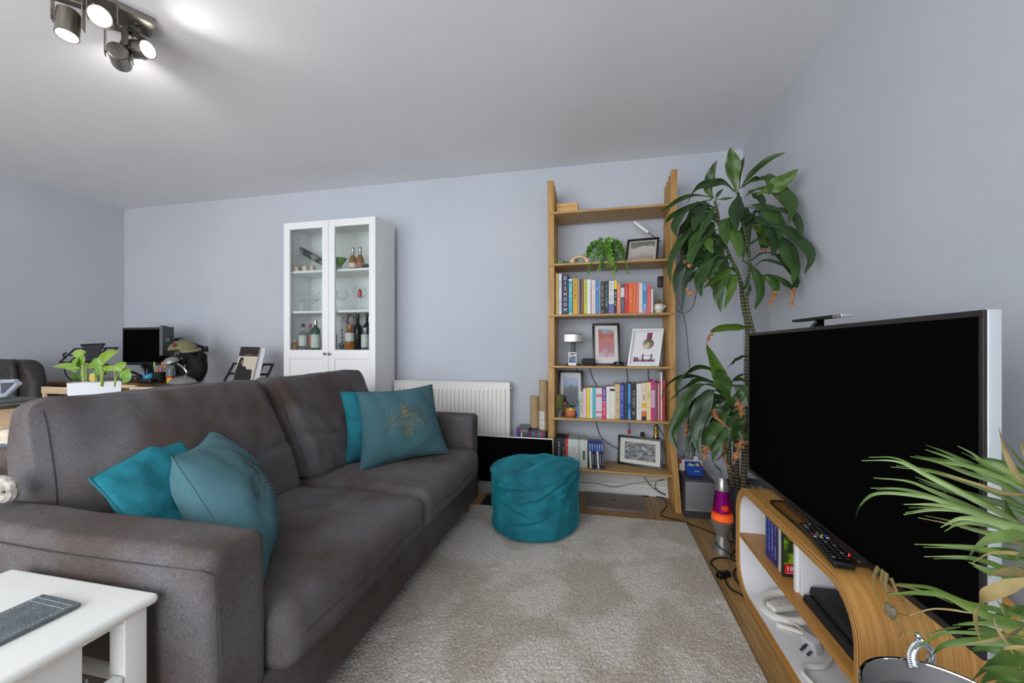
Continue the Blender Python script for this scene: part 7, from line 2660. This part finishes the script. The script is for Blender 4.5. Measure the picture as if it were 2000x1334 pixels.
dleaf([(400, 720), (300, 720), (220, 790), (215, 870)], 76, 2.29, -.05, 0)
dleaf([(430, 700), (340, 720), (300, 800), (255, 880)], 70, 2.27, -.05, 1, dry=.15)
dleaf([(440, 790), (370, 850), (330, 910), (310, 950)], 60, 2.24, -.03, 0, dry=.2)
dleaf([(380, 540), (300, 555), (230, 640), (190, 720)], 60, 2.24, -.05, 0)
dleaf([(385, 640), (250, 660), (150, 760), (160, 830)], 66, 2.30, -.05, 1, dry=.15)
dleaf([(480, 760), (440, 800), (420, 880), (400, 980)], 84, 2.30, -.02, 1)
dleaf([(370, 560), (330, 620), (300, 690), (310, 740)], 60, 2.27, -.03, 2)
# ---- lower crown
S2 = dict(src=2)
dleaf([(480, 0), (440, -2), (380, -5), (290, 10), (250, 60), (248, 140)], 46, 2.30, -.06, 2, dry=.34, **S2)
dleaf([(375, 420), (345, 330), (310, 230), (250, 92)], 74, 2.24, -.10, 2, roll=(1, -.2, .1), **S2)
dleaf([(388, 405), (350, 340), (330, 270), (305, 222)], 84, 2.20, -.06, 0, roll=(1, -.2, 0), **S2)
dleaf([(320, 300), (270, 225), (190, 215), (115, 260), (85, 320), (102, 385)], 52, 2.24, -.10, 0, roll=(.5, -.5, .6), **S2)
dleaf([(330, 310), (200, 265), (90, 270), (20, 330), (8, 400)], 32, 2.26, -.10, 1, roll=(.4, -.4, .8), **S2)
dleaf([(330, 320), (220, 280), (130, 320), (42, 402)], 42, 2.22, -.10, 0, roll=(.4, -.4, .8), **S2)
dleaf([(330, 330), (230, 305), (150, 370), (100, 480), (62, 580), (95, 670)], 62, 2.23, -.12, 0, **S2)
dleaf([(350, 360), (275, 340), (220, 440), (190, 560), (212, 690)], 88, 2.19, -.10, 1, **S2)
dleaf([(370, 400), (290, 365), (200, 390), (130, 450), (125, 525)], 60, 2.27, -.08, 1, **S2)
dleaf([(380, 440), (330, 500), (270, 570), (240, 650), (238, 725)], 70, 2.20, -.10, 0, dry=.28, **S2)
dleaf([(400, 480), (350, 540), (300, 630), (285, 730)], 68, 2.22, -.08, 0, **S2)
dleaf([(285, 720), (300, 750), (325, 775), (332, 810)], 10, 2.14, 0, 1, **S2)
dleaf([(410, 620), (365, 655), (330, 690), (295, 728)], 54, 2.20, -.05, 2, roll=(.4, -.4, .8), **S2)
dleaf([(480, 150), (430, 160), (390, 185), (358, 225)], 40, 2.28, -.05, 0, roll=(.4, -.4, .8), **S2)
dleaf([(385, 310), (430, 330), (465, 370), (478, 430)], 84, 2.24, -.04, 0, **S2)
dleaf([(470, 250), (430, 258), (385, 285)], 18, 2.28, -.02, 0, **S2)
dleaf([(380, 300), (420, 280), (470, 290)], 30, 2.28, -.02, 0, **S2)
dleaf([(430, 560), (450, 600), (430, 650), (400, 740)], 74, 2.20, -.05, 0, dry=.62, **S2)
dleaf([(370, 440), (310, 430), (295, 475), (375, 555)], 56, 2.19, -.04, 0, dry=.55, **S2)
dleaf([(375, 380), (420, 410), (440, 450), (435, 490)], 80, 2.21, -.03, 0, dry=.75, **S2)
dleaf([(470, 480), (410, 500), (385, 560), (385, 620)], 84, 2.24, -.03, 0, **S2)
dleaf([(370, 580), (340, 660), (350, 730), (400, 800)], 30, 2.28, 0, 2, dry=.8, **S2)
dleaf([(340, 400), (280, 410), (260, 430), (330, 430)], 50, 2.29, 0, 1, **S2)
dleaf([(230, 420), (170, 440), (150, 510), (135, 600)], 40, 2.27, -.02, 1, dry=.3, **S2)
dleaf([(190, 440), (200, 500), (160, 580), (145, 680)], 36, 2.29, -.02, 1, **S2)
dleaf([(420, 440), (440, 500), (410, 560), (375, 610)], 60, 2.26, 0, 0, **S2)
dleaf([(470, 540), (440, 580), (450, 640)], 50, 2.30, 0, 1, **S2)
dleaf([(380, 380), (350, 420), (330, 500), (250, 590)], 70, 2.25, -.03, 1, **S2)
dleaf([(350, 420), (250, 400), (180, 470), (195, 520)], 50, 2.28, -.03, 1, **S2)
dleaf([(480, 420), (470, 470), (430, 520), (400, 560)], 60, 2.27, 0, 1, **S2)

random.seed(41)
for base_, n_, src_, x0_, x1_, yb_, y1_, ln_ in (((380, 470), 9, 1, 90, 330, 620, 960, 0), ((385, 640), 8, 1, 120, 420, 700, 1050, 0), ((585, 480), 5, 1, 430, 800, 640, 800, 0), ((390, 430), 9, 2, 110, 420, 520, 720, 0)):
    for i in range(n_):
        ex = x0_ + (x1_ - x0_) * (i + random.random()) / n_
        ey = random.uniform(yb_, y1_)
        sx, sy = base_[0] + random.uniform(-15, 25), base_[1] + random.uniform(-40, 90)
        mx_, my_ = sx + (ex - sx) * .5, sy + (-40 if abs(ex - sx) > 90 else 20)
        dleaf([(sx, sy), (mx_, my_), (sx + (ex - sx) * .86, my_ + (ey - my_) * .45), (ex, ey)], random.uniform(50, 72), 2.33, -.02, random.choice((0, 1, 1)), src=src_, dry=random.choice((0, 0, .12)))
# ================================================================ PALM AT THE RIGHT
PG = [mat('palm_green_%d' % i, a, .42, c2=b_, scale=26, stretch=(1, 1, 1)) for i, (a, b_) in enumerate((((90, 114, 58), (116, 138, 80)), ((72, 98, 40), (98, 124, 54)), ((52, 80, 28), (78, 104, 40))))]
PDR = mat('palm_dry', (142, 126, 84), .75, c2=(120, 106, 64), scale=40)
palm = thing('palm_plant', 'arching green palm with some dried brown blades at the right edge', 'plant', (.80, .40, 0))
obj('pot', B().lathe((.80, .40, 0), [(.10, .001), (.105, .004), (.135, .25), (.145, .255), (.145, .27), (.132, .27), (.13, .24), (0, .235)], 32, True, False), mat('pot_white', (206, 204, 198), .4), palm)


def pz_(zx, zy): return 1660 + zx / 2.594, 820 + zy / 2.594


pprof = lambda t: max(.03, min(1, (t + .12) * 3.2) * (1 - max(0, t - .35) / .65) ** .75)


def PX(px, py, y):
    p = AY(px, py, y)
    return p if p.x < .95 else AX(px, py, .95)


def blade(pts, wd, y0, y1, g=0, roll=None):
    n = len(pts)
    P3 = [PX(*pz_(*p), y0 + (y1 - y0) * i / (n - 1)) for i, p in enumerate(pts)]
    m = PDR if g == 'd' else PG[g]
    side = V(roll) if roll else V((.25, random.uniform(-.3, .1), 1))
    w3 = wd / 2.594 / 768 * (.47 + .5 * (y0 + y1 - 1.1)) * .35
    obj('blade', B().leaf(P3, w3, side=side, seg=8, fold=.3, nc=2, wav=.03, prof=pprof), m, palm)


F1 = (905, 555)
H1 = [
    ([F1, (760, 470), (600, 390), (400, 290), (240, 212), (60, 206)], 36, .60, .72, 0),
    ([F1, (740, 500), (560, 420), (420, 360), (290, 310), (120, 294)], 38, .62, .74, 0),
    ([F1, (720, 520), (560, 445), (400, 385), (260, 350), (105, 346)], 36, .60, .72, 0),
    ([F1, (700, 490), (540, 440), (380, 390), (150, 372), (60, 430), (30, 497)], 34, .60, .72, 0),
    ([F1, (760, 520), (600, 460), (440, 430), (272, 428)], 44, .58, .64, 0),
    ([F1, (760, 540), (620, 470), (440, 455), (272, 480)], 40, .58, .66, 0),
    ([F1, (820, 545), (700, 510), (560, 500), (460, 545)], 54, .56, .60, 0),
    ([(905, 600), (800, 590), (680, 570), (560, 545)], 44, .60, .64, 1),
    ([(905, 420), (780, 330), (640, 250), (500, 190), (380, 150)], 40, .64, .72, 1),
    ([(905, 400), (760, 320), (600, 270), (450, 215), (305, 185)], 36, .66, .74, 1),
    ([(905, 330), (800, 280), (700, 230), (620, 170), (545, 132)], 28, .66, .72, 0),
    ([(905, 460), (760, 380), (600, 320), (400, 260), (205, 238)], 30, .68, .76, 1),
    ([(905, 470), (760, 420), (600, 380), (440, 330), (330, 288)], 40, .68, .74, 2),
    ([(905, 300), (800, 260), (700, 215), (620, 195)], 40, .64, .68, 1),
    ([(905, 360), (760, 290), (620, 240), (470, 215), (390, 205)], 32, .62, .70, 1),
    ([(905, 500), (780, 430), (640, 400), (500, 350), (420, 300)], 36, .70, .76, 1),
    ([(905, 290), (820, 240), (740, 210), (660, 195)], 30, .70, .72, 2),
    ([(905, 340), (830, 300), (740, 290), (660, 250), (560, 230)], 30, .62, .68, 0),
    ([(905, 250), (860, 200), (820, 150), (775, 118)], 20, .60, .64, 1),
    ([(880, 320), (830, 250), (790, 160), (770, 90), (755, 45)], 34, .58, .62, 'd'),
    ([(905, 210), (885, 160), (870, 120), (864, 90)], 26, .60, .62, 'd'),
    ([(870, 300), (820, 230), (790, 170), (770, 140)], 30, .59, .62, 1),
    ([(905, 640), (780, 600), (660, 560), (520, 530), (345, 495)], 26, .64, .70, 'd'),
    ([(905, 650), (760, 590), (640, 560), (500, 510), (380, 485)], 24, .66, .72, 2),
    ([(905, 380), (780, 370), (660, 330), (500, 280), (440, 262)], 24, .60, .68, 'd'),
    ([(905, 430), (800, 440), (700, 400), (560, 360), (460, 370)], 34, .72, .76, 1),
]
H2 = [
    ([(905, 700), (820, 690), (700, 660), (560, 638), (325, 630)], 42, .58, .66, 1),
    ([(905, 770), (800, 760), (700, 720), (580, 694), (375, 693)], 36, .60, .68, 1),
    ([(905, 590), (820, 588), (720, 605), (640, 650), (588, 716)], 76, .52, .58, 0),
    ([(905, 760), (800, 770), (700, 760), (600, 720)], 56, .62, .66, 1),
    ([(905, 730), (830, 680), (760, 660), (700, 650)], 70, .60, .62, 2),
    ([(905, 690), (860, 680), (780, 672), (700, 680), (620, 725)], 26, .54, .58, 'd'),
    ([(905, 780), (800, 770), (700, 790)], 60, .54, .58, 'd'),
    ([(905, 640), (860, 700), (830, 750), (815, 800)], 60, .50, .53, 0),
    ([(905, 560), (840, 520), (800, 450), (790, 400)], 50, .66, .68, 2),
    ([(905, 620), (800, 610), (740, 590), (690, 600)], 50, .68, .70, 2),
]
H3 = [
    ([(905, 1040), (760, 1010), (620, 960), (480, 890), (340, 872), (195, 884)], 52, .58, .68, 1),
    ([(905, 1010), (740, 960), (600, 930), (440, 862), (340, 845), (238, 834)], 34, .60, .70, 1),
    ([(905, 810), (800, 840), (700, 890), (650, 960), (645, 1040), (660, 1112)], 84, .50, .54, 'd'),
    ([(905, 1100), (760, 1090), (640, 1080), (480, 1080), (360, 1140), (310, 1172)], 26, .58, .66, 1),
    ([(905, 1160), (760, 1120), (600, 1120), (480, 1140), (410, 1200)], 62, .56, .60, 2),
    ([(905, 1030), (850, 1080), (760, 1110), (590, 1135)], 42, .50, .56, 'd'),
    ([(905, 1320), (840, 1290), (760, 1262), (660, 1258)], 56, .48, .54, 1),
    ([(905, 1230), (800, 1210), (700, 1260), (610, 1330)], 100, .50, .56, 2),
    ([(905, 1300), (780, 1280), (700, 1310), (640, 1380)], 90, .54, .58, 2),
    ([(730, 1000), (750, 1060), (820, 1170), (865, 1260)], 22, .50, .52, 'd'),
    ([(905, 1150), (840, 1150), (780, 1165), (755, 1190)], 20, .49, .51, 'd'),
    ([(905, 960), (840, 970), (740, 1000), (640, 1010)], 46, .62, .66, 1),
    ([(905, 1080), (780, 1040), (660, 1030), (520, 1040)], 44, .64, .68, 1),
    ([(905, 1130), (800, 1100), (700, 1060), (600, 1060)], 50, .66, .70, 2),
    ([(905, 1200), (800, 1180), (700, 1150), (620, 1160)], 60, .64, .68, 2),
    ([(905, 1010), (820, 960), (760, 930)], 40, .68, .70, 2),
    ([(880, 1060), (800, 1000), (740, 900)], 30, .60, .62, 1),
    ([(905, 1250), (780, 1230), (690, 1220)], 70, .66, .70, 2),
    ([(905, 1350), (800, 1340), (720, 1350)], 100, .60, .64, 2),
    ([(620, 980), (500, 960), (400, 960), (300, 992)], 14, .60, .62, 'd'),
    ([(560, 1050), (480, 1060), (380, 1085), (290, 1080)], 10, .62, .66, 1),
]
for h in H1 + H2 + H3:
    blade(*h)
random.seed(99)
for h in H1[:18] + H2[:5] + H3[:2] + H3[11:16]:
    dx, dy = random.uniform(-30, 30), random.uniform(-34, 34)
    n_ = len(h[0])
    pts = [(p[0] + dx * .4, p[1] + dy * (.4 + .6 * i / n_)) for i, p in enumerate(h[0])]
    cutk = random.uniform(.75, .95)
    e = pts[-1]
    pts[-1] = (pts[-2][0] + (e[0] - pts[-2][0]) * cutk, pts[-2][1] + (e[1] - pts[-2][1]) * cutk)
    blade(pts, h[1] * .8, h[2] + .03, h[3] + .03, random.choice((1, 2, 2)))
for hub, (bx_, by_) in (((920, 560), (.80, .40)), ((920, 700), (.82, .42)), ((920, 1080), (.79, .38)), ((920, 330), (.83, .44))):
    p = PX(*pz_(*hub), .56)
    obj('stem', B().tube(catmull([V((bx_, by_, .24)), V((bx_ + .01, by_ + .04, .24 + (p.z - .24) * .6)), p], 8), .008, 8), mat('palm_stem', (110, 124, 62), .5), palm)
# dried wisps hanging over the unit's near end
for i, pts in enumerate(([(150, 750), (128, 790), (128, 850), (165, 935)], [(175, 765), (165, 810), (180, 870), (215, 950)], [(195, 780), (185, 840), (205, 880), (235, 860)], [(215, 800), (235, 850), (260, 900), (300, 950)], [(230, 835), (300, 850), (400, 880), (520, 930)])):
    P3 = []
    for k_, p in enumerate(pts):
        q = AX(*pz_(*p), .655 - .004 * i)
        P3.append(q)
    obj('dried_wisp', B().leaf(P3, .007 if i < 4 else .003, side=(0, .8, .3), seg=6, fold=.4, nc=2, prof=lambda t: max(.1, 1 - t * .8)), PDR, palm)
q = AX(*pz_(205, 965), .65)
obj('seed_husk', B().box(q.x - .006, q.x + .006, q.y - .014, q.y + .014, q.z - .016, q.z + .012, .006, 3), mat('husk', (110, 100, 84), .8, c2=(150, 140, 120), scale=80), palm)
for pts in ([(215, 990), (240, 1030), (262, 1070), (250, 1095)], [(232, 975), (290, 992), (340, 980), (400, 962)]):
    P3 = [AX(*pz_(*p), .645) for p in pts]
    obj('tendril', B().tube(catmull(P3, 6), .0012, 5), PDR, palm)

# metal bucket with an ornate handle, bottom right
bkz = .455
bc_ = AZ(1872, 1398, bkz)
bk = thing('metal_bucket', 'dark grey metal bucket with silver rim and ornate beaded handle, bottom right', 'bucket', (bc_.x, bc_.y, 0))
rb = (AZ(1784, 1300, bkz) - bc_).length
rb = .118
ZN = mat('bucket_zinc', (112, 110, 110), .55, .15, c2=(106, 104, 104), scale=12)
obj('pail', B().lathe((bc_.x, bc_.y, 0), [(.075, .001), (.08, .004), (rb, bkz), (rb - .004, bkz), (rb - .010, bkz - .03), (rb - .012, bkz - .032), (0, bkz - .034)], 48, True, False), ZN, bk)
obj('rim', B().tube([(bc_.x + rb * cos(a), bc_.y + rb * sin(a), bkz) for a in np.linspace(0, 2 * pi, 61)], .003, 8, caps=False), CHROME, bk)
hp = [AZ(1786, 1300, bkz + .0), None]
hx = [AX(px, py, hp[0].x + dx) for px, py, dx in ((1785, 1300, 0), (1782, 1278, .004), (1790, 1262, .010), (1800, 1258, .016), (1812, 1266, .022), (1817, 1280, .026), (1812, 1296, .026))]
hx = [AY(px, py, hp[0].y + dy) for px, py, dy in ((1787, 1301, .0), (1783, 1280, .006), (1790, 1263, .012), (1800, 1258, .018), (1811, 1267, .024), (1816, 1281, .028), (1811, 1297, .03))]
path = catmull(hx, 6)
hd_ = obj('handle', B().tube(path, .0038, 8), CHROME, bk)
b = B()
for i in range(0, len(path) - 1, 1):
    d_ = (path[i + 1] - path[i]).normalized()
    up_ = V((path[i].x - hx[3].x, 0, path[i].z - hx[0].z - .01)).normalized()
    b.ball(path[i] + up_ * .006, .0032, 8, 6, (1.5, 1, 1))
    b.ball(path[i] - up_ * .001 + V((0, -.003, 0)), .0026, 8, 6)
obj('beading', b, CHROME, hd_, kind='stuff')
e = AY(1793, 1243, hp[0].y + .014)
obj('finial', B().ball(e, .0055, 10, 7, (1, 1, 1.3)).ball(e + V((.006, 0, -.006)), .005, 10, 7), CHROME, bk)
